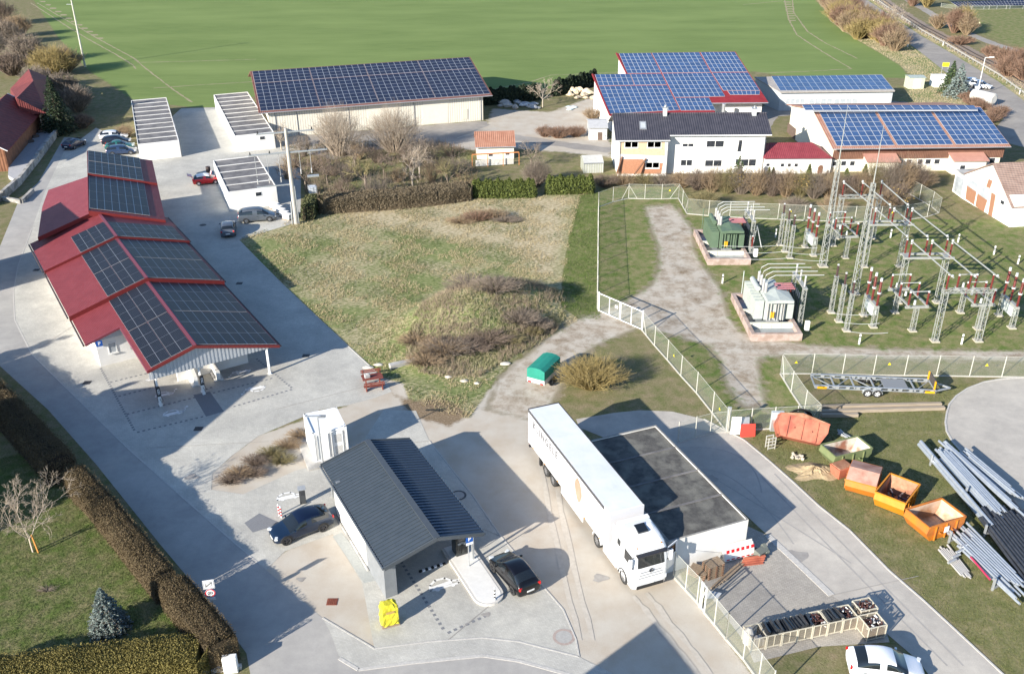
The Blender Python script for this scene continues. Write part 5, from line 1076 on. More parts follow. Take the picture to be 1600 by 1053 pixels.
mb = MB(lo); mb.box(-.15,-.0,-1.15,1.15,.45,.62); mb.box(-.13,-.0,-.6,-.5,.62,1.0); mb.box(-.13,-.0,.5,.6,.62,1.0); mb.build('rear_bumper', M['trim'])
for s in (-1,1):
    mb = MB(lo); mb.box(6.2,9.9,s*1.22-.02,s*1.22+.02,.42,.98); mb.build('side_skirt', M['lorrywhite'])
    mb = MB(lo); mb.box(2.2,2.45,s*1.15-.12,s*1.15+.1,.3,1.0); mb.build('mudguard', M['trim'])
    mb = MB(lo); mb.box(.0,.02,s*1.0-.15,s*1.0+.15,.75,.9) ; mb.build('tail_light', M['taillight'])
for x in (3.4,4.72):
    for s in (-1,1): wheel(lo,x,s*1.06,.5,.36,M['rim'],s,spokes=8)
for x in (12.1,15.95):
    for s in (-1,1): wheel(lo,x,s*1.06,.51,.38,M['rim'],s,spokes=8)
# tractor
mb = MB(lo); mb.box(11.0,16.9,-.45,.45,.55,1.0); mb.build('tractor_frame', M['trim'])
for s in (-1,1):
    mb = MB(lo); mb.box(13.0,14.9,min(s*.55,s*1.24),max(s*.55,s*1.24),.35,1.15); mb.build('fuel_tank', M['lorrywhite'],bevel=.06)
    mb = MB(lo); mb.loft([[(12.1+q*math.cos(h),s*1.05+d,.51+q*math.sin(h)) for q,d in ((.6,-.22),(.6,.22),(.66,.22),(.66,-.22))] for h in [math.pi*(.05+.9*kk/10) for kk in range(11)]]); mb.build('mudguard', M['lorrywhite'])
    mb = MB(lo); mb.box(14.2,14.86,min(s*1.1,s*1.24),max(s*1.1,s*1.24),1.2,3.5); mb.build('side_fairing', M['lorrywhite'],bevel=.05)
# cab as lofted sections along height
def ring(z, x0, x1, hw, rf, rb=.08):
    pts = []
    for (cx,cy,r_,a0) in ((x1-rf,hw-rf,rf,0),(x0+rb,hw-rb,rb,90),(x0+rb,-hw+rb,rb,180),(x1-rf,-hw+rf,rf,270)):
        for k in range(5): a = R(a0+k*22.5); pts.append((cx+r_*math.cos(a),cy+r_*math.sin(a),z))
    return pts
mb = MB(lo); mb.loft([ring(.38,15.2,17.18,1.22,.30),ring(.75,14.9,17.25,1.25,.32),ring(1.35,14.85,17.25,1.25,.30),ring(2.0,14.85,17.22,1.25,.28),ring(3.0,14.85,17.05,1.22,.30),ring(3.3,14.85,16.85,1.18,.34),ring(3.55,14.85,16.45,1.12,.4),ring(3.72,14.88,15.9,1.05,.4),ring(3.9,14.95,15.5,.95,.3)])
mb.build('cab', M['lorrywhite'], smooth=False, bevel=.03)
mb = MB(lo); mb.loft([ring(z,x0,x1,w_,.32) for z,x0,x1,w_ in ((2.08,16.95,17.245,1.13),(2.95,16.75,17.085,1.10))]); mb.build('windscreen', M['carglass'])
mb = MB(lo); mb.box(17.0,17.32,-1.05,1.05,2.98,3.06); mb.build('sun_visor', mat('dark_visor',(.03,.03,.035),rough=.3))
for s in (-1,1):
    mb = MB(lo); mb.box(15.95,16.85,min(s*1.2,s*1.262),max(s*1.2,s*1.262),2.1,2.85); mb.build('side_window', M['carglass'])
    mb = MB(lo); mb.box(14.95,15.35,min(s*1.2,s*1.258),max(s*1.2,s*1.258),2.5,2.95); mb.build('sleeper_window', M['carglass'])
    mb = MB(lo); mb.box(17.0,17.2,min(s*1.32,s*1.55),max(s*1.32,s*1.55),2.05,2.85); mi_ = mb.build('mirror', M['lorrywhite'],bevel=.04)
    mb = MB(lo); mb.bar((17.05,s*1.2,2.9),(17.05,s*1.45,2.9),.05); mb.bar((17.05,s*1.2,2.1),(17.05,s*1.45,2.1),.05); mb.build('mirror_arm', M['trim'], mi_)
    mb = MB(lo); mb.box(17.05,17.235,min(s*.72,s*1.17),max(s*.72,s*1.17),.78,1.08); mb.build('headlight', M['lampglass'],bevel=.03)
    mb = MB(lo); mb.loft([[(15.95+q*math.cos(h),s*1.2+d,.51+q*math.sin(h)) for q,d in ((.56,-.1),(.56,.065),(.62,.065),(.62,-.1))] for h in [math.pi*(.0+1.0*kk/10) for kk in range(11)]]); mb.build('wheel_arch', M['trim'])
mb = MB(lo)
for k in range(3): mb.box(17.2,17.275,-.85+.05*k,.85-.05*k,1.25+k*.21,1.29+k*.21)
mb.build('grille_slat', mat('grille_grey',(.25,.26,.27),rough=.4))
mb = MB(lo); mb.box(17.15,17.265,-.95,.95,.42,.66); mb.build('lower_grille', M['trim'])
mb = MB(lo); n=16; mb.loft([[(17.29,q*math.cos(h),1.75+q*math.sin(h)),(17.25,q*math.cos(h),1.75+q*math.sin(h))] for h in [6.2832*k/n for k in range(n+1)] for q in (.15,)],closed=False,caps=False)
for h in (90,210,330): mb.bar((17.285,0,1.75),(17.285,.15*math.cos(R(h)),1.75+.15*math.sin(R(h))),.03,.02,up=(1,0,0))
mb.loft([[(17.285,.15*math.cos(h),1.75+.15*math.sin(h)),(17.285,.12*math.cos(h),1.75+.12*math.sin(h))] for h in [6.2832*k/n for k in range(n+1)]],closed=False,caps=False)
mb.build('emblem', M['trim'])
mb = MB(lo); mb.box(17.25,17.27,-.26,.26,.70,.80); mb.build('number_plate', M['plate'])
sl_ = (3.90-3.55)/(15.5-16.45)
mb = MB(lo); mb.slab([(15.35,-.35,3.99),(16.0,-.35,3.83),(16.0,.35,3.83),(15.35,.35,3.99)],.12); mb.build('roof_hatch', M['carglass'])
mb = MB(lo); mb.loft([[(14.3,y*1.1,3.2),(14.86,y*1.1,3.2),(14.86,y*1.05,3.86),(14.55,y*1.05,3.9),(14.3,y*1.05,3.5)] for y in (-1,1)]); mb.build('roof_deflector', M['lorrywhite'])
mb = MB(lo); mb.slab([(17.02,1.24,1.15),(16.55,2.25,1.15),(16.55,2.25,2.15),(17.02,1.24,2.15)],.07); mb.slab([(17.02,1.24,2.15),(16.93,1.43,2.15),(16.93,1.43,2.95),(17.02,1.24,2.95)],.06); mb.slab([(16.64,2.06,2.15),(16.55,2.25,2.15),(16.58,2.2,2.95),(16.68,1.98,2.95)],.06); mb.slab([(17.0,1.28,2.86),(16.6,2.15,2.86),(16.6,2.15,2.98),(17.0,1.28,2.98)],.06)
dr = mb.build('open_door', M['lorrywhite']); mb = MB(lo); mb.slab([(16.93,1.43,2.15),(16.64,2.06,2.15),(16.66,2.02,2.87),(16.92,1.45,2.87)],.02); mb.build('door_glass', M['carglass'], dr)
for k in range(2): mb = MB(lo); mb.box(16.75,16.84,-.9+1.7*k,-.82+1.7*k,3.32,3.36); mb.build('marker_lamp', M['yellowlamp'])
for k in range(6): mb = MB(lo); mb.box(1+k*2.3,1.14+k*2.3,-1.30,-1.27,1.06,1.12); mb.build('side_marker', M['yellowlamp'])
mb = MB(lo)
for z_ in (1.3,2.02): mb.box(14.9,17.1,-1.262,-1.245,z_,z_+.02)
mb.box(15.5,15.52,-1.262,-1.245,.9,3.0); mb.box(16.88,16.9,-1.262,-1.245,1.1,3.0); mb.build('panel_seam', mat('seam_grey',(.2,.2,.21),rough=.6))
mb = MB(lo)
for k in range(3): mb.box(16.1,16.75,1.15,1.32,.3+.33*k,.35+.33*k)
mb.build('step', M['trim'])
# lettering and mark on the trailer side (faces -y)
LM = Matrix.Translation((LO.x,LO.y,0)) @ Matrix.Rotation(LA,4,'Z') @ Matrix.Translation((3.25,-1.281,3.12)) @ Matrix.Rotation(R(90),4,'X')
M['letter_grey'] = mat('letter_grey',(.13,.13,.135),rough=.6)
text_obj('KLINGELE', .86, M['letter_grey'], LM, lo, 'lettering', cw=1.28, bold=.018)
mk = MB(lo); pts = [(9.0,3.42),(9.22,3.30),(9.42,2.95),(9.50,2.5),(9.38,2.05),(9.18,1.80),(8.98,1.92),(8.80,2.3),(8.70,2.75),(8.76,3.15)]
mk.add([(x,-1.2815,z) for x,z in [(9.1+(q-9.1)*1.45,2.6+(w_-2.6)*1.15) for q,w_ in pts]],[tuple(range(len(pts)))]); mk.build('painted_mark', mat('salmon_mark',(.55,.19,.13),(.62,.30,.22),1,rough=.6))
# ---- green tarpaulin trailer
a,b_ = P(848.5,612.5),P(825.5,602.5); rearc = a.lerp(b_,.5); hd = (P(873,588)-P(850,611)).normalized(); az = math.atan2(hd.y,hd.x)
gt = thing('covered_trailer','small car trailer with green tarpaulin cover standing on the gravel beside the golden bush','trailer',(rearc.x,rearc.y,0),az)
L_,hw = 3.1,.85
mb = MB(gt); mb.box(0,L_,-hw,hw,.55,1.0); mb.build('box', mat('alu_panel',(.6,.6,.6),(.68,.68,.68),3,rough=.4,metal=.3))
mb = MB(gt); mb.loft([[(x,-hw,1.002),(x,-hw,1.85),(x,-hw*.55,2.02),(x,0,2.07),(x,hw*.55,2.02),(x,hw,1.85),(x,hw,1.002)] for x in (-.02,L_*.33,L_*.66,L_+.02)]); mb.build('tarpaulin', mat('green_tarpaulin',(.012,.20,.14),(.02,.26,.19),1.2,rough=.55,bump=.4,bscale=2.5))
for x in (1.2,1.9):
    for s in (-1,1): wheel(gt,x,s*(hw+.1),.30,.18,M['rim'],s)
mb = MB(gt); mb.bar((L_,0,.5),(L_+1.2,0,.45),.1); mb.bar((L_,-.5,.5),(L_+.8,0,.48),.07); mb.bar((L_,.5,.5),(L_+.8,0,.48),.07); mb.build('drawbar', M['galv'])
for s in (-1,1): mb = MB(gt); mb.box(-.04,-.0,s*.6-.14,s*.6+.14,.56,.68); mb.build('tail_light', M['taillight'])
# ---- long galvanised trailer
a,b_ = P(1273,604,.7),P(1462,612,.7); az = math.atan2((b_-a).y,(b_-a).x); L_ = (b_-a).length
kt = thing('flatbed_trailer','long galvanised tandem trailer frame with yellow corners in front of the substation fence','trailer',(a.x,a.y,0),az,)
mb = MB(kt); wd = 1.9
for y in (0,wd): 
    mb.box(0,L_,y-.09,y+.09,.58,.62); mb.box(0,L_,y-.09,y+.09,.84,.88)
    for k in range(12): mb.box(L_*k/11.5,L_*k/11.5+.28,y-.085,y+.085,.62,.84)
for k in range(7): mb.bar((L_*k/6,0,.72),(L_*k/6,wd,.72),.1,.12)
for k in range(6): mb.bar((L_*k/6,0,.7),(L_*(k+1)/6,wd,.7),.06,.06) if k%2 else mb.bar((L_*k/6,wd,.7),(L_*(k+1)/6,0,.7),.06,.06)
mb.build('frame', M['galv'])
mb = MB(kt); mb.box(L_*.58,L_*.78,.15,wd-.15,.76,.82); mb.build('floor_plate', mat('grey_plate',(.22,.23,.24),rough=.6))
for x in (L_*.44,L_*.52):
    for y,s in ((-.12,-1),(wd+.12,1)):
        wheel(kt,x,y,.36,.24,M['whiterim'],s)
        mb = MB(kt); mb.loft([[(x+q*math.cos(h),y+d,.36+q*math.sin(h)) for q,d in ((.40,-.14),(.40,.14),(.44,.14),(.44,-.14))] for h in [math.pi*kk/8 for kk in range(9)]]); mb.build('mudguard', M['galv'])
mb = MB(kt); mb.bar((L_,.1,.7),(L_+1.5,wd/2,.6),.12); mb.bar((L_,wd-.1,.7),(L_+1.5,wd/2,.6),.12); mb.build('drawbar', M['galv'])
mb = MB(kt); mb.box(L_-.1,L_+.0,.1,wd-.1,.9,1.6); mb.build('headboard', mat('dark_board',(.07,.06,.055),rough=.7))
M['yellow'] = mat('signal_yellow',(.72,.36,.01),rough=.5)
for x,y in ((.2,-.1),(L_-.9,-.1)): mb = MB(kt); mb.box(x,x+.8,y-.02,y,.58,.78); mb.build('reflector_panel', M['yellow'])
for y in (.05,wd-.05): mb = MB(kt); mb.box(L_-.18,L_-.11,y-.1,y+.1,.9,1.65); mb.build('reflector_panel', M['yellow'])
# ================================================================ SUBSTATION
M['lattice'] = mat('painted_lattice_steel',(.28,.29,.27),(.36,.37,.345),4,rough=.5,metal=.1)
M['porcelain'] = mat('brown_porcelain',(.12,.025,.018),(.17,.035,.025),6,rough=.25)
M['darkporc'] = mat('dark_porcelain',(.06,.035,.03),(.09,.05,.045),6,rough=.3)
M['greyporc'] = mat('grey_porcelain',(.36,.35,.33),(.44,.43,.41),6,rough=.35)
M['caps'] = mat('aluminium_cap',(.50,.51,.50),rough=.4)
M['foot'] = mat('footing',(.42,.38,.30),(.5,.46,.38),5,rough=.9)
def lattice(mb, base, top, w0, w1, bays=None, r=.035, rs=.85, wy0=None, wy1=None):
    base, top = Vector(base), Vector(top); d = (top-base); L = d.length; u = d.normalized()
    sx = Vector((1,0,0)) if abs(u.x) < .9 else Vector((0,1,0)); a = (sx-u*sx.dot(u)).normalized(); b = u.cross(a)
    bays = bays or max(2,int(L/((w0+w1)*.5*1.15))); wy0 = wy0 or w0; wy1 = wy1 or w1
    lv = []
    for k in range(bays+1):
        f = k/bays; c = base+d*f; wa = (w0+(w1-w0)*f)/2; wb = (wy0+(wy1-wy0)*f)/2
        lv.append([c+a*i*wa+b*j*wb for i,j in ((-1,-1),(1,-1),(1,1),(-1,1))])
    r *= rs
    for j in range(4): mb.bar(lv[0][j],lv[-1][j],r*2,r*2)
    for k in range(bays):
        for j in range(4):
            p,q = (lv[k][j],lv[k+1][(j+1)%4]) if (k+j)%2 else (lv[k][(j+1)%4],lv[k+1][j]); mb.bar(p,q,r*1.1,r*1.1)
    for e in (0,-1):
        for j in range(4): mb.bar(lv[e][j],lv[e][(j+1)%4],r*1.6,r*1.6)
def insul(t, c, h, r=.12, m=None, cap=.1, name='insulator', n=10, world=False):
    mb = MB(t,world); k = int(h/.11); pts = []; rs = []; c = Vector(c)
    for i in range(k):
        z = h*i/k; pts += [c+up*z,c+up*(z+h/k*.45)]; rs += [r,r*.62]
    mb.tube(pts+[c+up*h],rs+[r*.6],n); o = mb.build(name, m or M['darkporc'])
    if cap: m2 = MB(t,world); m2.tube([c+up*h,c+up*(h+cap)],[r*.9,r*.8],n); m2.build('cap', M['caps'], o)
    return o
def supportcol(px,py,label,H_,ih,group,m=None):
    c = P(px,py); t = thing('support_column',label,'insulator support',(c.x,c.y,0),0,group)
    mb = MB(t); lattice(mb,(0,0,.15),(0,0,H_),.34,.30,r=.03); mb.build('lattice', M['lattice'])
    mb = MB(t); mb.box(-.34,.34,-.34,.34,0,.15); mb.build('footing', M['foot'])
    mb = MB(t); mb.cb((0,0,H_*.62),(.62,.1,.1)); mb.cb((0,0,H_+.02),(.4,.4,.05)); mb.build('bracket', M['lattice'])
    insul(t,(0,0,H_+.04),ih,.12,m or M['darkporc'],.12); return t
for (x,y),w_ in zip(((1217.8,383.3),(1225.6,393.3),(1233.5,403.2)),('farthest','middle','nearest')): supportcol(x,y,w_+' of three lattice insulator columns behind the green transformer shadow',3.95,1.1,'three columns by the green transformer')
for (x,y),w_ in zip(((1298,488.4),(1310,502.4),(1322,517)),('farthest','middle','nearest')): supportcol(x,y,w_+' of three lattice insulator columns right of the white transformer',4.0,1.15,'three columns by the white transformer')
def mast(px,py,label,spire=True):
    c = P(px,py); t = thing('lattice_mast',label,'lattice mast',(c.x,c.y,0),0,'tall lattice lightning masts')
    mb = MB(t); lattice(mb,(0,0,.1),(0,0,12.1),.62,.34,r=.038,bays=24); mb.build('lattice', M['lattice'])
    mb = MB(t); mb.tube([(0,0,12.1),(0,0,14.5),(0,0,18)],[.07,.05,.02],8); mb.build('spire', M['lattice'])
    mb = MB(t); mb.box(-.5,.5,-.5,.5,0,.12); mb.build('footing', M['foot'])
mast(1285.2,416,'tall lattice mast with a long spire, the farther one, left of the busbars'); mast(1334.5,459,'tall lattice mast with a long spire, the nearer one, beside the first busbar gantry')
def gantry(y, x0, x1, h, label, n2=False):
    t = thing('busbar_gantry',label,'gantry',(x0,y,0),0,'busbar gantries'); w_ = x1-x0
    for x in (0,w_):
        mb = MB(t); lattice(mb,(x,0,.12),(x,0,h-.35),.44,.44,r=.032,bays=11); mb.build('leg', M['lattice'])
        mb = MB(t); mb.box(x-.38,x+.38,-.38,.38,0,.12); mb.build('footing', M['foot'])
    if n2:
        for yy in (-.55,.55):
            mb = MB(t); mb.box(-.5,w_+.5,yy-.1,yy+.1,h-.35,h-.15); mb.build('beam', M['lattice'])
        mb = MB(t)
        for x in (0,w_): mb.box(x-.35,x+.35,-.45,.45,h-.33,h-.18)
        mb.build('cross_beam', M['lattice'])
    else: mb = MB(t); lattice(mb,(-.3,0,h-.17),(w_+.3,0,h-.17),.36,.36,r=.03,bays=12); mb.build('beam', M['lattice'])
    for k in range(3):
        for yy in ((-.55,.55) if n2 else (0,)): insul(t,(w_*k/2,yy,h if not n2 else h-.12),6.85-h,.11,M['porcelain'],.1)
    return t
GY = [106.7,98.05,88.6,80.0]; GX0,GX1 = [39.0,39.57,39.9,40.3],[43.45,43.5,43.95,44.42]
gn = ['farthest busbar gantry, a lattice portal near the brown bushes','second busbar gantry from the back with double beams','third busbar gantry from the back, double beams, in the middle','nearest busbar gantry, a lattice portal with three brown insulators']
for k in range(4): gantry(GY[k],GX0[k],GX1[k],5.45,gn[k],k in (1,2))
ph = ['left','middle','right']; sg3 = ['rear','middle','front']
for s in range(3):
    for k in range(3):
        f = k/2; xa = GX0[s]+(GX1[s]-GX0[s])*f; xb = GX0[s+1]+(GX1[s+1]-GX0[s+1])*f; ya,yb = GY[s]-(.55 if s else -.2),GY[s+1]+(.55 if s < 2 else -.9)
        t = thing('busbar_tube',f'pale {ph[k]} busbar tube of the {sg3[s]} span between two gantries','busbar',(xa,ya,6.95),0,'busbar tubes')
        mb = MB(t); mb.tube([(0,0,.04),(xb-xa,yb-ya,.04)],.07,8); mb.build('tube', M['lattice'])
        mb = MB(t); mb.tube([(0,0,.0),(0,0,.22)],.12,8); mb.tube([(xb-xa,(yb-ya)*.97,0),(xb-xa,(yb-ya)*.97,.2)],.1,8); mb.build('clamp', M['caps'])
def breaker(c1,c2,label,n=3,mult=1.0):
    a,b = P(*c1),P(*c2); t = thing('circuit_breaker',label,'circuit breaker',(a.x,a.y,0),math.atan2((b-a).y,(b-a).x),'circuit breakers'); L = (b-a).length
    for x in (0,L):
        mb = MB(t); lattice(mb,(x,0,.12),(x,0,2.1),.38,.34,r=.03); mb.build('leg', M['lattice']); mb = MB(t); mb.box(x-.35,x+.35,-.35,.35,0,.12); mb.build('footing', M['foot'])
    mb = MB(t); mb.box(-.25,L+.25,-.16,.16,2.1,2.35); mb.build('beam', M['lattice'])
    mb = MB(t); mb.box(L*.18,L*.92,-.30,.30,1.15,2.08); mb.build('drive_cabinet', mat('cabinet_grey_green',(.50,.55,.53),(.56,.60,.58),3,rough=.5),bevel=.04)
    for k in range(n):
        x = L*(.0+k*.5); insul(t,(x,0,2.36),1.25,.13,M['porcelain'],.14); insul(t,(x,0,3.75),1.15,.15,M['porcelain'],.35)
        mb = MB(t); mb.tube([(x,0,3.6),(x,0,3.76)],[.2,.2],12); mb.build('flange', M['caps'])
breaker((1257.7,386),(1270.5,399.7),'circuit breaker with three tall red brown insulators near the rear fence')
breaker((1349,493),(1363.8,511),'circuit breaker with three tall red brown insulators in the middle of the substation')
breaker((1560.3,493),(1580.3,512.4),'circuit breaker with tall brown insulators at the right edge')
def disconnector(c1,c2,label,rows=3):
    a,b = P(*c1),P(*c2); t = thing('disconnector',label,'disconnector switch',(a.x,a.y,0),math.atan2((b-a).y,(b-a).x),'disconnector switches'); L = (b-a).length
    for x in (0,L):
        mb = MB(t); lattice(mb,(x,0,.12),(x,0,2.45),.36,.34,r=.03); mb.build('leg', M['lattice']); mb = MB(t); mb.box(x-.35,x+.35,-.35,.35,0,.12); mb.build('footing', M['foot'])
        mb = MB(t); mb.box(x-.12,x+.12,-1.15,1.15,2.47,2.68); mb.build('cross_beam', M['lattice'])
    for y in (-.9,.9): mb = MB(t); mb.box(-.3,L+.3,y-.09,y+.09,2.69,2.83); mb.build('long_beam', M['lattice'])
    for k in range(rows):
        x = L*k/(rows-1)
        for y in (-.9,.9): insul(t,(x,y,2.84),1.25,.12,M['porcelain'],.16)
        mb = MB(t); mb.tube([(x,-.9,4.2),(x,.9,4.2)],.035,6); mb.build('contact_arm', M['caps'])
        mb = MB(t); mb.tube([(x,-.3,2.84),(x,-.3,3.3)],[.13,.10],8); mb.build('drive', M['caps'])
disconnector((1397.7,488.4),(1425,517),'disconnector with six brown insulators in front of the third gantry')
disconnector((1499.8,488.4),(1527,514),'disconnector with brown insulators behind the nearest gantry')
disconnector((1301,384),(1320.4,403.2),'disconnector behind the farther lattice mast near the rear fence')
def marker(px,py,label):
    c = P(px,py); t = thing('marker_post',label,'marker post',(c.x,c.y,0),0,'white marker posts')
    mb = MB(t); mb.box(-.07,.07,-.05,.05,0,.72); mb.build('post', M['wframe']); mb = MB(t); mb.box(-.072,.072,-.052,.052,.72,.84); mb.build('band', M['signblack']); mb = MB(t); mb.box(-.07,.07,-.05,.05,.84,1.08); mb.build('head', M['wframe'])
for (x,y),lb in (((1342,538),'white marker post near the lower substation track, the left of two'),((1502,538),'white marker post in front of the nearest gantry'),((1128.5,443),'white marker post left of the white transformer'),((1391,371.5),'white marker post between the first and second gantries'),((1496.5,379),'white marker post behind the third gantry, near the barn track'),((1552.5,398),'white marker post beside the worn track to the white barn'),((1590,413),'white marker post next to the right edge circuit breaker'),((1211.5,371),'white marker post in the shadow of the green transformer')): marker(x,y,lb)
# ---- transformers
M['basin'] = mat('pinkish_concrete',(.36,.27,.23),(.46,.37,.33),3,rough=.9,c3=(.30,.22,.18),s3=1.2)
M['basin_floor'] = mat('basin_water_film',(.22,.25,.27),(.27,.30,.32),2,rough=.35)
def transformer(cx, y0, label, pm, grate):
    t = thing('transformer',label,'transformer',(cx,y0,0),0,'power transformers')
    W_,D = 4.85,9.4; pm2 = pm
    mb = MB(t)
    for x0,x1,ya,yb in ((0,W_,0,.36),(0,W_,D-.36,D),(0,.36,.361,D-.361),(W_-.36,W_,.361,D-.361)): mb.box(x0,x1,ya,yb,0,.75)
    mb.build('basin_wall', M['basin']); mb = MB(t); mb.box(.36,W_-.36,.36,D-.36,.02,.25); mb.build('basin_floor', M['basin_floor'])
    mb = MB(t)
    for y in (2.2,5.2): mb.box(.36,W_-.36,y,y+.32,.251,.78)
    mb.build('cross_wall', mat('pale_beam',(.56,.55,.46),(.63,.62,.54),3,rough=.8))
    mb = MB(t)
    for k in range(5):
        for y in (2.19,5.19): mb.box(.5+k*.95,.54+k*.95,y-.03,y-.0,.3,.78)
    mb.build('joint', M['concrete'])
    tx0,tx1,ty0,ty1 = 1.7,3.75,2.6,7.6
    mb = MB(t); mb.box(tx0,tx1,ty0,ty1,.95,3.1); mb.build('tank', pm2,bevel=.04)
    mb = MB(t); mb.box(tx0-.1,tx1+.1,ty0+.3,ty0+.6,.8,.95); mb.box(tx0-.1,tx1+.1,ty1-.6,ty1-.3,.8,.95); mb.build('skid', M['trim'])
    # radiators: banks of thin panels at the left and right
    for sx,xa,xb in ((-1,tx0-1.0,tx0-.12),(1,tx1+.12,tx1+.75)):
        mb = MB(t); nb = 7 if sx < 0 else 6
        for k in range(nb):
            yy = ty0+.05+k*(.72)
            for j in range(4): mb.box(xa,xb,yy+j*.13,yy+.05+j*.13,1.05,3.0 if sx<0 else 2.9)
            mb.bar((xa if sx<0 else xb,yy+.22,2.95),(tx0 if sx<0 else tx1,yy+.22,2.95),.09,.09)
        mb.build('radiator', pm2)
    # front cooling pipes and boxes
    mb = MB(t)
    for k,x in enumerate((1.95,2.25,2.7,2.95,3.3,3.5)): mb.tube([(x,ty0-.18,1.0),(x,ty0-.18,2.75),(x+.12,ty0-.02,2.95)],.05,6)
    mb.build('pipe', M['greyporc'] if not grate else pm2)
    mb = MB(t); mb.box(1.9,3.1,ty0-.32,ty0-.01,.9,1.05); mb.build('valve_box', M['zinc'])
    for x in (2.28,2.5): mb = MB(t); mb.tube([(x,ty0-.32,1.35),(x,ty0-.32,1.95)],.085,8); mb.build('breather', M['yellow'])
    # conservator plate on top, sloping hood
    mb = MB(t); mb.loft([[(1.65,ty0-.9,3.15),(1.65,ty0+1.2,3.15),(1.65,ty0+1.2,3.45),(1.65,ty0-.9,3.4)],[(2.8,ty0-.9,3.15),(2.8,ty0+1.3,3.15),(2.8,ty0+1.3,3.72),(2.8,ty0-.9,3.5)],[(4.15,ty0-.9,3.15),(4.15,ty0+1.2,3.15),(4.15,ty0+1.2,3.45),(4.15,ty0-.9,3.4)]]); mb.build('conservator', pm2)
    mb = MB(t); mb.tube([(1.4,4.7,3.35),(1.4,7.2,3.35)],.26,12); mb.build('expansion_vessel', pm2, smooth=False)
    for k in range(4): 
        y = 3.6+k*.95; insul(t,(1.85,y,3.1),1.25,.16,M['greyporc'],.1)
        mb = MB(t); mb.tube([(1.85,y,4.4),(2.0,y,4.9),(2.6,y,5.25),(7.3-.35*k,y,5.25)],.035,6); mb.build('conductor', M['caps'])
    mb = MB(t)
    for j in range(4): mb.box(3.2,5.0,4.5+j*.42,4.62+j*.42,3.36,3.46)
    mb.build('pink_busbar', mat('pink_busbar_cover',(.36,.14,.16),(.42,.18,.20),4,rough=.5))
    for k in range(6): mb = MB(t); mb.tube([(2.9+.32*k,4.3,3.12),(2.9+.32*k,4.3,3.34)],.07,8); mb.build('bushing', M['porcelain'])
    # side frame with cable supports at the right
    mb = MB(t); lattice(mb,(5.5,3.2,.1),(5.5,3.2,4.0),.34,.32,r=.03); lattice(mb,(5.5,6.8,.1),(5.5,6.8,4.0),.34,.32,r=.03); mb.build('cable_support', M['lattice'])
    mb = MB(t); mb.box(5.3,5.7,2.9,7.1,4.01,4.14); mb.build('support_beam', M['lattice'])
    for k in range(3): insul(t,(5.5,3.4+k*1.5,4.15),1.0,.11,M['greyporc'],.1)
    mb = MB(t)
    for k in range(7): mb.tube([(5.15,3.5+.5*k,.3),(5.15,3.5+.5*k,3.5)],.06,6)
    mb.build('cable', mat('blue_black_cable',(.03,.04,.06),rough=.5))
    mb = MB(t); mb.box(5.5,5.95,1.5,1.8,.3,1.3); mb.build('control_box', M['wframe'],bevel=.05)
    mb = MB(t); mb.tube([(tx0-1.1,7.6,1.5),(tx0-1.1,7.6,4.0)],.05,6); mb.build('vent_pipe', pm2)
    return t
bc = P(1173.4,533); transformer(bc.x,bc.y,'white power transformer with ribbed radiators in the nearer pink walled basin',mat('transformer_white',(.36,.40,.37),(.44,.47,.44),2,rough=.5),0)
bc = P(1105.6,414.5); transformer(bc.x,bc.y,'green power transformer with ribbed radiators in the farther pink walled basin',mat('transformer_green',(.085,.135,.085),(.11,.16,.105),2,rough=.55),1)
c = P(1178,396); t = thing('pipe_arch','thin white earthing frame with a red insulator between the two transformers','frame',(c.x,c.y,0),0)
mb = MB(t); mb.tube([(-.35,0,.0),(0,0,3.4),(.45,-1.2,1.2)],.05,6); mb.build('frame', M['caps']); insul(t,(-.6,-1,1.2),1.3,.13,M['porcelain'],.1)
mb = MB(t); lattice(mb,(-.6,-1,0),(-.6,-1,1.2),.34,.3,r=.03); mb.build('column', M['lattice'])
for (x,y),(x2,y2) in (((1245,484),(1298,470)),((1190,415),(1245,432))): pass
# thin overhead conductors between apparatus
def wire(pts, r=.02, label=None, sag=.15, name='conductor', cat='wire', group='thin substation conductors', m=None):
    out = []
    for i in range(len(pts)-1):
        a,b = Vector(pts[i]),Vector(pts[i+1])
        for k in range(6): f = k/6; out.append(a.lerp(b,f)-up*sag*4*f*(1-f))
    out.append(Vector(pts[-1])); mb = MB(); mb.tube(out,r,5); return tag(mb.build(name, m or M['caps']),label,cat,group)
E3 = [P(1298,488.4,5.3),P(1310,502.4,5.3),P(1322,517,5.3)]
BR = [P(1353.8,483,3.75),P(1362,492,3.75),P(1369,501,3.75)]
for k,w_ in enumerate(('farthest','middle','nearest')): wire([E3[k],E3[k]+Vector((3.6,0,-.2))],.022,w_+' thin conductor from the insulator columns to the middle circuit breaker')
A3 = [P(1217.8,383.3,5.15),P(1225.6,393.3,5.15),P(1233.5,403.2,5.15)]
for k,w_ in enumerate(('farthest','middle','nearest')): wire([A3[k]-Vector((6.0,0,0)),A3[k],A3[k]+Vector((4.0,0,-.3))],.022,w_+' thin conductor running from the green transformer to the rear circuit breaker')
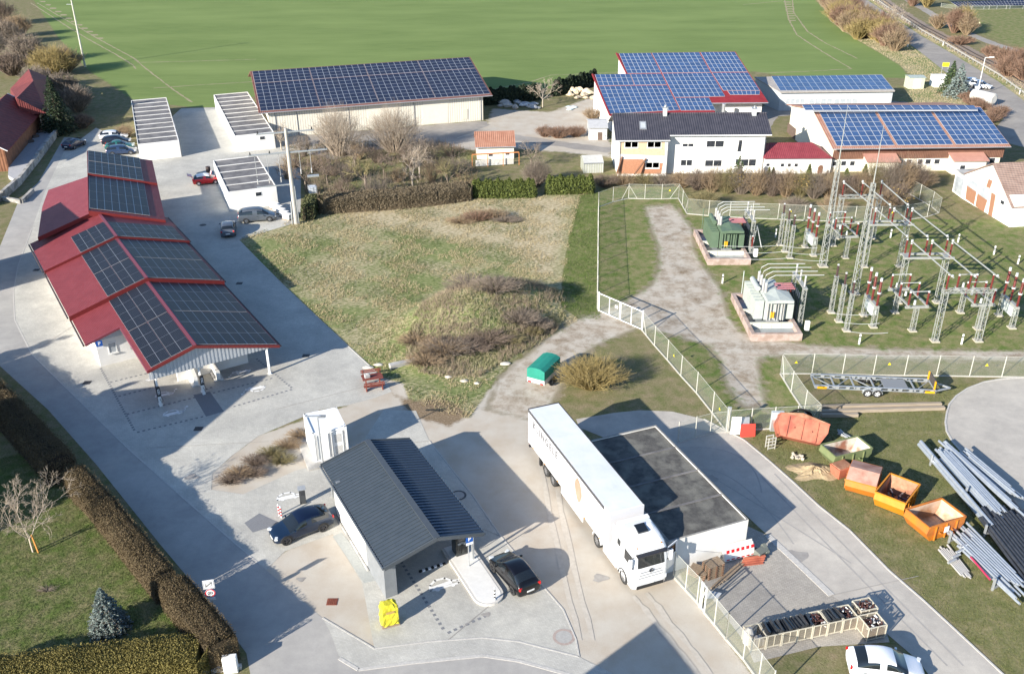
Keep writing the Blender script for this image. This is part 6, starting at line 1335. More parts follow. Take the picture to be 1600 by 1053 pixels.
# ================================================================ FENCES AND PROPS
def meshmat(name, c, a):
    m = bpy.data.materials.new(name); m.use_nodes = True; nt = m.node_tree; N = nt.nodes; b = N['Principled BSDF']; b.inputs['Base Color'].default_value = (*c,1); b.inputs['Roughness'].default_value = .5
    tc = N.new('ShaderNodeTexCoord'); n = N.new('ShaderNodeTexNoise'); n.inputs['Scale'].default_value = .8; lk(nt,tc.outputs['Object'],n.inputs['Vector'])
    mr = N.new('ShaderNodeMapRange'); mr.inputs[3].default_value = a*.75; mr.inputs[4].default_value = a*1.25; lk(nt,n.outputs[0],mr.inputs[0]); lk(nt,mr.outputs[0],b.inputs['Alpha']); return m
M['chain'] = meshmat('chain_link_mesh',(.42,.46,.38),.16); M['chain2'] = meshmat('pale_chain_link_mesh',(.56,.58,.52),.22)
M['fencepost'] = mat('fence_post',(.42,.41,.36),(.50,.49,.43),4,rough=.7)
def fence(label, pts, H_=2.03, spacing=None, m='chain', kerb_=True, braces=(), sign=(), group='substation fence runs'):
    q = [P(*p) for p in pts]; t = thing('mesh_fence',label,'fence',q[0],0,group)
    for i in range(len(q)-1):
        a,b = q[i],q[i+1]; mb = MB(t,True); d = (b-a).normalized(); n_ = Vector((-d.y,d.x,0))*.012
        mb.add([a+up*.06-n_,b+up*.06-n_,b+up*H_-n_,a+up*H_-n_],[(0,1,2,3)]); mb.build('mesh_panel', M[m])
        mb = MB(t,True); mb.tube([a+up*(H_),b+up*(H_)],.018,5); mb.tube([a+up*.08,b+up*.08],.02,5); mb.build('rail', M['fencepost'])
        if kerb_: mb = MB(t,True); mb.bar(a+up*.02,b+up*.02,.12,.06); mb.build('kerb_board', M['kerb'])
    for p in q: mb = MB(t,True); mb.tube([p,p+up*(H_+.07)],.045,6); mb.build('post', M['fencepost'])
    for i,j in braces:
        d = (q[j]-q[i]).normalized(); mb = MB(t,True); mb.tube([q[i]+up*(H_-.15),q[i]+d*1.2],.035,5); mb.build('brace', M['fencepost'])
    for i in sign:
        c = q[i].lerp(q[i+1],.45)+up*1.1; d = (q[i+1]-q[i]).normalized(); s = MB(t,True); e = Vector((d.y,-d.x,0))*.03; s.add([c-d*.15+e,c+d*.15+e,c+up*.26+e],[(0,1,2)]); s.build('warning_sign', mat('warning_yellow',(.75,.62,.02),rough=.4))
    return t
LF = [(934,484-(484-324)*(k/8)**.85) for k in range(9)]
fence('left run of the substation fence along the green grass strip, pale posts',[(933.3,484),(933.5,459),(933.8,435),(934,412),(934.2,391),(934.4,371),(934.6,353),(934.8,337),(935,324)])
fence('rear left run of the substation fence behind the worn track',[(935,324),(957.7,316),(982,310.6),(1007.4,311.4),(1033.7,311.4),(1060,310.6)],braces=((2,1),(2,3),(5,4)),sign=(4,))
fence('short slanting rear run of the substation fence beside the green transformer',[(1060,310.6),(1066,321),(1073.4,334.5)],braces=((2,1),))
fence('long rear run of the substation fence in front of the brown bushes',[(1073.4,334.5),(1107,337.5),(1140,339.5),(1175,341.5),(1215,343),(1256,345),(1295,346),(1335,347),(1375,347),(1412,345),(1448.4,339),(1467,333)],sign=(4,8))
fence('short rear corner run of the substation fence near the white barn',[(1467,333),(1455.5,323.5),(1436,312),(1410,297)],braces=((0,1),(0,1)))
fence('slanting run of the substation fence below the gate, along the golden bush',[(1003,516),(1022.5,540),(1042.5,562.5),(1063.7,587.5),(1088,614),(1113,645.5),(1135,674)],braces=((0,1),),sign=(2,5))
fence('middle run of the fence behind the red board and the grey cabinet',[(1137,675),(1172,672),(1208,670),(1243,668),(1278.5,666)],sign=(3,))
fence('run of the fence rising from the tipped skip to the trailer',[(1278.5,666),(1256.5,643),(1236,612.3),(1219,584.3)],braces=((0,1),(3,2)),m='chain2')
fence('long front run of the substation fence behind the galvanised trailer',[(1219,584.3),(1268.5,584.3),(1316,585),(1364,586.6),(1413,587),(1463,587.3),(1514.6,588.4),(1565,589),(1618,590)],sign=(0,3,6))
fence('low mesh fence run between the grey garage block and the fence corner',[(1059,692),(1086,684),(1109.5,677.5),(1135,675)],H_=1.95)
fence('pale mesh fence run along the lorry and the yard, upper part',[(1052,901),(1071,922),(1089,941),(1096,951)],m='chain2')
fence('pale mesh fence run at the lower end of the yard beside the wire cages',[(1134.5,999),(1161,1030),(1185,1063),(1205,1090)],m='chain2',kerb_=True)
fence('pale mesh fence run in the middle between the open gate leaf and the wire cages',[(1100,957),(1116,976),(1134.5,999)],m='chain2')
# gates
def gate(label, a, b, H_, n=2, bars=0, m='chain'):
    a,b = P(*a),P(*b); t = thing('gate',label,'gate',a,0,'gates'); 
    for k in range(n):
        p,q = a.lerp(b,k/n+.01),a.lerp(b,(k+1)/n-.01); mb = MB(t,True)
        for u0,u1 in ((p+up*.1,q+up*.1),(p+up*H_,q+up*H_),(p+up*.1,p+up*H_),(q+up*.1,q+up*H_),(p.lerp(q,.5)+up*.1,p.lerp(q,.5)+up*H_)): mb.bar(u0,u1,.075,.075)
        for j in range(bars): c = p.lerp(q,(j+1)/(bars+1)); mb.bar(c+up*.1,c+up*H_,.03,.03)
        f = mb.build('leaf', M['wframe']); mb = MB(t,True); mb.add([p+up*.1,q+up*.1,q+up*H_,p+up*H_],[(0,1,2,3)]); mb.build('mesh_panel', M[m], f)
    for c in (a,b): mb = MB(t,True); mb.bar(c,c+up*(H_+.15),.12,.12); mb.build('gate_post', M['wframe'])
    c = a.lerp(b,.42)+up*1.2; d = (b-a).normalized(); e = Vector((d.y,-d.x,0))*.06; s = MB(t,True); s.add([c-d*.18+e,c+d*.18+e,c+d*.18+e+up*.3,c-d*.18+e+up*.3],[(0,1,2,3)]); s.build('notice', M['signwhite'])
gate('white framed double gate at the start of the worn substation track',(935,486),(1003,516),2.0)
mb = None
p1 = P(1137,676); t = thing('slatted_gate','narrow white slatted gate leaning at the fence corner beside the red board','gate',p1,0,'gates'); mb = MB(t,True)
a,b = P(1141,680),P(1155,680)
for k in range(8): c = a.lerp(b,k/7); mb.bar(c+up*.1,c+up*1.75,.05,.05)
mb.bar(a+up*.15,b+up*.15,.06); mb.bar(a+up*1.7,b+up*1.7,.06); mb.build('slats', M['wframe'])
mb = MB(t,True)
for dx in (-4,-2.2,0): c = P(1138+dx,674+dx*.2); mb.bar(c,c+up*2.3,.1,.1)
mb.build('gate_post', M['galv'])
a,b = P(1157,683),P(1180,682); t = thing('red_board','bright red board leaning at the fence beside the slatted gate','board',a,0); mb = MB(t,True); mb.slab([a,b,b+Vector((0,.35,1.0)),a+Vector((0,.35,1.0))],.06); mb.build('board', mat('board_red',(.62,.055,.035),rough=.5)); mb = MB(t,True); mb.slab([a+Vector((0,.4,.9)),a.lerp(b,.6)+Vector((0,.4,.9)),a.lerp(b,.6)+Vector((0,.6,1.5)),a+Vector((0,.6,1.5))],.05); mb.build('backing_sheet', M['zinc'])
c = P(1212,672); t = thing('cable_cabinet','grey cable distribution cabinet in front of the fence behind the tipped skip','cabinet',(c.x,c.y,0),R(-4)); mb = MB(t); mb.box(-.5,.5,-.2,.2,0,1.75); mb.build('housing', mat('cabinet_grey',(.40,.43,.44),(.46,.49,.50),3,rough=.5),bevel=.03); mb = MB(t); mb.box(-.12,.15,-.215,-.201,.6,1.0); mb.build('door_handle', M['trim']); mb = MB(t); mb.box(-.48,.48,-.212,-.202,.05,1.1); mb.build('door', M['zinc'])
c = P(1245,668); t = thing('cable_coil','coil of thick black cable standing against the fence behind the tipped skip','cable coil',(c.x,c.y,0),0); mb = MB(t)
for k in range(5):
    rr = .95-.06*k; mb.tube([(rr*math.cos(h)*1.15,-.2+.05*k,.95+rr*math.sin(h)) for h in [6.2832*j/24 for j in range(25)]],.045,6,caps=False)
mb.build('coil', M['signblack'])
# ---- skips
def skip(label, c, rz, L, W_, H_, pm, inner, kind='open', tilt=None, load=None, taper=.45, group='skips on the grass'):
    t = thing('skip',label,'skip',c,rz,group); hl,hw = L/2,W_/2; b = hl-taper
    o = [(-b,-hw+.05,.1),(b,-hw+.05,.1),(b,hw-.05,.1),(-b,hw-.05,.1)]; mid = [(-hl,-hw,H_*.62),(hl,-hw,H_*.62),(hl,hw,H_*.62),(-hl,hw,H_*.62)]; top = [(-hl*.92,-hw,H_),(hl,-hw,H_),(hl,hw,H_),(-hl*.92,hw,H_)]
    th = .06
    def shr(ring,dz=0): return [(x*(1-th*1.6/hl),y*(1-th*1.6/hw),z+dz) for x,y,z in ring]
    mb = MB(t); mb.T = tilt
    mb.loft([o,mid,top],caps=False); mb.add(o,[(3,2,1,0)]); mb.build('shell', pm)
    mb = MB(t); mb.T = tilt; i0,i1,i2 = shr(o,.06),shr(mid),shr(top); vs = i0+i1+i2; 
    mb.add(vs,[(0,1,2,3)]+[(a+k,a+4+k,a+4+(k+1)%4,a+(k+1)%4) for a in (0,4) for k in range(4)]); mb.build('inner_wall', inner)
    mb = MB(t); mb.T = tilt
    for k in range(4): mb.bar(top[k],top[(k+1)%4],.10,.10)
    mb.build('rim', pm)
    mb = MB(t); mb.T = tilt
    for x in (-b*.75,0,b*.75):
        for s in (-1,1): mb.bar((x,s*(hw+.03),.12),(x,s*(hw+.045),H_-.05),.09,.07)
    for s in (-1,1):
        for e in (-1,1): mb.tube([(e*(b*.45),s*(hw+.02),H_*.5),(e*(b*.45),s*(hw+.17),H_*.5)],.06,8)
    mb.build('rib', pm)
    if kind == 'lid':
        mb = MB(t); mb.T = tilt; mb.slab([(-hl*.95,-hw,H_+.06),(-hl*.1,-hw,H_+.42),(-hl*.1,hw,H_+.42),(-hl*.95,hw,H_+.06)],.05); mb.slab([(-hl*.08,-hw,H_+.42),(hl*1.0,-hw,H_+.06),(hl*1.0,hw,H_+.06),(-hl*.08,hw,H_+.42)],.05); mb.add([(-hl*.95,-hw,H_),(hl,-hw,H_),(-hl*.1,-hw,H_+.40),(-hl*.95,hw,H_),(hl,hw,H_),(-hl*.1,hw,H_+.40)],[(0,1,2),(4,3,5)]); mb.build('lid', inner)
    if load:
        rnd = random.Random(int(L*100)); mb = MB(t); mb.T = tilt
        for k in range(26):
            x,y = rnd.uniform(-b*.8,b*.8),rnd.uniform(-hw*.7,hw*.7); a = rnd.uniform(0,3.14); l = rnd.uniform(.2,.6); mb.cb((x,y,rnd.uniform(.3,.75)),(l,rnd.uniform(.04,.12),rnd.uniform(.03,.1)),k%3,rz=a,rx=rnd.uniform(-.5,.5),ry=rnd.uniform(-.4,.4))
        mb.build('scrap', load)
    mb = MB(t); mb.T = tilt; mb.box(-.2,.2,-hw-.1,-hw-.085,H_*.45,H_*.8) if kind == 'plate' else mb.box(-.01,.01,-hw-.1,-hw-.09,.5,.52); 
    if kind == 'plate': mb.build('white_label', M['signwhite'])
    return t
rustin = mat('rusty_inside',(.30,.13,.07),(.42,.24,.15),2.5,rough=.9,c3=(.22,.09,.05),s3=.9)
orange = mat('skip_orange',(.50,.15,.015),(.58,.20,.02),2,rough=.5,c3=(.45,.14,.03),s3=1.0); orange2 = mat('skip_yellow_orange',(.54,.19,.01),(.62,.24,.015),2,rough=.5)
pinkrust = mat('faded_pink_rust',(.50,.26,.19),(.56,.34,.26),2.2,rough=.8,c3=(.34,.15,.10),s3=.7); redrust = mat('red_rust_paint',(.42,.12,.07),(.50,.17,.10),2,rough=.7,c3=(.30,.08,.05),s3=.9)
olive = mat('skip_green',(.13,.17,.07),(.18,.20,.09),2,rough=.7); whin = mat('white_rust_inside',(.62,.60,.52),(.55,.46,.36),2.2,rough=.8,c3=(.30,.13,.08),s3=.8)
scr = [M['zinc'],M['trim'],mat('blue_scrap',(.04,.06,.16),rough=.5)]
def pc(*xy): return sum((P(*p) for p in xy),Vector())/len(xy)
c = P(1455,826); skip('open orange skip with pale inner wall and white label, nearest to the steel pipes',c,R(22),3.3,2.2,1.35,orange,mat('pale_rusty_inside',(.50,.34,.24),(.60,.46,.34),2,rough=.9,c3=(.33,.17,.09),s3=.8),'plate',load=None)
c = P(1397,788); skip('open yellow orange skip filled with metal scrap',c,R(-40)+R(90),3.0,2.15,1.4,orange2,rustin,load=scr)
c = P(1346,762); skip('closed skip with faded pink lid and orange lower edge',c,R(62),2.8,2.1,1.25,orange,pinkrust,'lid')
c = P(1318,718); skip('olive green skip with whitewashed rusty inside',c,R(20),3.5,1.8,1.2,olive,whin)
c = P(1313,742); t = thing('rusty_box','small rust red steel box in front of the olive green skip','steel box',c,R(25)); mb = MB(t); mb.loft([[(-.55,-.4,0),(.55,-.4,0),(.55,.4,0),(-.55,.4,0)],[(-.7,-.55,.9),(.7,-.55,.9),(.7,.55,.9),(-.7,.55,.9)]]); mb.build('shell', redrust); mb = MB(t); mb.box(-.6,.6,-.45,.45,.9,.96); mb.build('lid', rustin)
c = P(1246,694); skip('large rust red skip tipped onto its side by the fence corner',c,R(-8),3.9,2.3,1.8,redrust,rustin,tilt=Matrix.Translation((0,0,.55)) @ Matrix.Rotation(R(-38),4,'X') @ Matrix.Rotation(R(10),4,'Y') @ Matrix.Translation((0,.2,-.3)),kind='lid')
c = P(1203,700); t = thing('small_rack','small pale metal rack standing beside the tipped rust red skip','rack',c,R(15)); mb = MB(t)
for x in (-.3,.3):
    for y in (-.2,.2): mb.bar((x,y,0),(x,y,1.1),.05)
for z in (.15,.45,.75,1.05): mb.bar((-.3,-.2,z),(.3,-.2,z),.12,.04); mb.bar((-.3,.2,z),(.3,.2,z),.12,.04)
mb.build('frame', M['fencepost'])
rnd = random.Random(11)
for k in range(14):
    c = P(1236+rnd.uniform(0,18),714+rnd.uniform(-3,5)); mb = MB(); mb.cb((c.x,c.y,.08+.08*(k%2)),(.24,.18,.14),rz=rnd.uniform(0,3),rx=rnd.uniform(-.3,.3)); tag(mb.build('stone_block', mat('split_stone',(.48,.42,.32),(.58,.52,.42),5,rough=.9) if k==0 else bpy.data.materials['split_stone'],bevel=.02),'pale split stone block in the small heap below the tipped rust red skip','stone','heap of split stones')
# sand heap
mb = MB(); c = P(1272,737); n=40; rings = []
for i in range(9):
    f = i/8; rings.append([(c.x+math.cos(6.2832*k/n)*2.0*f*(1+.22*math.sin(3*k*.157+1)+.12*math.sin(7*k*.157)),c.y+math.sin(6.2832*k/n)*1.4*f*(1+.2*math.cos(2*k*.157)+.12*math.sin(5*k*.157)),.02+.5*(1-f)**1.2*(1+.25*rnd.uniform(-1,1)*(f>0.05))) for k in range(n)])
mb.loft(rings[::-1],caps=False); tag(mb.build('sand_heap', mat('sand',(.31,.23,.13),(.40,.31,.19),6,rough=.95,bump=.4,bscale=8)),'flat heap of yellow sand beside the kerb and the olive green skip','sand',kind='stuff')
# beams
bm = mat('old_timber_beam',(.27,.22,.16),(.36,.30,.23),3,rough=.9,stretch=(.3,3,3))
for (a,b,w_,lb) in (((1277,638),(1470,633.5),.32,'farther of two long grey timber beams lying on the grass below the trailer'),((1283,645.5),(1475,639.5),.36,'nearer of two long grey timber beams lying on the grass below the trailer'),((1283,651),(1340,650.5),.34,'short grey timber beam next to the fence corner')):
    a,b = P(*a),P(*b); mb = MB(); mb.bar(a+up*.16,b+up*.16,w_,.28); tag(mb.build('timber_beam', bm,bevel=.015),lb,'beam','timber beams on the grass')
for k in range(9):
    a = P(1309+rnd.uniform(-2,4),678+rnd.uniform(-4,3)); b = P(1350+rnd.uniform(-6,8),702+rnd.uniform(-6,6)); mb = MB(); mb.tube([a+up*(.1+.06*(k%3)),b+up*(.1+.06*(k%3))],.045,6); tag(mb.build('metal_rod', M['galv']),'thin grey rod in the loose bundle behind the olive green skip','rod','loose bundle of rods')
# ---- pipe stacks
M['pipe_galv'] = mat('galvanised_pipe',(.42,.46,.50),(.52,.56,.60),3,rough=.35,metal=.5); M['pipe_black'] = mat('black_pipe',(.025,.028,.035),(.05,.055,.065),3,rough=.35)
def pipes(name, label, cat, group, a0, b0, a1, b1, n, r, rows, m, jit=.25, seed=0, base=.25):
    rnd = random.Random(seed)
    for row in range(rows):
        for k in range(n-row):
            f = (k+.5*row+.5)/n; z = base+r+row*r*1.75; a = P(*a0).lerp(P(*a1),f); b = P(*b0).lerp(P(*b1),f); d = (b-a).normalized(); e = rnd.uniform(-jit,jit)*2; a = a+d*e+up*z; b = b+d*(e+rnd.uniform(-jit,jit))+up*z
            s = Vector((rnd.uniform(-1,1),rnd.uniform(-1,1),0))*jit*.15
            mb = MB(); mb.tube([a+s,b-s],r,10,caps=False); mb.tube([b-s,a+s],r*.8,10,caps=False); tag(mb.build(name, m),label,cat,group)
pipes('steel_pipe','long thick galvanised pipe in the outer left pair of the upper pipe stack','pipe','thick outer pipes',(1433,702),(1546,838),(1442,702),(1557,836),2,.14,2,M['pipe_galv'],.1,1)
pipes('steel_pipe','galvanised pipe in the middle bundle of the upper pipe stack','pipe','middle galvanised bundle',(1461,716),(1545,812),(1478,712),(1568,806),7,.10,3,M['pipe_galv'],.35,2,.3)
pipes('steel_pipe','long galvanised pipe with bent end in the upper pipe stack','pipe','long galvanised pipes',(1470,704),(1586,812),(1480,707),(1592,806),4,.09,2,M['pipe_galv'],.5,3,.5)
pipes('steel_pipe','galvanised pipe in the right bundle of the upper pipe stack next to the turning circle','pipe','right galvanised bundle',(1500,722),(1578,784),(1514,714),(1588,778),5,.09,3,M['pipe_galv'],.3,4,.3)
pipes('plastic_pipe','long black pipe in the dark pipe stack at the right edge','pipe','black pipes',(1524,815),(1598,915),(1596,800),(1670,890),15,.12,2,M['pipe_black'],.4,5,.3)
pipes('steel_pipe','pale pipe in the lower pipe stack in front of the black pipes','pipe','lower pale pipes',(1482,850),(1572,935),(1524,838),(1606,922),10,.085,2,M['pipe_galv'],.55,6,.3)
pipes('steel_pipe','thin pale tube of the small bundle lying on the grass before the pipe stacks','pipe','small bundle of tubes',(1466,862),(1504,905),(1484,856),(1518,900),7,.07,1,M['greyporc'],.15,7,.04)
for (x,y),lb in (((1453,727),'left rear steel stake of the upper pipe stack'),((1507,778),'left front steel stake of the upper pipe stack'),((1482,848),'rear left steel stake of the lower pipe stack'),((1550,922),'front left steel stake of the lower pipe stack'),((1537,838),'steel stake among the black pipes')):
    c = P(x,y); mb = MB(); mb.bar(c,c+up*1.0,.12,.12); mb.bar(c+up*.15,c+up*.15+Vector((1.6,.9,0)),.14,.14); tag(mb.build('stake_support', M['galv']),lb,'pipe support','pipe stack supports')
for k in range(4):
    c = P(1486+k*6,884-k*7); mb = MB(); mb.tube([c+up*.35+Vector((-.3,-.1,.06*k)),c+up*.35+Vector((.35,.25,.06*k))],.09,8); tag(mb.build('pipe_piece', M['galv']),'short grey pipe piece lying across the small bundle of tubes','pipe','short pipe pieces')
a,b = P(1517,870,.6),P(1547,905,.6); mb = MB(); mb.tube([a,b],.07,8); tag(mb.build('red_tube', mat('crimson_tube',(.40,.03,.08),rough=.5)),'crimson tube lying on the lower pale pipe stack','pipe')
# ---- wire cages
M['cagewire'] = mat('pallet_cage_steel',(.50,.46,.36),(.58,.54,.44),5,rough=.6); M['cagemesh'] = meshmat('cage_mesh',(.52,.46,.36),.38)
def cage(c, rz, label, load, W_=1.2, D=1.0, H_=.97):
    t = thing('wire_cage',label,'wire cage',c,rz,'wire pallet cages in a row'); mb = MB(t); hw,hd = W_/2-.03,D/2-.03; cs = [(-hw,-hd),(hw,-hd),(hw,hd),(-hw,hd)]
    for i in range(4):
        a,b = cs[i],cs[(i+1)%4]; mb.bar((*a,0),(*a,H_),.055,.055)
        for z in (.14,H_): mb.bar((*a,z),(*b,z),.05,.05)
        m_ = ((a[0]+b[0])/2,(a[1]+b[1])/2); mb.bar((*m_,.14),(*m_,H_),.04,.04)
    mb.build('frame', M['cagewire']); 
    for i in range(4): a,b = cs[i],cs[(i+1)%4]; mb = MB(t); mb.add([(*a,.14),(*b,.14),(*b,H_),(*a,H_)],[(0,1,2,3)]); mb.build('mesh_side', M['cagemesh'])
    mb = MB(t); mb.box(-hw+.04,hw-.04,-hd+.04,hd-.04,.10,.14); mb.build('floor', M['wood'])
    rnd = random.Random(int(c[0]*97)); mb = MB(t)
    if load == 'insulators':
        for k in range(70):
            x,y,z = rnd.uniform(-hw+.1,hw-.1),rnd.uniform(-hd+.1,hd-.1),rnd.uniform(.55,.98); v = Vector((rnd.uniform(-1,1),rnd.uniform(-1,1),rnd.uniform(-.6,.6))).normalized()*.11; mb.tube([Vector((x,y,z))-v,Vector((x,y,z))+v],.055,6,mi=0 if k%4 else 1)
        mb.box(-hw+.05,hw-.05,-hd+.05,hd-.05,.16,.66,0); mb.build('insulator_load',[mat('dark_brown_glaze',(.05,.022,.018),(.08,.035,.03),9,rough=.25) if 'dark_brown_glaze' not in bpy.data.materials else bpy.data.materials['dark_brown_glaze'],M['caps']])
    elif load == 'slabs':
        for k in range(5): mb.cb((-.42+k*.2,rnd.uniform(-.05,.05),.85+rnd.uniform(-.1,.12)),(.16,.9,.5+rnd.uniform(0,.2)),rz=rnd.uniform(-.1,.1),ry=rnd.uniform(.25,.6),rx=rnd.uniform(-.08,.08))
        mb.box(-hw+.05,hw-.05,-hd+.05,hd-.05,.16,.6); mb.build('black_slabs', mat('black_slab',(.012,.014,.018),(.03,.034,.04),4,rough=.35) if 'black_slab' not in bpy.data.materials else bpy.data.materials['black_slab'])
    else:
        mb.tube([(-.35,.1,.15),(-.35,.1,.95),(-.3,.12,1.25)],[.3,.3,.12],12); mb.box(-.1,.45,-.4,.0,.15,.7); mb.build('grey_sack', M['concrete'])
    return t
ca,cb2 = P(1172,1019),P(1338,983); cd_ = (cb2-ca).normalized(); crz = math.atan2(cd_.y,cd_.x); cn_ = Vector((-cd_.y,cd_.x,0)); N7 = 7; stp = (cb2-ca).length/N7
lds = ['sack','slabs','slabs','slabs','insulators','slabs','insulators']; wd_ = ['first cage from the left, holding a grey sack, white board on its side','second cage from the left, filled with tilted black slabs','third cage from the left, filled with black slabs','fourth cage from the left, half filled with black slabs','fifth cage from the left, filled with dark glazed insulators','sixth cage from the left, heaped with black slabs','seventh cage from the left, heaped with dark insulators']
for k in range(N7): c = ca+cd_*stp*(k+.5)+cn_*.55; cg_ = cage(c,crz,wd_[k],lds[k],stp*.98,1.15,1.0)
c = P(1361,991); cage(c+cn_*.1,crz,'wire cage with dark insulators standing forward at the right end of the row','insulators',1.25,1.15,1.05)
c = P(1356,972); cage(c+cn_*.55,crz,'wire cage with dark insulators at the rear right end of the row','insulators',1.2,1.0,.95)
# ---- pallets, barrier and boards beside the garage block
c = P(1106,906); pl = [('large stack of worn wooden pallets beside the garage wall',P(1113,897),R(24),7),('small tilted stack of light wooden pallets next to the large one',P(1092,897),R(-35),3)]
for lb,c,rz_,nn in pl:
    for j in range(nn):
        t = thing('pallet',f'worn wooden pallet in the {lb.split(" ")[0]} {"stack beside the garage wall" if nn>3 else "tilted stack near the fence"}','pallet',(c.x,c.y,.145*j),rz_+rnd.uniform(-.08,.08),lb.split(' beside')[0].split(' next')[0])
        mb = MB(t)
        for k in range(7): mb.box(-.6,.6,-.4+k*.12,-.31+k*.12,.12,.142)
        mb.build('deck_board', M['wood']); mb = MB(t)
        for x in (-.55,0,.5):
            for y in (-.38,0,.33): mb.box(x-.05,x+.06,y-.04,y+.06,.022,.12)
        mb.build('block', M['timber']); mb = MB(t)
        for y in (-.38,0,.33): mb.box(-.6,.6,y-.04,y+.06,0,.022)
        mb.build('base_board', M['wood'])
a,b = P(1131,878),P(1177,866); d = (b-a).normalized(); t = thing('safety_barrier','white plastic safety barrier with red squares leaning on the garage wall','barrier',a,0); n_ = Vector((-d.y,d.x,0)); L_ = (b-a).length
def bp_(s,h,o=0): return a+d*s+n_*(.1+h*.25)+up*h-n_*o
for k in range(3): mb = MB(t,True); o_ = .12*k; mb.slab([bp_(0,.1,o_),bp_(L_,.1,o_),bp_(L_,1.05-.1*k,o_),bp_(0,1.05-.1*k,o_)],.05); mb.build('barrier_panel', M['wframe'])
mb = MB(t,True)
for k in range(6): s = L_*(k+.35)/6; mb.add([bp_(s,.62,.25),bp_(s+.24,.62,.25),bp_(s+.24,.86,.25),bp_(s,.86,.25)],[(0,1,2,3)]); mb.add([bp_(s,.14,.25),bp_(s+.24,.14,.25),bp_(s+.24,.22,.25),bp_(s,.22,.25)],[(0,1,2,3)])
mb.build('red_reflector', M['signred'])
for k in range(4):
    a,b = P(1158+k,884-2*k),P(1192+k,880-2*k); mb = MB(); mb.bar(a+up*(.06+.09*k),b+up*(.06+.09*k),.16,.07); tag(mb.build('plank', redrust),'reddish plank in the small pile at the foot of the safety barrier','plank','reddish planks')
for k in range(5):
    a,b = P(1112+5*k,920-3*k),P(1150+4*k,885-2*k); mb = MB(); mb.bar(a+up*(.05+.021*k),b+up*(.05+.021*k),.2,.07); tag(mb.build('board', M['wood']),'grey weathered board lying flat on the yard beside the pallets','board','weathered boards on the yard')
a,b = P(1104,933),P(1120,930); mb = MB(); mb.slab([P(1100,935,.05),P(1122,934,.05),P(1128,926,.3),P(1108,922,.35)],.03); tag(mb.build('metal_sheet', M['zinc']),'shiny sheet of metal lying by the open fence gate','metal sheet')
c = P(1188,868); t = thing('machine_part','small dark grey machine part beside the safety barrier','machine part',c,R(20)); mb = MB(t); mb.cb((0,0,.3),(.9,.5,.5),rz=.3,rx=.2); mb.cb((.4,.1,.4),(.3,.7,.3),rx=.4); mb.build('housing', mat('dark_grey_part',(.14,.15,.13),rough=.6),bevel=.03); mb = MB(t); mb.tube([(-.2,-.35,.25),(-.2,.4,.25)],.2,10); mb.build('drum', M['trim'])
t = thing('open_gate_leaf','narrow pale gate leaf standing open at the end of the mesh fence','gate',P(1097,951),0,'gates'); mb = MB(t,True)
a,b = P(1093,948),P(1100,957)
for c in (a,b): mb.bar(c,c+up*2.05,.08,.08)
mb.bar(a+up*.1,b+up*.1,.06); mb.bar(a+up*2.0,b+up*2.0,.06); mb.bar(a+up*.1,b+up*2.0,.04); mb.build('leaf', M['wframe'])
# ---- white container
cc_ = [P(471.3,648.6,2.75),P(519.8,637,2.75),P(540.2,665.9,2.75),P(488.6,677.2,2.75)]
fl = cc_[3]; fr = cc_[2]; d = (fr-fl).normalized(); rz_ = math.atan2(d.y,d.x); ct = thing('white_container','short white battery container with double doors behind the charging hall','container',(fl.x,fl.y,0),rz_)
W_,L_ = 2.5,3.0
mb = MB(ct); mb.box(0,W_,0,L_,.22,2.68); mb.build('body', M['wframe'])
mb = MB(ct)
for x in (0,W_):
    for y in (0,L_): mb.cb((x,y,1.45),(.16,.16,2.6))
for z in (.22,2.68):
    for y in (0,L_): mb.cb((W_/2,y,z),(W_,.14,.14))
    for x in (0,W_): mb.cb((x,L_/2,z),(.14,L_,.14))
mb.build('frame', M['wframe'])
for xa,xb in ((-.045,-.003),(W_+.003,W_+.045)):
    mb = MB(ct)
    for k in range(14): mb.box(xa,xb,.2+k*.2,.3+k*.2,.32,2.58)
    mb.build('corrugation', M['wframe'])
for k in (0,1):
    x0 = .15+k*1.12; mb = MB(ct); mb.box(x0,x0+1.08,-.06,-.003,.35,2.52); dr = mb.build('door', M['wframe']); mb = MB(ct)
    for x in (x0+.12,x0+.96): mb.tube([(x,-.09,.35),(x,-.09,2.52)],.02,6)
    mb.build('lock_rod', M['galv'], dr); mb = MB(ct); 
    for (z0,z1) in ((.5,1.25),(1.55,2.3)):
        for j in range(7): mb.box(x0+.3,x0+.85,-.075,-.061,z0+(z1-z0)*j/7,z0+(z1-z0)*j/7+.06) if k else None
    if k: mb.build('louvre', M['greyporc'], dr)
mb = MB(ct); mb.box(.17,.19,-.075,-.06,.4,2.5); mb.box(1.24,1.27,-.075,-.06,.4,2.5); mb.box(2.32,2.35,-.075,-.06,.4,2.5); mb.build('door_seal', M['greyporc'])
mb = MB(ct); mb.box(-.75,3.0,-.75,4.1,0,.12); mb.build('foundation_slab', M['concrete'])
c = P(505,728); lp = thing('lamp_post','grey post lamp with flat arm head between the container and the charging hall','street lamp',c,0); mb = MB(lp); mb.tube([(0,0,0),(0,0,4.5)],[.08,.05],10); mb.build('pole', M['galv']); mb = MB(lp); mb.cb((-.35,0,4.5),(1.2,.16,.07)); mb.build('arm', M['galv']); mb = MB(lp); mb.cb((.35,0,4.47),(.5,.3,.1)); mb.build('lamp_head', mat('lamp_grey',(.2,.21,.22),rough=.5))
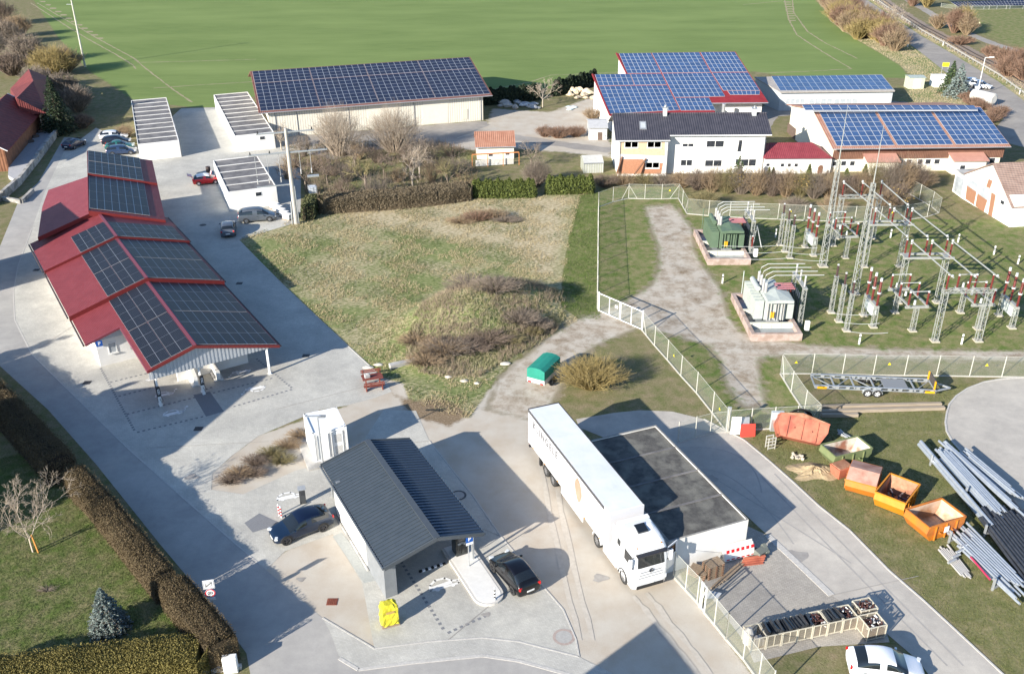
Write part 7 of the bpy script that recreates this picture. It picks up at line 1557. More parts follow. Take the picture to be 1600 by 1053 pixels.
# ---- picnic set
M['redwood'] = mat('dark_red_wood',(.15,.035,.025),(.22,.06,.04),4,rough=.6)
c = P(583,601); pt = thing('picnic_table','dark red wooden picnic table with a grey bag, by the edge of the meadow','table',c,R(15)); mb = MB(pt)
for k in range(5): mb.box(-.9,.9,-.38+k*.16,-.24+k*.16,.72,.77)
mb.build('table_top', M['redwood'])
for x in (-.6,.6): mb = MB(pt); mb.bar((x,-.3,0),(x,.1,.72),.09); mb.bar((x,.3,0),(x,-.1,.72),.09); mb.build('leg', M['redwood'])
for dy,lb in ((-.95,'dark red wooden bench on the near side of the picnic table'),(1.0,'dark red wooden bench on the far side of the picnic table')):
    q = c+Vector((-math.sin(R(15))*dy,math.cos(R(15))*dy,0)); be = thing('bench',lb,'bench',q,R(15),'picnic benches'); s = 1 if dy>0 else -1; mb = MB(be)
    for k in range(3): mb.box(-.9,.9,-.2+k*.14,-.08+k*.14,.42,.46)
    mb.build('seat', M['redwood']); mb = MB(be)
    for z in (.6,.78): mb.box(-.9,.9,s*.26-.02,s*.26+.02,z,z+.12)
    mb.build('backrest', M['redwood'])
    for x in (-.7,.7): mb = MB(be); mb.box(x-.04,x+.04,-.2,.24,0,.42); mb.box(x-.04,x+.04,s*.24-.03,s*.24+.03,.42,.92); mb.build('leg', M['redwood'])
mb = MB(); q = P(574,590,.77); mb.cb((q.x,q.y,.95),(.5,.35,.35),rz=.4,rx=.1); mb.cb((q.x+.05,q.y,1.15),(.3,.22,.12),rz=.2); tag(mb.build('bag', mat('grey_cloth',(.32,.31,.31),(.42,.41,.40),8,rough=.9),bevel=.06),'grey cloth bag lying on the picnic table','bag')
a,b = P(609,577),P(649,568); mb = MB(); mb.bar(a+up*.25,b+up*.25,.55,.5); tag(mb.build('concrete_block', M['concrete'],bevel=.03),'long pale concrete block at the meadow edge behind the picnic table','concrete block')
def rock(c, s, lb, grp=None, seed=0, m=None):
    rn = random.Random(seed); mb = MB(); n=8; secs = []
    for i in range(6):
        f = i/5; rr = math.sin(math.pi*(.08+.84*f)); secs.append([(c.x+s[0]*rr*math.cos(6.2832*k/n)*rn.uniform(.8,1.15),c.y+s[1]*rr*math.sin(6.2832*k/n)*rn.uniform(.8,1.15),c.z+s[2]*(f*1.6-.25)) for k in range(n)])
    mb.loft(secs); return tag(mb.build('rock', m or M['limestone']),lb,'rock',grp)
M['limestone'] = mat('limestone',(.52,.47,.38),(.64,.60,.52),3,rough=.9)
rock(P(681,559),(.42,.35,.45),'pale round boulder at the foot of the shrub mound',None,1)
for k,(x,y,s) in enumerate(((592,571,.5),(575,575,.5),(789,569,.55),(725,596,.4),(745,600,.3),(700,590,.35))): rock(P(x,y),(s,s*.6,.14),'flat pale limestone rock at the meadow edge','flat limestone rocks',k+5)
M['sandstone'] = mat('sandstone',(.55,.44,.30),(.62,.52,.38),3,rough=.9)
for k in range(16): rock(P(883+rnd.uniform(0,45),155-rnd.uniform(0,10)),(rnd.uniform(.4,1.1),rnd.uniform(.3,.8),rnd.uniform(.3,.9)),'sandstone boulder in the heap beside the farm hall','sandstone boulders',k+20,M['sandstone'])
for k in range(14): rock(P(775+rnd.uniform(0,62),166+rnd.uniform(-6,5)),(rnd.uniform(.4,1.4),rnd.uniform(.4,.9),rnd.uniform(.3,.7)),'grey boulder or rubble lump in front of the dark thuja hedge','grey rubble heap',k+50,M['concrete'] if k%2 else M['zinc'])
for k in range(5): rock(P(893+rnd.uniform(-5,10),172+rnd.uniform(-4,3)),(.6,.4,.25),'pale bluish rubble lump on the farm yard','bluish rubble',k+80,mat('bluish_plastic',(.45,.56,.60),(.55,.64,.68),4,rough=.5) if k==0 else bpy.data.materials['bluish_plastic'])
# plastic tank frame near pole, white paving slabs by the van, barrel
c = P(489,303); t = thing('water_tank','square white water tank in a steel cage behind the utility pole','water tank',c,R(20)); mb = MB(t); mb.box(-.5,.5,-.5,.5,.15,1.1); mb.build('tank', mat('translucent_tank',(.55,.60,.66),(.64,.68,.72),3,rough=.3),bevel=.08); mb = MB(t)
for z in (.2,.45,.7,.95,1.15):
    for s in (-1,1): mb.bar((-.55,s*.55,z),(.55,s*.55,z),.03); mb.bar((s*.55,-.55,z),(s*.55,.55,z),.03)
for x in (-.55,0,.55): mb.bar((x,-.55,.1),(x,-.55,1.15),.03); mb.bar((x,.55,.1),(x,.55,1.15),.03)
mb.build('cage', M['galv'])
for k in range(5):
    c = P(430+5*k,326+4.2*k); t = thing('covered_pallet','white wrapped pallet in the short row between the van and the wooden pole','pallet','' or c,R(-30),'white wrapped pallets'); mb = MB(t); mb.box(-.55,.55,-.4,.4,.12,.75); mb.build('white_cover', M['render'],bevel=.05); mb = MB(t); mb.box(-.6,.6,-.42,.42,0,.119); mb.build('pallet_base', M['wood'])
c = P(326,270); t = thing('oil_drum','dark steel drum beside the short garage row, behind the red car','drum',c,0); mb = MB(t); mb.tube([(0,0,0),(0,0,.9)],.32,14); mb.build('drum', mat('drum_brown',(.06,.04,.035),rough=.6)); mb = MB(t)
for z in (.3,.6): mb.tube([(0,0,z),(0,0,z+.04)],.34,14)
mb.build('hoop', M['trim'])
# ---- utility poles
c = P(463,350); t = thing('utility_pole','tall concrete utility pole with two crossarms, insulators and switch gear beside the hedge','utility pole',c,R(17)); mb = MB(t); mb.tube([(0,0,0),(0,0,12.2)],[.30,.17],12); mb.build('pole', mat('pole_concrete',(.44,.41,.36),(.52,.49,.44),3,rough=.9))
def xx(px,py,z): q = P(px,py,z)-Vector(c); a_ = -R(17); return q.x*math.cos(a_)-q.y*math.sin(a_)
for z,l0,l1 in ((11.7,-3.5,3.3),(9.2,-4.7,4.7)):
    mb = MB(t); mb.bar((l0,0,z),(l1,0,z),.16,.16); mb.bar((0,0,z-.05),(0,-.01,z-.05),.1); mb.build('crossarm', M['galv'])
    for x in ((l0+.2,l1-.2) if z > 10 else (l0+.2,-2.2,2.3,l1-.2)): insul(t,(x,0,z+.08),.32,.10,M['signblack'],0)
mb = MB(t); mb.bar((-4.2,0,5.2),(.0,0,5.2),.1,.14); mb.build('lower_arm', M['galv'])
for x in (-4.0,-2.6,-1.2,1.3,2.6): 
    mb = MB(t); mb.tube([(x,0,9.1),(x,0,6.4 if x<0 else 7.0)],.03,5); insul(t,(x,0,5.6 if x < 0 else 6.4),.5,.09,M['greyporc'],.1); mb.build('drop_conductor', M['galv'])
mb = MB(t); mb.box(2.0,3.4,-.2,.2,5.9,6.1); mb.build('switch_platform', M['galv'])
mb = MB(t); mb.tube([(.35,-.25,0),(.3,-.2,5)],.05,6); mb.tube([(-.5,-.2,0),(-.35,-.1,3.0)],.09,6); mb.build('cable_duct', M['galv'])
c = P(133,105); t = thing('concrete_pole','tall slender concrete pole at the edge of the green field','utility pole',c,0); mb = MB(t); mb.tube([(0,0,0),(0,0,15.5)],[.22,.12],12); mb.build('pole', mat('pale_pole',(.52,.50,.42),(.60,.58,.50),3,rough=.9)); mb = MB(t); mb.bar((-1.2,0,13.0),(0,0,13.0),.08); mb.bar((-1.6,0,15.2),(1.6,0,15.2),.14); mb.build('crossarm', M['galv'])
c = P(1526,152); t = thing('street_lamp','tall white street lamp on the country road verge with a white sign box','street lamp',c,0); mb = MB(t); mb.tube([(0,0,0),(0,0,7.2)],[.1,.05],8); mb.build('pole', M['wframe']); mb = MB(t); mb.bar((0,0,7.2),(1.0,0,7.3),.08); mb.cb((1.2,0,7.3),(.8,.3,.14)); mb.build('lamp_head', M['wframe']); mb = MB(t); mb.box(-.6,.2,-.2,.2,1.6,2.0); mb.build('sign_box', M['signwhite'])
# ---- guard rail and delineators
gp = G((1358,-6),(1385,14),(1412,32),(1440,51.5),(1480,74),(1520,98),(1560,121.5),(1600,151),(1650,185)); t = thing('guard_rail','long steel guard rail between the country road and the railway','guard rail',gp[0],0); mb = MB(t,True); ps = []
for i in range(len(gp)-1): mb.bar(gp[i]+up*.65,gp[i+1]+up*.65,.10,.30)
mb.build('rail', mat('rail_grey',(.36,.34,.31),(.44,.42,.38),2,rough=.6)); mb = MB(t,True)
for i in range(len(gp)-1):
    k = int((gp[i+1]-gp[i]).length/2.5)
    for j in range(k): p = gp[i].lerp(gp[i+1],j/k); mb.bar(p,p+up*.62,.1)
sp = mb.build('rail_posts', M['galv']); sp['kind'] = 'stuff'
for k,(x,y) in enumerate(((1418,74),(1409.5,29),(1473,72),(1592.5,148),(1365,2),(1474,37))): 
    c = P(x,y); t = thing('delineator',['white delineator post on the field side of the country road','white delineator post at the guard rail, third from the right','white delineator post at the guard rail, second from the right','white delineator post at the guard rail near the right edge','white delineator post at the top edge of the photo','white post beside the narrow field path'][k],'delineator',c,0,'delineator posts'); mb = MB(t); mb.box(-.07,.07,-.06,.06,0,1.05); mb.build('post', M['wframe']); mb = MB(t); mb.box(-.072,.072,-.062,.062,.8,.95); mb.build('reflector', M['signblack'])
c = P(1475,116); t = thing('place_sign','yellow place name sign at the country road','sign',c,0); mb = MB(t); m4 = facing(c+up*1.9,-100); mb = MB(t,True); mb.T = m4; mb.box(-.65,.65,-.4,.4,-.03,.03); mb.build('plate', mat('sign_yellow',(.80,.72,.02),rough=.4)); mb = MB(t,True); mb.T = m4
for x0,x1,y0,y1 in ((-.6,.1,.08,.2),(-.6,.4,-.2,-.08)): mb.box(x0,x1,y0,y1,.031,.036)
mb.build('lettering', M['signblack'])
for x in (-.6,.6): mb = MB(t,True); q = c+Vector((x,0,0)); mb.tube([q,q+up*1.6],.04,6); mb.build('post', M['galv'])
c = P(1534,163); t = thing('liquid_tank','horizontal silver liquid tank beside the brown hedge by the road','tank',c,R(-62)); mb = MB(t); mb.tube([(-2.3,0,1.3),(-2.1,0,1.3),(2.1,0,1.3),(2.3,0,1.3)],[.7,1.05,1.05,.7],18); mb.build('tank', mat('silver_tank',(.5,.48,.44),(.6,.58,.54),2,rough=.5),smooth=False)
for x in (-1.4,1.4): mb = MB(t); mb.box(x-.15,x+.15,-.8,.8,0,.45); mb.build('support', M['concrete'])
for k,(x,y) in enumerate(((1519,134),(1530,138))):
    car(['white van half hidden behind the roadside spruces','white car on the road beside the street lamp'][k],P(x,y),R(-40),'hatch',4.2,1.7,1.5,paint('white_road',(.7,.7,.7),0),M['rim'])
# solar park
pn = (0,-.45,1); p0 = P(1497,11,.8)
t = thing('solar_park_table','long dark blue solar table of the distant solar park in the top right corner','solar table',P(1490,6),0,'solar park tables')
q = [RP(x,y,p0,pn) for x,y in ((1485,3.5),(1640,-1),(1640,8.5),(1497,11))]; array(t,q,30,3,M['pv_navy'],M['alu'],.05,.05)
mb = MB(t,True)
for k in range(8): p = q[3].lerp(q[2],k/7); mb.bar(Vector((p.x,p.y,0)),p,.1)
mb.build('leg', M['galv'])
t = thing('solar_park_table','second solar table behind the first in the top right corner','solar table',P(1480,-3),0,'solar park tables'); p0 = P(1483,1,.8); array(t,[RP(x,y,p0,pn) for x,y in ((1472,-6),(1640,-10),(1640,-2),(1483,1))],30,3,M['pv_navy'],M['alu'],.05,.05)
fence('distant fence of the solar park in the top right corner',[(1470,12),(1493,15),(1518,15.5),(1545,15.5),(1572,15),(1600,14)],H_=1.1,group=None,kerb_=False)
# ---- signs at the hedge
def zsign(c, z, w_, h_, label, kind, name):
    t = thing(name,label,'road sign',(c.x,c.y,0),0,None); m4 = facing(Vector((c.x,c.y,z)),-72); mb = MB(t,True); mb.T = m4
    return t,m4
c = P(337,965)
t = thing('road_sign','square zone sign with black stripes above a red ringed 20 sign','road sign',c,0); mb = MB(t,True); mb.tube([c,c+up*3.0],.04,8); mb.build('post', M['galv'])
m4 = facing(c+up*2.75+Vector((.0,-.08,0)),-78); mb = MB(t,True); mb.T = m4; mb.box(-.33,.33,-.33,.33,-.012,.012); mb.build('zone_plate', M['signwhite'])
mb = MB(t,True); mb.T = m4
for a_,b_ in (((-.29,-.29),(.29,-.29)),((-.29,.29),(.29,.29)),((-.29,-.29),(-.29,.29)),((.29,-.29),(.29,.29))): mb.bar((*a_,.016),(*b_,.016),.02,.006)
n=20; mb.loft([[(q*math.cos(h),q*math.sin(h),.016) for q in (.17,.2)] for h in [6.2832*k/n for k in range(n+1)]],closed=False,caps=False); mb.bar((-.22,-.16,.018),(.22,.16,.018),.035,.006); mb.bar((-.24,-.11,.018),(.2,.21,.018),.012,.006); mb.bar((-.2,-.21,.018),(.24,.11,.018),.012,.006)
mb.build('zone_symbol', M['signblack'])
m5 = facing(c+up*2.08+Vector((0,-.08,0)),-78); mb = MB(t,True); mb.T = m5; mb.add([(.3*math.cos(6.2832*k/24),.3*math.sin(6.2832*k/24),.012) for k in range(24)]+[(.3*math.cos(6.2832*k/24),.3*math.sin(6.2832*k/24),-.012) for k in range(24)],[tuple(range(24)),tuple(range(47,23,-1))]+[(k,24+k,24+(k+1)%24,(k+1)%24) for k in range(24)]); mb.build('limit_plate', M['signwhite'])
mb = MB(t,True); mb.T = m5; mb.loft([[(q*math.cos(h),q*math.sin(h),.016) for q in (.235,.30)] for h in [6.2832*k/24 for k in range(25)]],closed=False,caps=False); mb.build('red_ring', M['signred'])
text_obj('20', .3, M['signblack'], m5 @ Matrix.Translation((0,0,.016)), t, 'digits', bold=.008)
mb = MB(t,True); mb.T = facing(c+up*1.62+Vector((0,-.08,0)),-78); mb.box(-.25,.25,-.1,.1,-.01,.01); mb.build('lower_plate', M['signwhite'])
c = P(362,1048); t = thing('street_cabinet','white telecom street cabinet at the corner of the hedges','cabinet',c,R(8)); mb = MB(t); mb.box(-.4,.4,-.2,.2,0,1.15); mb.build('housing', M['wframe'],bevel=.03); mb = MB(t); mb.box(-.36,.36,-.212,-.201,.08,1.05); mb.build('door', M['render'])
a,b = P(310,1052),P(378,1043); t = tag(kerb('garden_wall',[P(270,1060),a,b],.25,.25),'low pale garden wall below the golden hedge','wall'); del t['kind']
# ================================================================ VEGETATION
def quads(centers, axes_u, axes_v):
    n = len(centers); V = np.stack([centers-axes_u-axes_v,centers+axes_u-axes_v,centers+axes_u+axes_v,centers-axes_u+axes_v],1).reshape(-1,3); F = np.arange(4*n).reshape(n,4); return V,F
def rvec(rng,n):
    v = rng.normal(size=(n,3)); return v/np.linalg.norm(v,axis=1)[:,None]
def leafcloud(rng, pts, size, flat=.0):
    n = len(pts); u = rvec(rng,n); w_ = rvec(rng,n); v = np.cross(u,w_); v /= np.linalg.norm(v,axis=1)[:,None]+1e-9
    if flat: u[:,2] *= (1-flat); v[:,2] *= (1-flat)
    s = size*rng.uniform(.55,1.35,n)[:,None]; return quads(pts,u*s,v*s*rng.uniform(.5,1,n)[:,None])
def segs(A, B, w0, w1):
    "thin three sided twigs from A to B"
    n = len(A); d = B-A; L = np.linalg.norm(d,axis=1)[:,None]+1e-9; d = d/L; h = np.where(np.abs(d[:,2:3])<.9,np.array([[0,0,1.]]),np.array([[1.,0,0]])); a = np.cross(d,h); a /= np.linalg.norm(a,axis=1)[:,None]+1e-9; b = np.cross(d,a)
    V = []; w0 = np.asarray(w0).reshape(-1,1); w1 = np.asarray(w1).reshape(-1,1)
    for P_,w_ in ((A,w0),(B,w1)):
        for k in range(3): c,s = math.cos(2.094*k),math.sin(2.094*k); V.append(P_+(a*c+b*s)*w_)
    V = np.stack(V,1).reshape(-1,3); base = np.arange(n)[:,None]*6
    F = np.concatenate([base+np.array([[k,(k+1)%3,3+(k+1)%3,3+k]]) for k in range(3)],0); return V,F
def merge(parts):
    V = []; F = []; o = 0
    for v,f in parts: V.append(v); F.append(f+o); o += len(v)
    return np.concatenate(V), np.concatenate(F)
def bark(name,c,c2): return mat(name,c,c2,6,rough=.9)
BK = bark('grey_brown_bark',(.17,.13,.10),(.25,.20,.155)); BK2 = bark('pale_bark',(.36,.31,.25),(.44,.39,.32)); 
TW = {k:mat('twigs_'+k,a,None,rough=.9,island=[a,b,c]) for k,(a,b,c) in {'brown':((.13,.095,.07),(.20,.15,.115),(.27,.21,.165)),'pale':((.30,.24,.18),(.38,.31,.24),(.46,.39,.31)),'mauve':((.16,.125,.095),(.235,.19,.15),(.31,.255,.205)),'gold':((.25,.185,.065),(.36,.28,.11),(.30,.235,.11)),'tan':((.28,.20,.12),(.36,.27,.17),(.22,.15,.10)),'rust':((.20,.115,.075),(.28,.175,.12),(.23,.155,.11)),'olive':((.15,.135,.06),(.22,.19,.09),(.28,.23,.12))}.items()}
LF = {k:mat('leaves_'+k,a,None,rough=.8,island=[a,b,c]) for k,(a,b,c) in {'thuja':((.05,.07,.014),(.09,.115,.02),(.13,.15,.03)),'brownhedge':((.11,.085,.05),(.155,.12,.075),(.20,.16,.10)),'darkthuja':((.012,.022,.012),(.022,.038,.018),(.035,.05,.022)),'spruce':((.022,.05,.02),(.05,.085,.03),(.075,.105,.04)),'dspruce':((.012,.028,.012),(.028,.05,.02),(.045,.065,.025)),'blue':((.09,.125,.11),(.16,.205,.19),(.25,.30,.28)),'hedge':((.075,.052,.026),(.105,.075,.036),(.14,.105,.05)),'goldhedge':((.13,.11,.025),(.165,.14,.032),(.20,.16,.045)),'box':((.05,.06,.022),(.085,.095,.035),(.12,.12,.05)),'goldleaf':((.30,.20,.05),(.38,.27,.08),(.28,.20,.09))}.items()}
# ---- box hedges with sloping / rounded section along a ground line
def hedge(label, pts, W_, H_, leaf, n, size=.07, side=None, core=(.035,.028,.015), group='clipped hedges', name='hedge', round_=.35, twig=None, cat='hedge', seedv=0):
    pts = [Vector(p) for p in pts]; t = thing(name,label,cat,pts[0],0,group); rng = np.random.default_rng(seedv+int(abs(pts[0].x*10)))
    base = np.array(pts[0]); L = [0]
    for i in range(len(pts)-1): L.append(L[-1]+(pts[i+1]-pts[i]).length)
    # inner core
    mb = MB(t,True); secs = []
    for i in range(len(pts)):
        d = (pts[min(i+1,len(pts)-1)]-pts[max(i-1,0)]).normalized(); n_ = Vector((-d.y,d.x,0)); w_ = W_/2*.86
        secs.append([pts[i]+n_*w_*a+up*H_*b for a,b in ((-1,0),(-1.0,.6),(-.7,.84),(0,.88),(.7,.84),(1.0,.6),(1,0))])
    mb.loft(secs); mb.build('core', mat('hedge_core',core,[c*1.25 for c in core],4,rough=1,bump=.6,bscale=6))
    s = rng.uniform(0,L[-1],n); idx = np.clip(np.searchsorted(L,s)-1,0,len(pts)-2); pa = np.array([list(p) for p in pts]); f = ((s-np.array(L)[idx])/(np.array(L)[idx+1]-np.array(L)[idx]))[:,None]
    c = pa[idx]*(1-f)+pa[idx+1]*f; d = pa[idx+1]-pa[idx]; d /= np.linalg.norm(d,axis=1)[:,None]; nn = np.stack([-d[:,1],d[:,0],0*d[:,0]],1)
    th = rng.uniform(-math.pi/2*1.0,math.pi/2*1.0,n); k = 1/(1-round_)  # superellipse section
    sx = np.sign(np.sin(th))*np.abs(np.sin(th))**.8; sz = np.abs(np.cos(th))**.35; q = rng.uniform(.88,1.04,n); bumpv = 1+.025*np.sin(s*1.3)+.015*np.sin(s*3.1+2)
    zz = sz*H_*q*bumpv; low = rng.uniform(0,1,n) < .45; zz = np.where(low&(np.abs(sx)>.8), rng.uniform(0,1,n)*H_, zz)
    p_ = c+nn*(sx*W_/2*q*bumpv)[:,None]; p_[:,2] = zz
    ends = rng.uniform(0,1,n) < .06; en = np.where(rng.uniform(0,1,n)<.5,0,1)
    for e,pp,dd in ((0,pa[0],pa[0]-pa[1]),(1,pa[-1],pa[-1]-pa[-2])):
        m_ = ends&(en==e); kk = m_.sum(); dd = dd/np.linalg.norm(dd); n2 = np.array([-dd[1],dd[0],0]); aa = rng.uniform(-1,1,kk); p_[m_] = pp+dd*(.25*W_*(1-aa[:,None]**2))+n2*(aa*W_/2)[:,None]; p_[m_,2] = rng.uniform(0,1,kk)*H_*(1-.2*aa**2)
    p_ -= base; parts = [leafcloud(rng,p_,size)]
    if twig:
        k = n//6; j = rng.integers(0,n,k); A = p_[j]; B = A+rvec(rng,k)*.10+np.array([0,0,.04]); parts.append(segs(A,B,np.full(k,.006),np.full(k,.003)))
    V,F = merge(parts); npmesh('foliage',V,F,leaf,t); return t
def column_shrub(label, c, r, h, leaf, n, size, group, cat='thuja', t=None, pointy=.5, name='thuja'):
    c = Vector(c); t = thing(name,label,cat,c,0,group); rng = np.random.default_rng(int(abs(c.x*31+c.y*17)))
    mb = MB(t); k = 10; mb.loft([[(r*.72*w_*math.cos(6.2832*j/k),r*.72*w_*math.sin(6.2832*j/k),h*z) for j in range(k)] for z,w_ in ((0,.9),(.3,1),(.65,.8),(.86,.4),(.95,.08))]); mb.build('inner_growth', mat('thuja_core',(.012,.02,.008),rough=1) if 'thuja_core' not in bpy.data.materials else bpy.data.materials['thuja_core'])
    z = rng.uniform(0,1,n); w_ = np.where(z<.3,.9+z/3,np.clip((1-z)/.7,0,1)**pointy); a = rng.uniform(0,6.2832,n); rr = r*w_*rng.uniform(.7,1.05,n)*(1+.1*np.sin(a*5+z*7)); p = np.stack([rr*np.cos(a),rr*np.sin(a),z*h],1)
    V,F = leafcloud(rng,p,size); npmesh('foliage',V,F,leaf,t); return t
# ---- bare trees
def tree_arrays(rng, h, spread, r0, levels=4, kids=3, up_bias=.35, lean=0, trunkf=.3, n0=5, taper=.62, len_f=.72):
    A=[];B=[];W0=[];W1=[];LV=[]
    def add(a,b,w0,w1,l): A.append(a);B.append(b);W0.append(w0);W1.append(w1);LV.append(l)
    def grow(p, d, L, w_, l):
        nseg = 3 if l < 2 else 2; q = p
        for k in range(nseg):
            d = d+rng.normal(size=3)*.13*(1+l*.25); d[2] += up_bias*.10; d /= np.linalg.norm(d); e = q+d*L/nseg; add(q,e,w_*(1-.3*k/nseg),w_*(1-.3*(k+1)/nseg),l); q = e
            if l < levels and k < nseg-1 and rng.uniform() < .75: side(q,d,L*len_f*rng.uniform(.6,.95),w_*taper*.75,l+1)
        if l < levels:
            for _ in range(kids if l < levels-1 else kids+1): side(q,d,L*len_f*rng.uniform(.75,1.1),w_*taper,l+1)
    def side(q,d,L,w_,l):
        v = rng.normal(size=3); v -= d*v.dot(d); v /= np.linalg.norm(v)+1e-9; a = rng.uniform(.35,.85)*spread; dd = d*math.cos(a)+v*math.sin(a); dd[2] += up_bias*.25; dd /= np.linalg.norm(dd); grow(q,dd,L,w_,l)
    th = h*trunkf; add(np.zeros(3),np.array([0,0,th]),r0*1.25,r0,0)
    for i in range(n0):
        a = 6.2832*(i+rng.uniform(-.2,.2))/n0; t_ = rng.uniform(.35,.8)*spread; d = np.array([math.cos(a)*math.sin(t_),math.sin(a)*math.sin(t_),math.cos(t_)]); grow(np.array([0,0,th*rng.uniform(.85,1)]),d,h*.30*rng.uniform(.8,1.15),r0*.55,1)
    return [np.array(x) for x in (A,B,W0,W1,LV)]
def bare_tree(label, c, h, spread=1.0, r0=.12, tw='brown', bk=None, seed=1, group=None, levels=4, kids=3, cat='tree', name='bare_tree', minw=.012, **kw):
    t = thing(name,label,cat,c,0,group); rng = np.random.default_rng(seed); A,B,W0,W1,LV = tree_arrays(rng,h,spread,r0,levels,kids,**kw); W0 = np.maximum(W0,minw); W1 = np.maximum(W1,minw*.7)
    s = h/max(B[:,2].max(),.1); A = A*s; B = B*s
    lo = LV <= 1; V,F = segs(A[lo],B[lo],W0[lo],W1[lo]); npmesh('trunk',V,F,bk or BK,t); V,F = segs(A[~lo],B[~lo],W0[~lo],W1[~lo]); npmesh('crown',V,F,TW[tw],t); return t
def twig_bush(label, c, rx, ry, h, n, tw, seed=1, group='brown bushes', cat='bush', w_=.014, leaf=None, nleaf=0, lsize=.05, fan=1.0, name='bush', sub=5, stems='stems', zoff=0.0):
    c = Vector(c); t = thing(name,label,cat,c,0,group); rng = np.random.default_rng(seed); parts = []
    a = rng.uniform(0,6.2832,n); rr = np.sqrt(rng.uniform(0,1,n)); 
    b0 = np.stack([rx*.22*rr*np.cos(a),ry*.22*rr*np.sin(a),np.full(n,zoff)],1)
    tip = np.stack([rx*rr*np.cos(a)*fan,ry*rr*np.sin(a)*fan,h*np.sqrt(np.clip(1-.72*rr**2,.05,1))*rng.uniform(.75,1.05,n)],1)
    m1 = b0*.45+tip*.55+rng.normal(size=(n,3))*.06*h; m1[:,2] = tip[:,2]*rng.uniform(.55,.7,n)
    parts += [segs(b0,m1,np.full(n,w_*1.6),np.full(n,w_)),segs(m1,tip,np.full(n,w_),np.full(n,w_*.4))]
    for k in range(sub):
        f = rng.uniform(.1,1,n)[:,None]; p = m1*(1-f)+tip*f; e = p+(tip-m1)*rng.uniform(.2,.6,n)[:,None]+rvec(rng,n)*.16*h; e[:,2] = np.maximum(e[:,2],.05); parts.append(segs(p,e,np.full(n,w_*.6),np.full(n,w_*.3)))
    V,F = merge(parts); npmesh(stems,V,F,TW[tw],t)
    if leaf:
        j = rng.integers(0,n,nleaf); f = rng.uniform(.2,1.05,nleaf)[:,None]; p = m1[j]*(1-f)+tip[j]*f+rng.normal(size=(nleaf,3))*.08*h; p[:,2] = np.abs(p[:,2]); V,F = leafcloud(rng,p,lsize); npmesh('leaves',V,F,LF[leaf],t)
    return t
def conifer(label, c, h, r, leaf, seed=1, layers=22, per=14, size=.09, dens=26, group=None, name='spruce', cat='spruce'):
    t = thing(name,label,cat,c,0,group); rng = np.random.default_rng(seed); mb = MB(t); mb.tube([(0,0,0),(0,0,h*.6),(0,0,h)],[r*.07,r*.045,.01],7); mb.build('trunk', BK)
    A=[];B=[];Q=[]
    for i in range(layers):
        f = i/(layers-1); z = h*(.05+.93*f); rr = r*(1-f)**.85*rng.uniform(.9,1.08)+.05; m_ = max(4,int(per*(1-f*.65)))
        for j in range(m_):
            a = 6.2832*(j+rng.uniform(-.3,.3))/m_+i*.7; q = rr*rng.uniform(.78,1.1); tip = np.array([q*math.cos(a),q*math.sin(a),z-.10*q+.12*q*f]); b0 = np.array([0,0,z+.12*q]); A.append(b0);B.append(tip)
            k = max(4,int(dens*(1-f*.6))); s = rng.uniform(.12,1.03,k)**.8; p = b0+(tip-b0)*s[:,None]; side = np.array([-math.sin(a),math.cos(a),0]); p = p+side*(rng.normal(size=k)*.16*q*(1.15-s))[:,None]; p[:,2] += rng.normal(size=k)*.035*h/layers*3-.03*q*s**2; Q.append(p)
    A=np.array(A);B=np.array(B);V,F = segs(A,B,np.full(len(A),.02),np.full(len(A),.008)); npmesh('branches',V,F,BK,t)
    Q = np.concatenate(Q); V,F = leafcloud(rng,Q,size,.35); npmesh('needles',V,F,LF[leaf],t); return t
# street side brown hedge in front (lower left)
HL = G((120,760),(155,800),(195,850),(235,905),(268,945))
hedge('long clipped brown hedge between the lawn and the street, rounded far end', [P(122,768),P(160,808),P(200,858),P(240,908),P(262,935)], 1.65, 2.25, LF['hedge'], 90000, .026, core=(.08,.057,.03), twig=True)
hedge('shorter clipped brown hedge section with lower front, beside the road signs', [P(278,945),P(305,978),P(335,1015),P(352,1040)], 1.9, 2.15, LF['hedge'], 60000, .026, core=(.08,.057,.03), twig=True)
hedge('golden green hedge along the bottom left edge below the blue spruce', [P(-60,1085),P(60,1072),(P(160,1060)),P(250,1050),P(318,1046)], 2.2, 1.9, LF['goldhedge'], 130000, .028, core=(.10,.085,.02))
hedge('dark shaded hedge along the upper part of the street at the left edge', [P(-60,590),P(-20,625),P(30,675),P(75,725),P(100,752)], 2.4, 2.4, LF['hedge'], 60000, .03, core=(.03,.02,.012), twig=True)
conifer('small blue spruce on the lawn above the golden hedge', P(172,984), 3.3, 1.35, 'blue', 5, 26, 20, .05, 40)
bare_tree('leafless young tree tied to an orange stake on the lawn', P(52,862), 5.6, .95, .065, 'pale', BK2, 7, levels=5, kids=3, trunkf=.16, minw=.008, len_f=.66)
c = P(60,863); mb = MB(); mb.bar(c,c+Vector((-.12,0,1.5)),.08); tag(mb.build('tree_stake', mat('orange_stake',(.55,.25,.06),rough=.6)),'orange wooden stake beside the leafless young tree','stake')
twig_bush('low heap of dry twigs on the lawn', P(74,922), .8,.45,.22, 60,'mauve',3,group=None,sub=3,w_=.01)
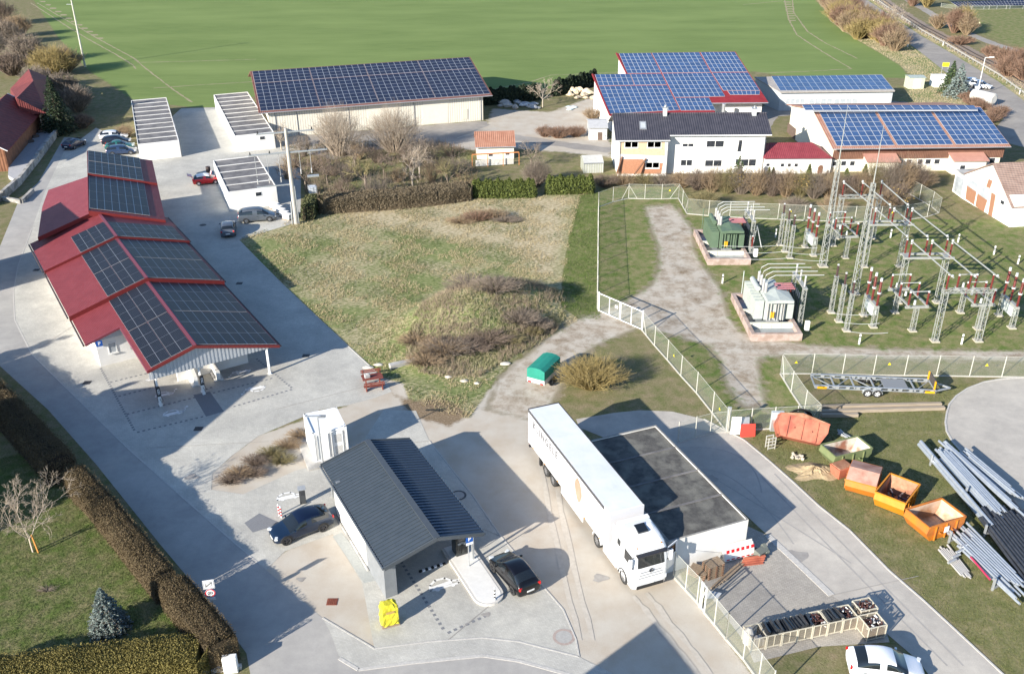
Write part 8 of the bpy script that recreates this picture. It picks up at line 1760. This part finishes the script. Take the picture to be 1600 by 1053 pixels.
# garden hedge behind the meadow and the orchard
hedge('long brown hedge along the back of the meadow', [P(508,330),P(560,326),P(620,322),P(680,316),P(728,309)], 3.3, 2.1, LF['brownhedge'], 60000, .05, core=(.12,.09,.055), twig=True, group='hedges around the garden')
hedge('short green brown hedge end beside the utility pole', [P(482,344),P(490,326)], 1.7, 2.0, LF['box'], 7000, .07, group='hedges around the garden')
for k,(x0,x1,y) in enumerate(((742,832,309),(858,922,303))):
    a,b = P(x0,y),P(x1,y-1); nt_ = 16 if k == 0 else 12
    for j in range(nt_): c = a.lerp(b,j/(nt_-1)); column_shrub(f'bright thuja in the {"left" if k==0 else "right"} thuja row behind the meadow fence', c, .62, 2.5+.25*math.sin(j*2.3+k), LF['thuja'], 1500, .075, 'left thuja row' if k==0 else 'right thuja row')
for k,(x0,y0,x1,y1,n_,h) in enumerate(((762,164,838,156,16,2.8),(868,150,928,134,12,3.0))):
    a,b = P(x0,y0),P(x1,y1)
    for j in range(n_): c = a.lerp(b,j/(n_-1)); column_shrub(f'dark thuja in the {"row beside the solar hall" if k==0 else "row next to the farm hall"}', c, .8, h+.3*math.sin(j*1.9), LF['darkthuja'], 700, .14, 'dark thuja row beside the solar hall' if k==0 else 'dark thuja row next to the farm hall')
for (x,y,h,w_) in ((1262,285,2.6,'in front of the arched door of the annex'),(1231,290,1.8,'in front of the annex, small'),(1199,290,2.6,'at the corner of the white house'),(1206,286,2.2,'between the white house and the annex'),(1321,283,1.8,'left of the barn porch'),(1349,284,2.5,'beside the left barn porch')): column_shrub('slim pointed thuja '+w_, P(x,y), .5, h, LF['thuja'], 900, .08, 'slim thujas before the barn',pointy=.8)
conifer('dark green spruce in front of the red and boarded barns at the left', P(94,208), 9.5, 3.0, 'dspruce', 8, 26, 18, .11, 44)
conifer('dark green spruce beside the white cabin at the road', P(1482,146), 6.0, 2.2, 'spruce', 9, 18, 13, .16, 16, 'roadside spruces'); conifer('bluish spruce in front of the darker one at the road', P(1494,152), 6.2, 2.6, 'blue', 10, 18, 14, .15, 18, 'roadside spruces')
conifer('small green spruce in front of the white house', P(1152,290), 4.2, 1.4, 'spruce', 12, 16, 12, .10, 16)
# willows and orchard trees
twig_bush('large pale pollard willow in front of the solar hall, the left one', P(531,243), 4.2,3.2,7.0, 300,'pale',21,group='pollard willows',cat='willow',name='willow',w_=.022,sub=5); twig_bush('large pale pollard willow in front of the solar hall, the right one', P(617,238), 4.6,3.4,6.8, 320,'pale',22,group='pollard willows',cat='willow',name='willow',w_=.022,sub=5)
for k,(x,y,h,tw_,bk_,lb) in enumerate(((512,290,5.0,'brown',None,'small leafless tree behind the utility pole wires'),(572,296,4.8,'olive',None,'leafless fruit tree with a pale thick trunk in the garden'),(645,293,5.2,'pale',BK2,'leafless tree with whitish trunk in the middle of the garden'),(656,278,5.0,'pale',BK2,'leafless whitish tree behind the middle one in the garden'),(700,298,4.8,'olive',None,'leafless olive tinted tree near the thuja row'),(478,295,4.2,'brown',None,'low leafless tree right of the short garage row'),(655,262,5.2,'mauve',None,'leafless mauve tree in front of the hall forecourt'),(440,235,4.6,'pale',BK2,'leafless shrub-like tree beside the sunlit garage row'),(555,262,3.8,'mauve',None,'leafless shrub-like tree between the willows'),(600,275,3.2,'brown',None,'small leafless shrub-like tree in the garden centre'),(848,168,5.2,'pale',BK2,'leafless tree in front of the dark thuja rows'),(830,262,4.2,'mauve',None,'leafless mauve tree between the thuja rows'))):
    bare_tree(lb,P(x,y),h,1.1,.11 if k != 1 else .2,tw_,bk_,40+k,'leafless garden trees',levels=4,kids=3,minw=.016)
rt = random.Random(9)
for k,(x,y) in enumerate(((460,262),(475,245),(495,268),(520,275),(540,285),(560,250),(590,255),(600,300),(620,285),(640,262),(670,250),(675,285),(690,270),(715,275),(725,290),(535,305),(585,312),(450,280),(705,245))): twig_bush(['brown','mauve grey','tan'][k%3]+' leafless shrub in the orchard garden', P(x,y), 1.5+rt.random(),1.2,1.8+rt.random()*1.8, 70,['brown','mauve','tan'][k%3],600+k,group='leafless garden shrubs',w_=.018,sub=6)
twig_bush('dense mauve shrub between the two thuja rows', P(838,291), 2.2,1.6,3.6, 300,'mauve',61,group=None,w_=.016,sub=6)
twig_bush('rusty brown beech hedge bush beside the farm yard', P(872,216), 2.6,1.5,1.8, 300,'rust',62,leaf=None,w_=.02,sub=6,group='rusty bushes at the farm yard'); twig_bush('rusty brown bush left of the beech hedge at the farm yard', P(852,214), 1.8,1.3,1.7, 200,'rust',63,w_=.02,sub=6,group='rusty bushes at the farm yard'); twig_bush('rusty brown bush right of the beech hedge at the farm yard', P(900,214), 1.9,1.3,1.8, 220,'rust',64,w_=.02,sub=6,group='rusty bushes at the farm yard')
twig_bush('dry tan bush at the wall of the farm hall', P(925,186), 1.8,1.3,1.8, 160,'tan',65,w_=.02,group=None)
# bushes behind the substation
rnd = random.Random(77)
bx = [(945,292,1.4),(975,290,1.3),(1005,290,1.3),(1035,291,1.4),(1065,293,1.8),(1090,297,2.3),(1112,300,2.6),(1135,302,2.7),(1158,303,2.9),(1182,305,2.9),(1206,306,2.8),(1228,307,3.0),(1250,308,2.9),(1272,310,2.8),(1294,309,3.0),(1318,311,2.8),(1342,309,2.9),(1364,305,3.6),(1384,307,3.9),(1404,305,3.9),(1422,301,3.6),(1438,296,2.4),(1100,325,1.8),(1240,332,1.6),(1300,333,1.6),(1395,331,2.9),(1377,333,2.2)]
for k,(x,y,h) in enumerate(bx): twig_bush(['brown','tan','olive'][k%3]+' leafless bush in the thicket behind the substation', P(x,y), 2.1,1.7,h*1.25, 190,['brown','tan','olive','mauve','tan'][k%5],100+k,group='thicket behind the substation',w_=.018,sub=6,leaf='goldleaf' if k in (8,12,25) else None,nleaf=300 if k in (8,12,25) else 0,lsize=.07)
twig_bush('yellow flowering bush behind the rear fence near the busbars', P(1381,322), .9,.8,1.7, 120,'gold',201,leaf='goldleaf',nleaf=600,lsize=.06,group=None)
# golden bush
twig_bush('large golden green willow bush beside the green trailer', P(925,606), 3.3,2.4,2.7, 420,'gold',202,group=None,w_=.02,sub=5,fan=1.0)
# mound shrubs
for k,(x,y,rx,h,tw_) in enumerate(((700,520,2.4,.8,'mauve'),(735,470,2.6,.8,'mauve'),(775,472,2.4,.9,'mauve'),(812,478,2.0,.9,'mauve'),(760,492,2.2,.7,'brown'),(690,545,2.2,.7,'tan'),(730,540,2.2,.75,'brown'),(665,565,1.8,.55,'tan'),(840,500,1.4,.7,'mauve'),(650,530,1.8,.5,'tan'),(790,510,1.8,.5,'olive'),(835,520,1.0,.5,'olive'))):
    c = P(x,y); c.z = gh(c.x,c.y)-.05; c2 = P(x,y,c.z); c2.z = gh(c2.x,c2.y)-.05
    twig_bush('low '+{'mauve':'mauve leafless','brown':'brown leafless','tan':'straw coloured','olive':'olive'}[tw_]+' shrub on the overgrown earth mound', c2, rx*1.15,rx*.9,h*1.35, 260,tw_,300+k,group='shrubs on the earth mound',w_=.016,sub=6,fan=1.0)
for k,(x,y) in enumerate(((745,345),(770,342),(720,348),(790,346))): twig_bush(['pile of cut brown branches','heap of straw brown brushwood','low heap of brushwood','dark heap of cut twigs'][k]+' at the back of the meadow', P(x,y), 2.2,1.4,1.3 if k<2 else .7, 260,['rust','tan','tan','mauve'][k],330+k,group='brushwood heaps',w_=.014,sub=4)
for k,(x,y,h) in enumerate(((375,742,.6),(400,725,.7),(425,712,.65),(450,698,.6),(360,752,.5),(440,722,.55),(470,682,.5),(395,742,.55))): twig_bush(['straw coloured','brown','olive'][k%3]+' dry tuft in the planting bed beside the white container', P(x,y), 1.3,.9,h, 260,['tan','brown','olive'][k%3],350+k,group='planting bed tufts',w_=.009,sub=5)
twig_bush('dry tan bush at the left garage row end', P(197,214), 1.6,1.4,1.9, 180,'tan',370,w_=.018,group=None)
# far left and roadside bushes
for k,(x,y,rx,h,tw_,lb) in enumerate(((45,100,4.5,6.0,'mauve','large brown leafless bush at the field edge, far left'),(10,70,4.5,5.5,'mauve','large mauve leafless bush at the top left edge'),(85,118,5.0,5.5,'gold','golden willow bush behind the red barn'),(105,112,4.0,4.8,'tan','tan bush right of the golden willow'),(100,150,3.2,4.0,'mauve','mauve bush in front of the golden willow'),(122,175,3.0,4.5,'mauve','mauve leafless bush beside the spruce'),(20,118,4,4.5,'brown','brown bush behind the red barn'),(0,40,5,6.5,'brown','tall brown leafless tree clump at the top left corner'),(28,58,4,5,'tan','tan leafless bush above the mauve one, top left'),(62,140,3.5,4.2,'mauve','mauve bush between the golden willow and the red barn'),(-15,95,5,6,'mauve','mauve bush cut by the left edge'),(130,200,2,2.2,'brown','small brown bush below the spruce near the dark blue car'))): twig_bush(lb,P(x,y),rx,rx*.8,h,210,tw_,400+k,group=None,w_=.055,sub=7)
rb = [(1295,2),(1322,50),(1340,62),(1312,40),(1302,22),(1318,30),(1334,42),(1350,52),(1366,62),(1382,72),(1398,80),(1310,8),(1330,24),(1348,38),(1388,62),(1376,50)]
rb += [(x+9,y-3) for x,y in rb[:10]]+[(x-6,y-5) for x,y in rb[3:10]]
for k,(x,y) in enumerate(rb): twig_bush(['reddish brown','tan','golden'][k%3]+' leafless bush in the roadside hedge between field and country road', P(x,y), 3.6,3.0,4.8, 130,['rust','tan','gold'][k%3],430+k,group='roadside hedge bushes',w_=.06,sub=6)
for k,(x,y,h) in enumerate(((1425,10,5),(1448,12,5),(1465,45,3.5),(1490,52,6),(1502,50,6),(1510,55,5),(1548,90,2.5),(1570,105,4),(1590,112,4.5),(1600,125,4),(1575,120,4),(1500,70,2))): twig_bush('leafless '+['reddish brown','golden brown','tan'][k%3]+' bush beyond the railway', P(x,y), 3.6 if k>6 else 2.4,2.4,h, 150,['rust','gold','tan'][k%3] if k<7 else 'rust',460+k,group='bushes beyond the railway',w_=.055,sub=6)
for k,(x,y) in enumerate(((1512,158),(1530,172),(1552,186),(1545,192),(1560,180),(1520,166))): twig_bush('rusty brown hedge bush around the silver tank', P(x,y), 2.0,1.6,1.6, 220,'rust',490+k,group='hedge bushes around the silver tank',w_=.025,sub=5)
bare_tree('leafless pale tree in front of the country road at the top', P(1392,52), 7.5, 1.0,.12,'pale',BK2,71,None,levels=4,minw=.03)
# ---- grass tufts as scatter (nobody could count them)
def tufts(name,label,poly,n,hmin,hmax,cols,seed,mask=None,w_=.018,blades=5,lean=.5,kd='stuff'):
    rng = np.random.default_rng(seed); pp = np.array([(p.x,p.y) for p in poly]); x0,y0 = pp.min(0); x1,y1 = pp.max(0); X = rng.uniform(x0,x1,n*3); Y = rng.uniform(y0,y1,n*3); sd = sdist(X,Y,poly); k = sd > .1
    X,Y = X[k][:n],Y[k][:n]
    if mask is not None: m_ = mask(X,Y,rng); X,Y = X[m_],Y[m_]
    Z = gz(X,Y); m = len(X)*blades; X,Y,Z = (np.repeat(q,blades) for q in (X,Y,Z)); h = rng.uniform(hmin,hmax,m)*np.repeat(rng.uniform(.6,1.2,m//blades),blades); a = rng.uniform(0,6.2832,m); l = rng.uniform(.1,lean,m)*h; bx_,by_ = X+rng.normal(size=m)*.05,Y+rng.normal(size=m)*.05
    b = rng.uniform(0,6.2832,m); wv = w_*rng.uniform(.7,1.3,m)
    V = np.stack([np.stack([bx_-np.cos(b)*wv,by_-np.sin(b)*wv,Z],1),np.stack([bx_+np.cos(b)*wv,by_+np.sin(b)*wv,Z],1),np.stack([bx_+l*np.cos(a)+np.cos(b)*wv*.3,by_+l*np.sin(a)+np.sin(b)*wv*.3,Z+h],1)],1).reshape(-1,3)
    F = np.arange(3*m).reshape(m,3); o = npmesh(name,V,F,[mat(name+'_blades',cols[0],None,rough=.9,island=cols)]); return tag(o,label,'grass',None,kd)
def patchy(sc,th,ph=0): return lambda X,Y,rng: (np.sin(X*sc+ph)+np.sin(Y*sc*1.3+X*.7*sc+ph*2)+np.sin(X*sc*2.7-Y*sc*1.9)*.6+rng.normal(size=X.shape)*.5) > th
tufts('dry_meadow_grass','straw coloured dry grass tufts covering the meadow',WILD,52000,.10,.26,[(.24,.20,.10),(.40,.33,.20),(.52,.44,.29)],1,lambda X,Y,rng:patchy(.9,.1)(X,Y,rng)&(sdist(X,Y,LUSHSTRIP)<.3),w_=.016,blades=4,lean=.9)
tufts('green_meadow_grass','green grass tufts between the dry straw of the meadow',WILD,36000,.06,.17,[(.05,.085,.02),(.09,.125,.035),(.13,.15,.05)],2,patchy(.55,.2,2.0),w_=.016,blades=4,lean=.8)
LS_ = LUSHSTRIP
tufts('strip_grass','fresh green grass of the mown strip along the fence',LUSHSTRIP,9000,.05,.12,[(.07,.12,.025),(.12,.17,.04),(.16,.19,.06)],12,w_=.016,blades=4)
tufts('garden_grass','rough grass of the orchard garden',GARDEN,9000,.1,.28,[(.12,.11,.05),(.2,.17,.08),(.08,.1,.03)],3,w_=.02,blades=4)
tufts('verge_grass','straw grass on the verge beside the country road',RVERGE,40000,.1,.32,[(.36,.29,.18),(.46,.38,.26),(.30,.23,.13)],4,lambda X,Y,rng: sdist(X,Y,ROAD)<-.4,w_=.022,blades=4)
tufts('lawn_grass','short green lawn grass at the lower left',LAWN,60000,.03,.07,[(.06,.10,.02),(.10,.14,.035),(.16,.17,.06)],5,w_=.012,blades=3)
tufts('substation_grass','short green grass of the substation ground',[p for p in SUBST],46000,.04,.10,[(.06,.10,.02),(.10,.14,.035),(.16,.17,.06)],6,lambda X,Y,rng:(sdist(X,Y,TRACK)<-.4)&patchy(.7,-.3)(X,Y,rng),w_=.016,blades=3)
tufts('yard_grass','short grass around the skips and pipe stacks',EAST,50000,.03,.09,[(.08,.105,.025),(.13,.15,.045),(.2,.18,.08)],7,lambda X,Y,rng:(sdist(X,Y,TURN)<-.3)&(sdist(X,Y,LANE)<-.3),w_=.014,blades=3)
# ================================================================ neighbours outside the frame whose shadows fall into it
SCRUB = G((632,566),(640,520),(672,478),(710,446),(765,436),(830,448),(878,470),(886,500),(860,532),(800,560),(745,592),(690,590),(655,585))
tufts('mound_scrub','low mauve brown scrub covering the overgrown earth mound',SCRUB,5500,.25,.75,[(.17,.13,.10),(.26,.20,.15),(.32,.26,.18),(.40,.33,.21)],8,patchy(.8,-.5,1.0),w_=.013,blades=7,lean=.8)
tufts('mound_grass','pale and green grass clumps between the scrub of the earth mound',SCRUB,9000,.15,.4,[(.12,.15,.05),(.28,.26,.13),(.48,.42,.27)],9,patchy(.8,.0,3.0),w_=.018,blades=6,lean=.8)
tufts('garden_scrub','thin brown undergrowth twigs of the orchard garden',GARDEN,3600,.4,1.5,[(.15,.11,.08),(.22,.17,.12),(.30,.24,.17)],10,patchy(.5,-.3,2.0),w_=.014,blades=6,lean=.5)
K_ = 1/math.tan(R(SUN_EL)); SD = Vector((math.cos(R(SUN_AZ)),math.sin(R(SUN_AZ)),0))
def neighbour(label, tip, z, e1, e2, tz=0.0, hip=1.2):
    "flat eaved house whose corner at height z throws its shadow on the photo point tip"
    c = P(*tip,tz)-SD*(z-tz)*K_; t = thing('neighbour_house',label,'house',(c.x,c.y,0),0,'neighbouring houses'); q = [c,c+e1,c+e1+e2,c+e2]; mb = MB(t,True); mb.prism([(p.x,p.y) for p in q],0,z-.02); mb.build('wall', M['render'])
    m_ = sum(q,Vector())/4; mb = MB(t,True); mb.add([(p.x,p.y,z) for p in q]+[(p.x,p.y,z-.15) for p in q]+[(m_.x,m_.y,z+hip)],[(0,1,8),(1,2,8),(2,3,8),(3,0,8),(4,5,1,0),(5,6,2,1),(6,7,3,2),(7,4,0,3)]); mb.build('roof', RR)
def dr_(a,b,L): v = (P(*b)-P(*a)); v.z = 0; return v.normalized()*L
neighbour('house left of the picture whose shadow falls before the red carport',(421,585),9.6,dr_((423,583),(283,700),13),dr_((423,583),(150,612),14))
neighbour('house left of the picture whose shadow falls on the street behind the carport',(146,345),10.5,Vector((-.70,.71,0))*9,Vector((-.71,-.70,0))*9,tz=5.0)
neighbour('house below the picture whose pointed shadow falls on the gravel yard',(1025,970),9.0,dr_((1025,970),(912,1053),12),dr_((1025,970),(1090,1053),12))

for k,(x,y) in enumerate(((20,640),(70,700),(0,760),(95,640),(40,800),(0,560))):
    c = P(x,y)-SD*(8.0*K_); c.z = 0; conifer('tall dark spruce left of the picture that shades the lawn and hedge', c, 10.5, 3.6, 'dspruce', 700+k, 14, 12, .28, 22, 'tall spruces left of the picture')
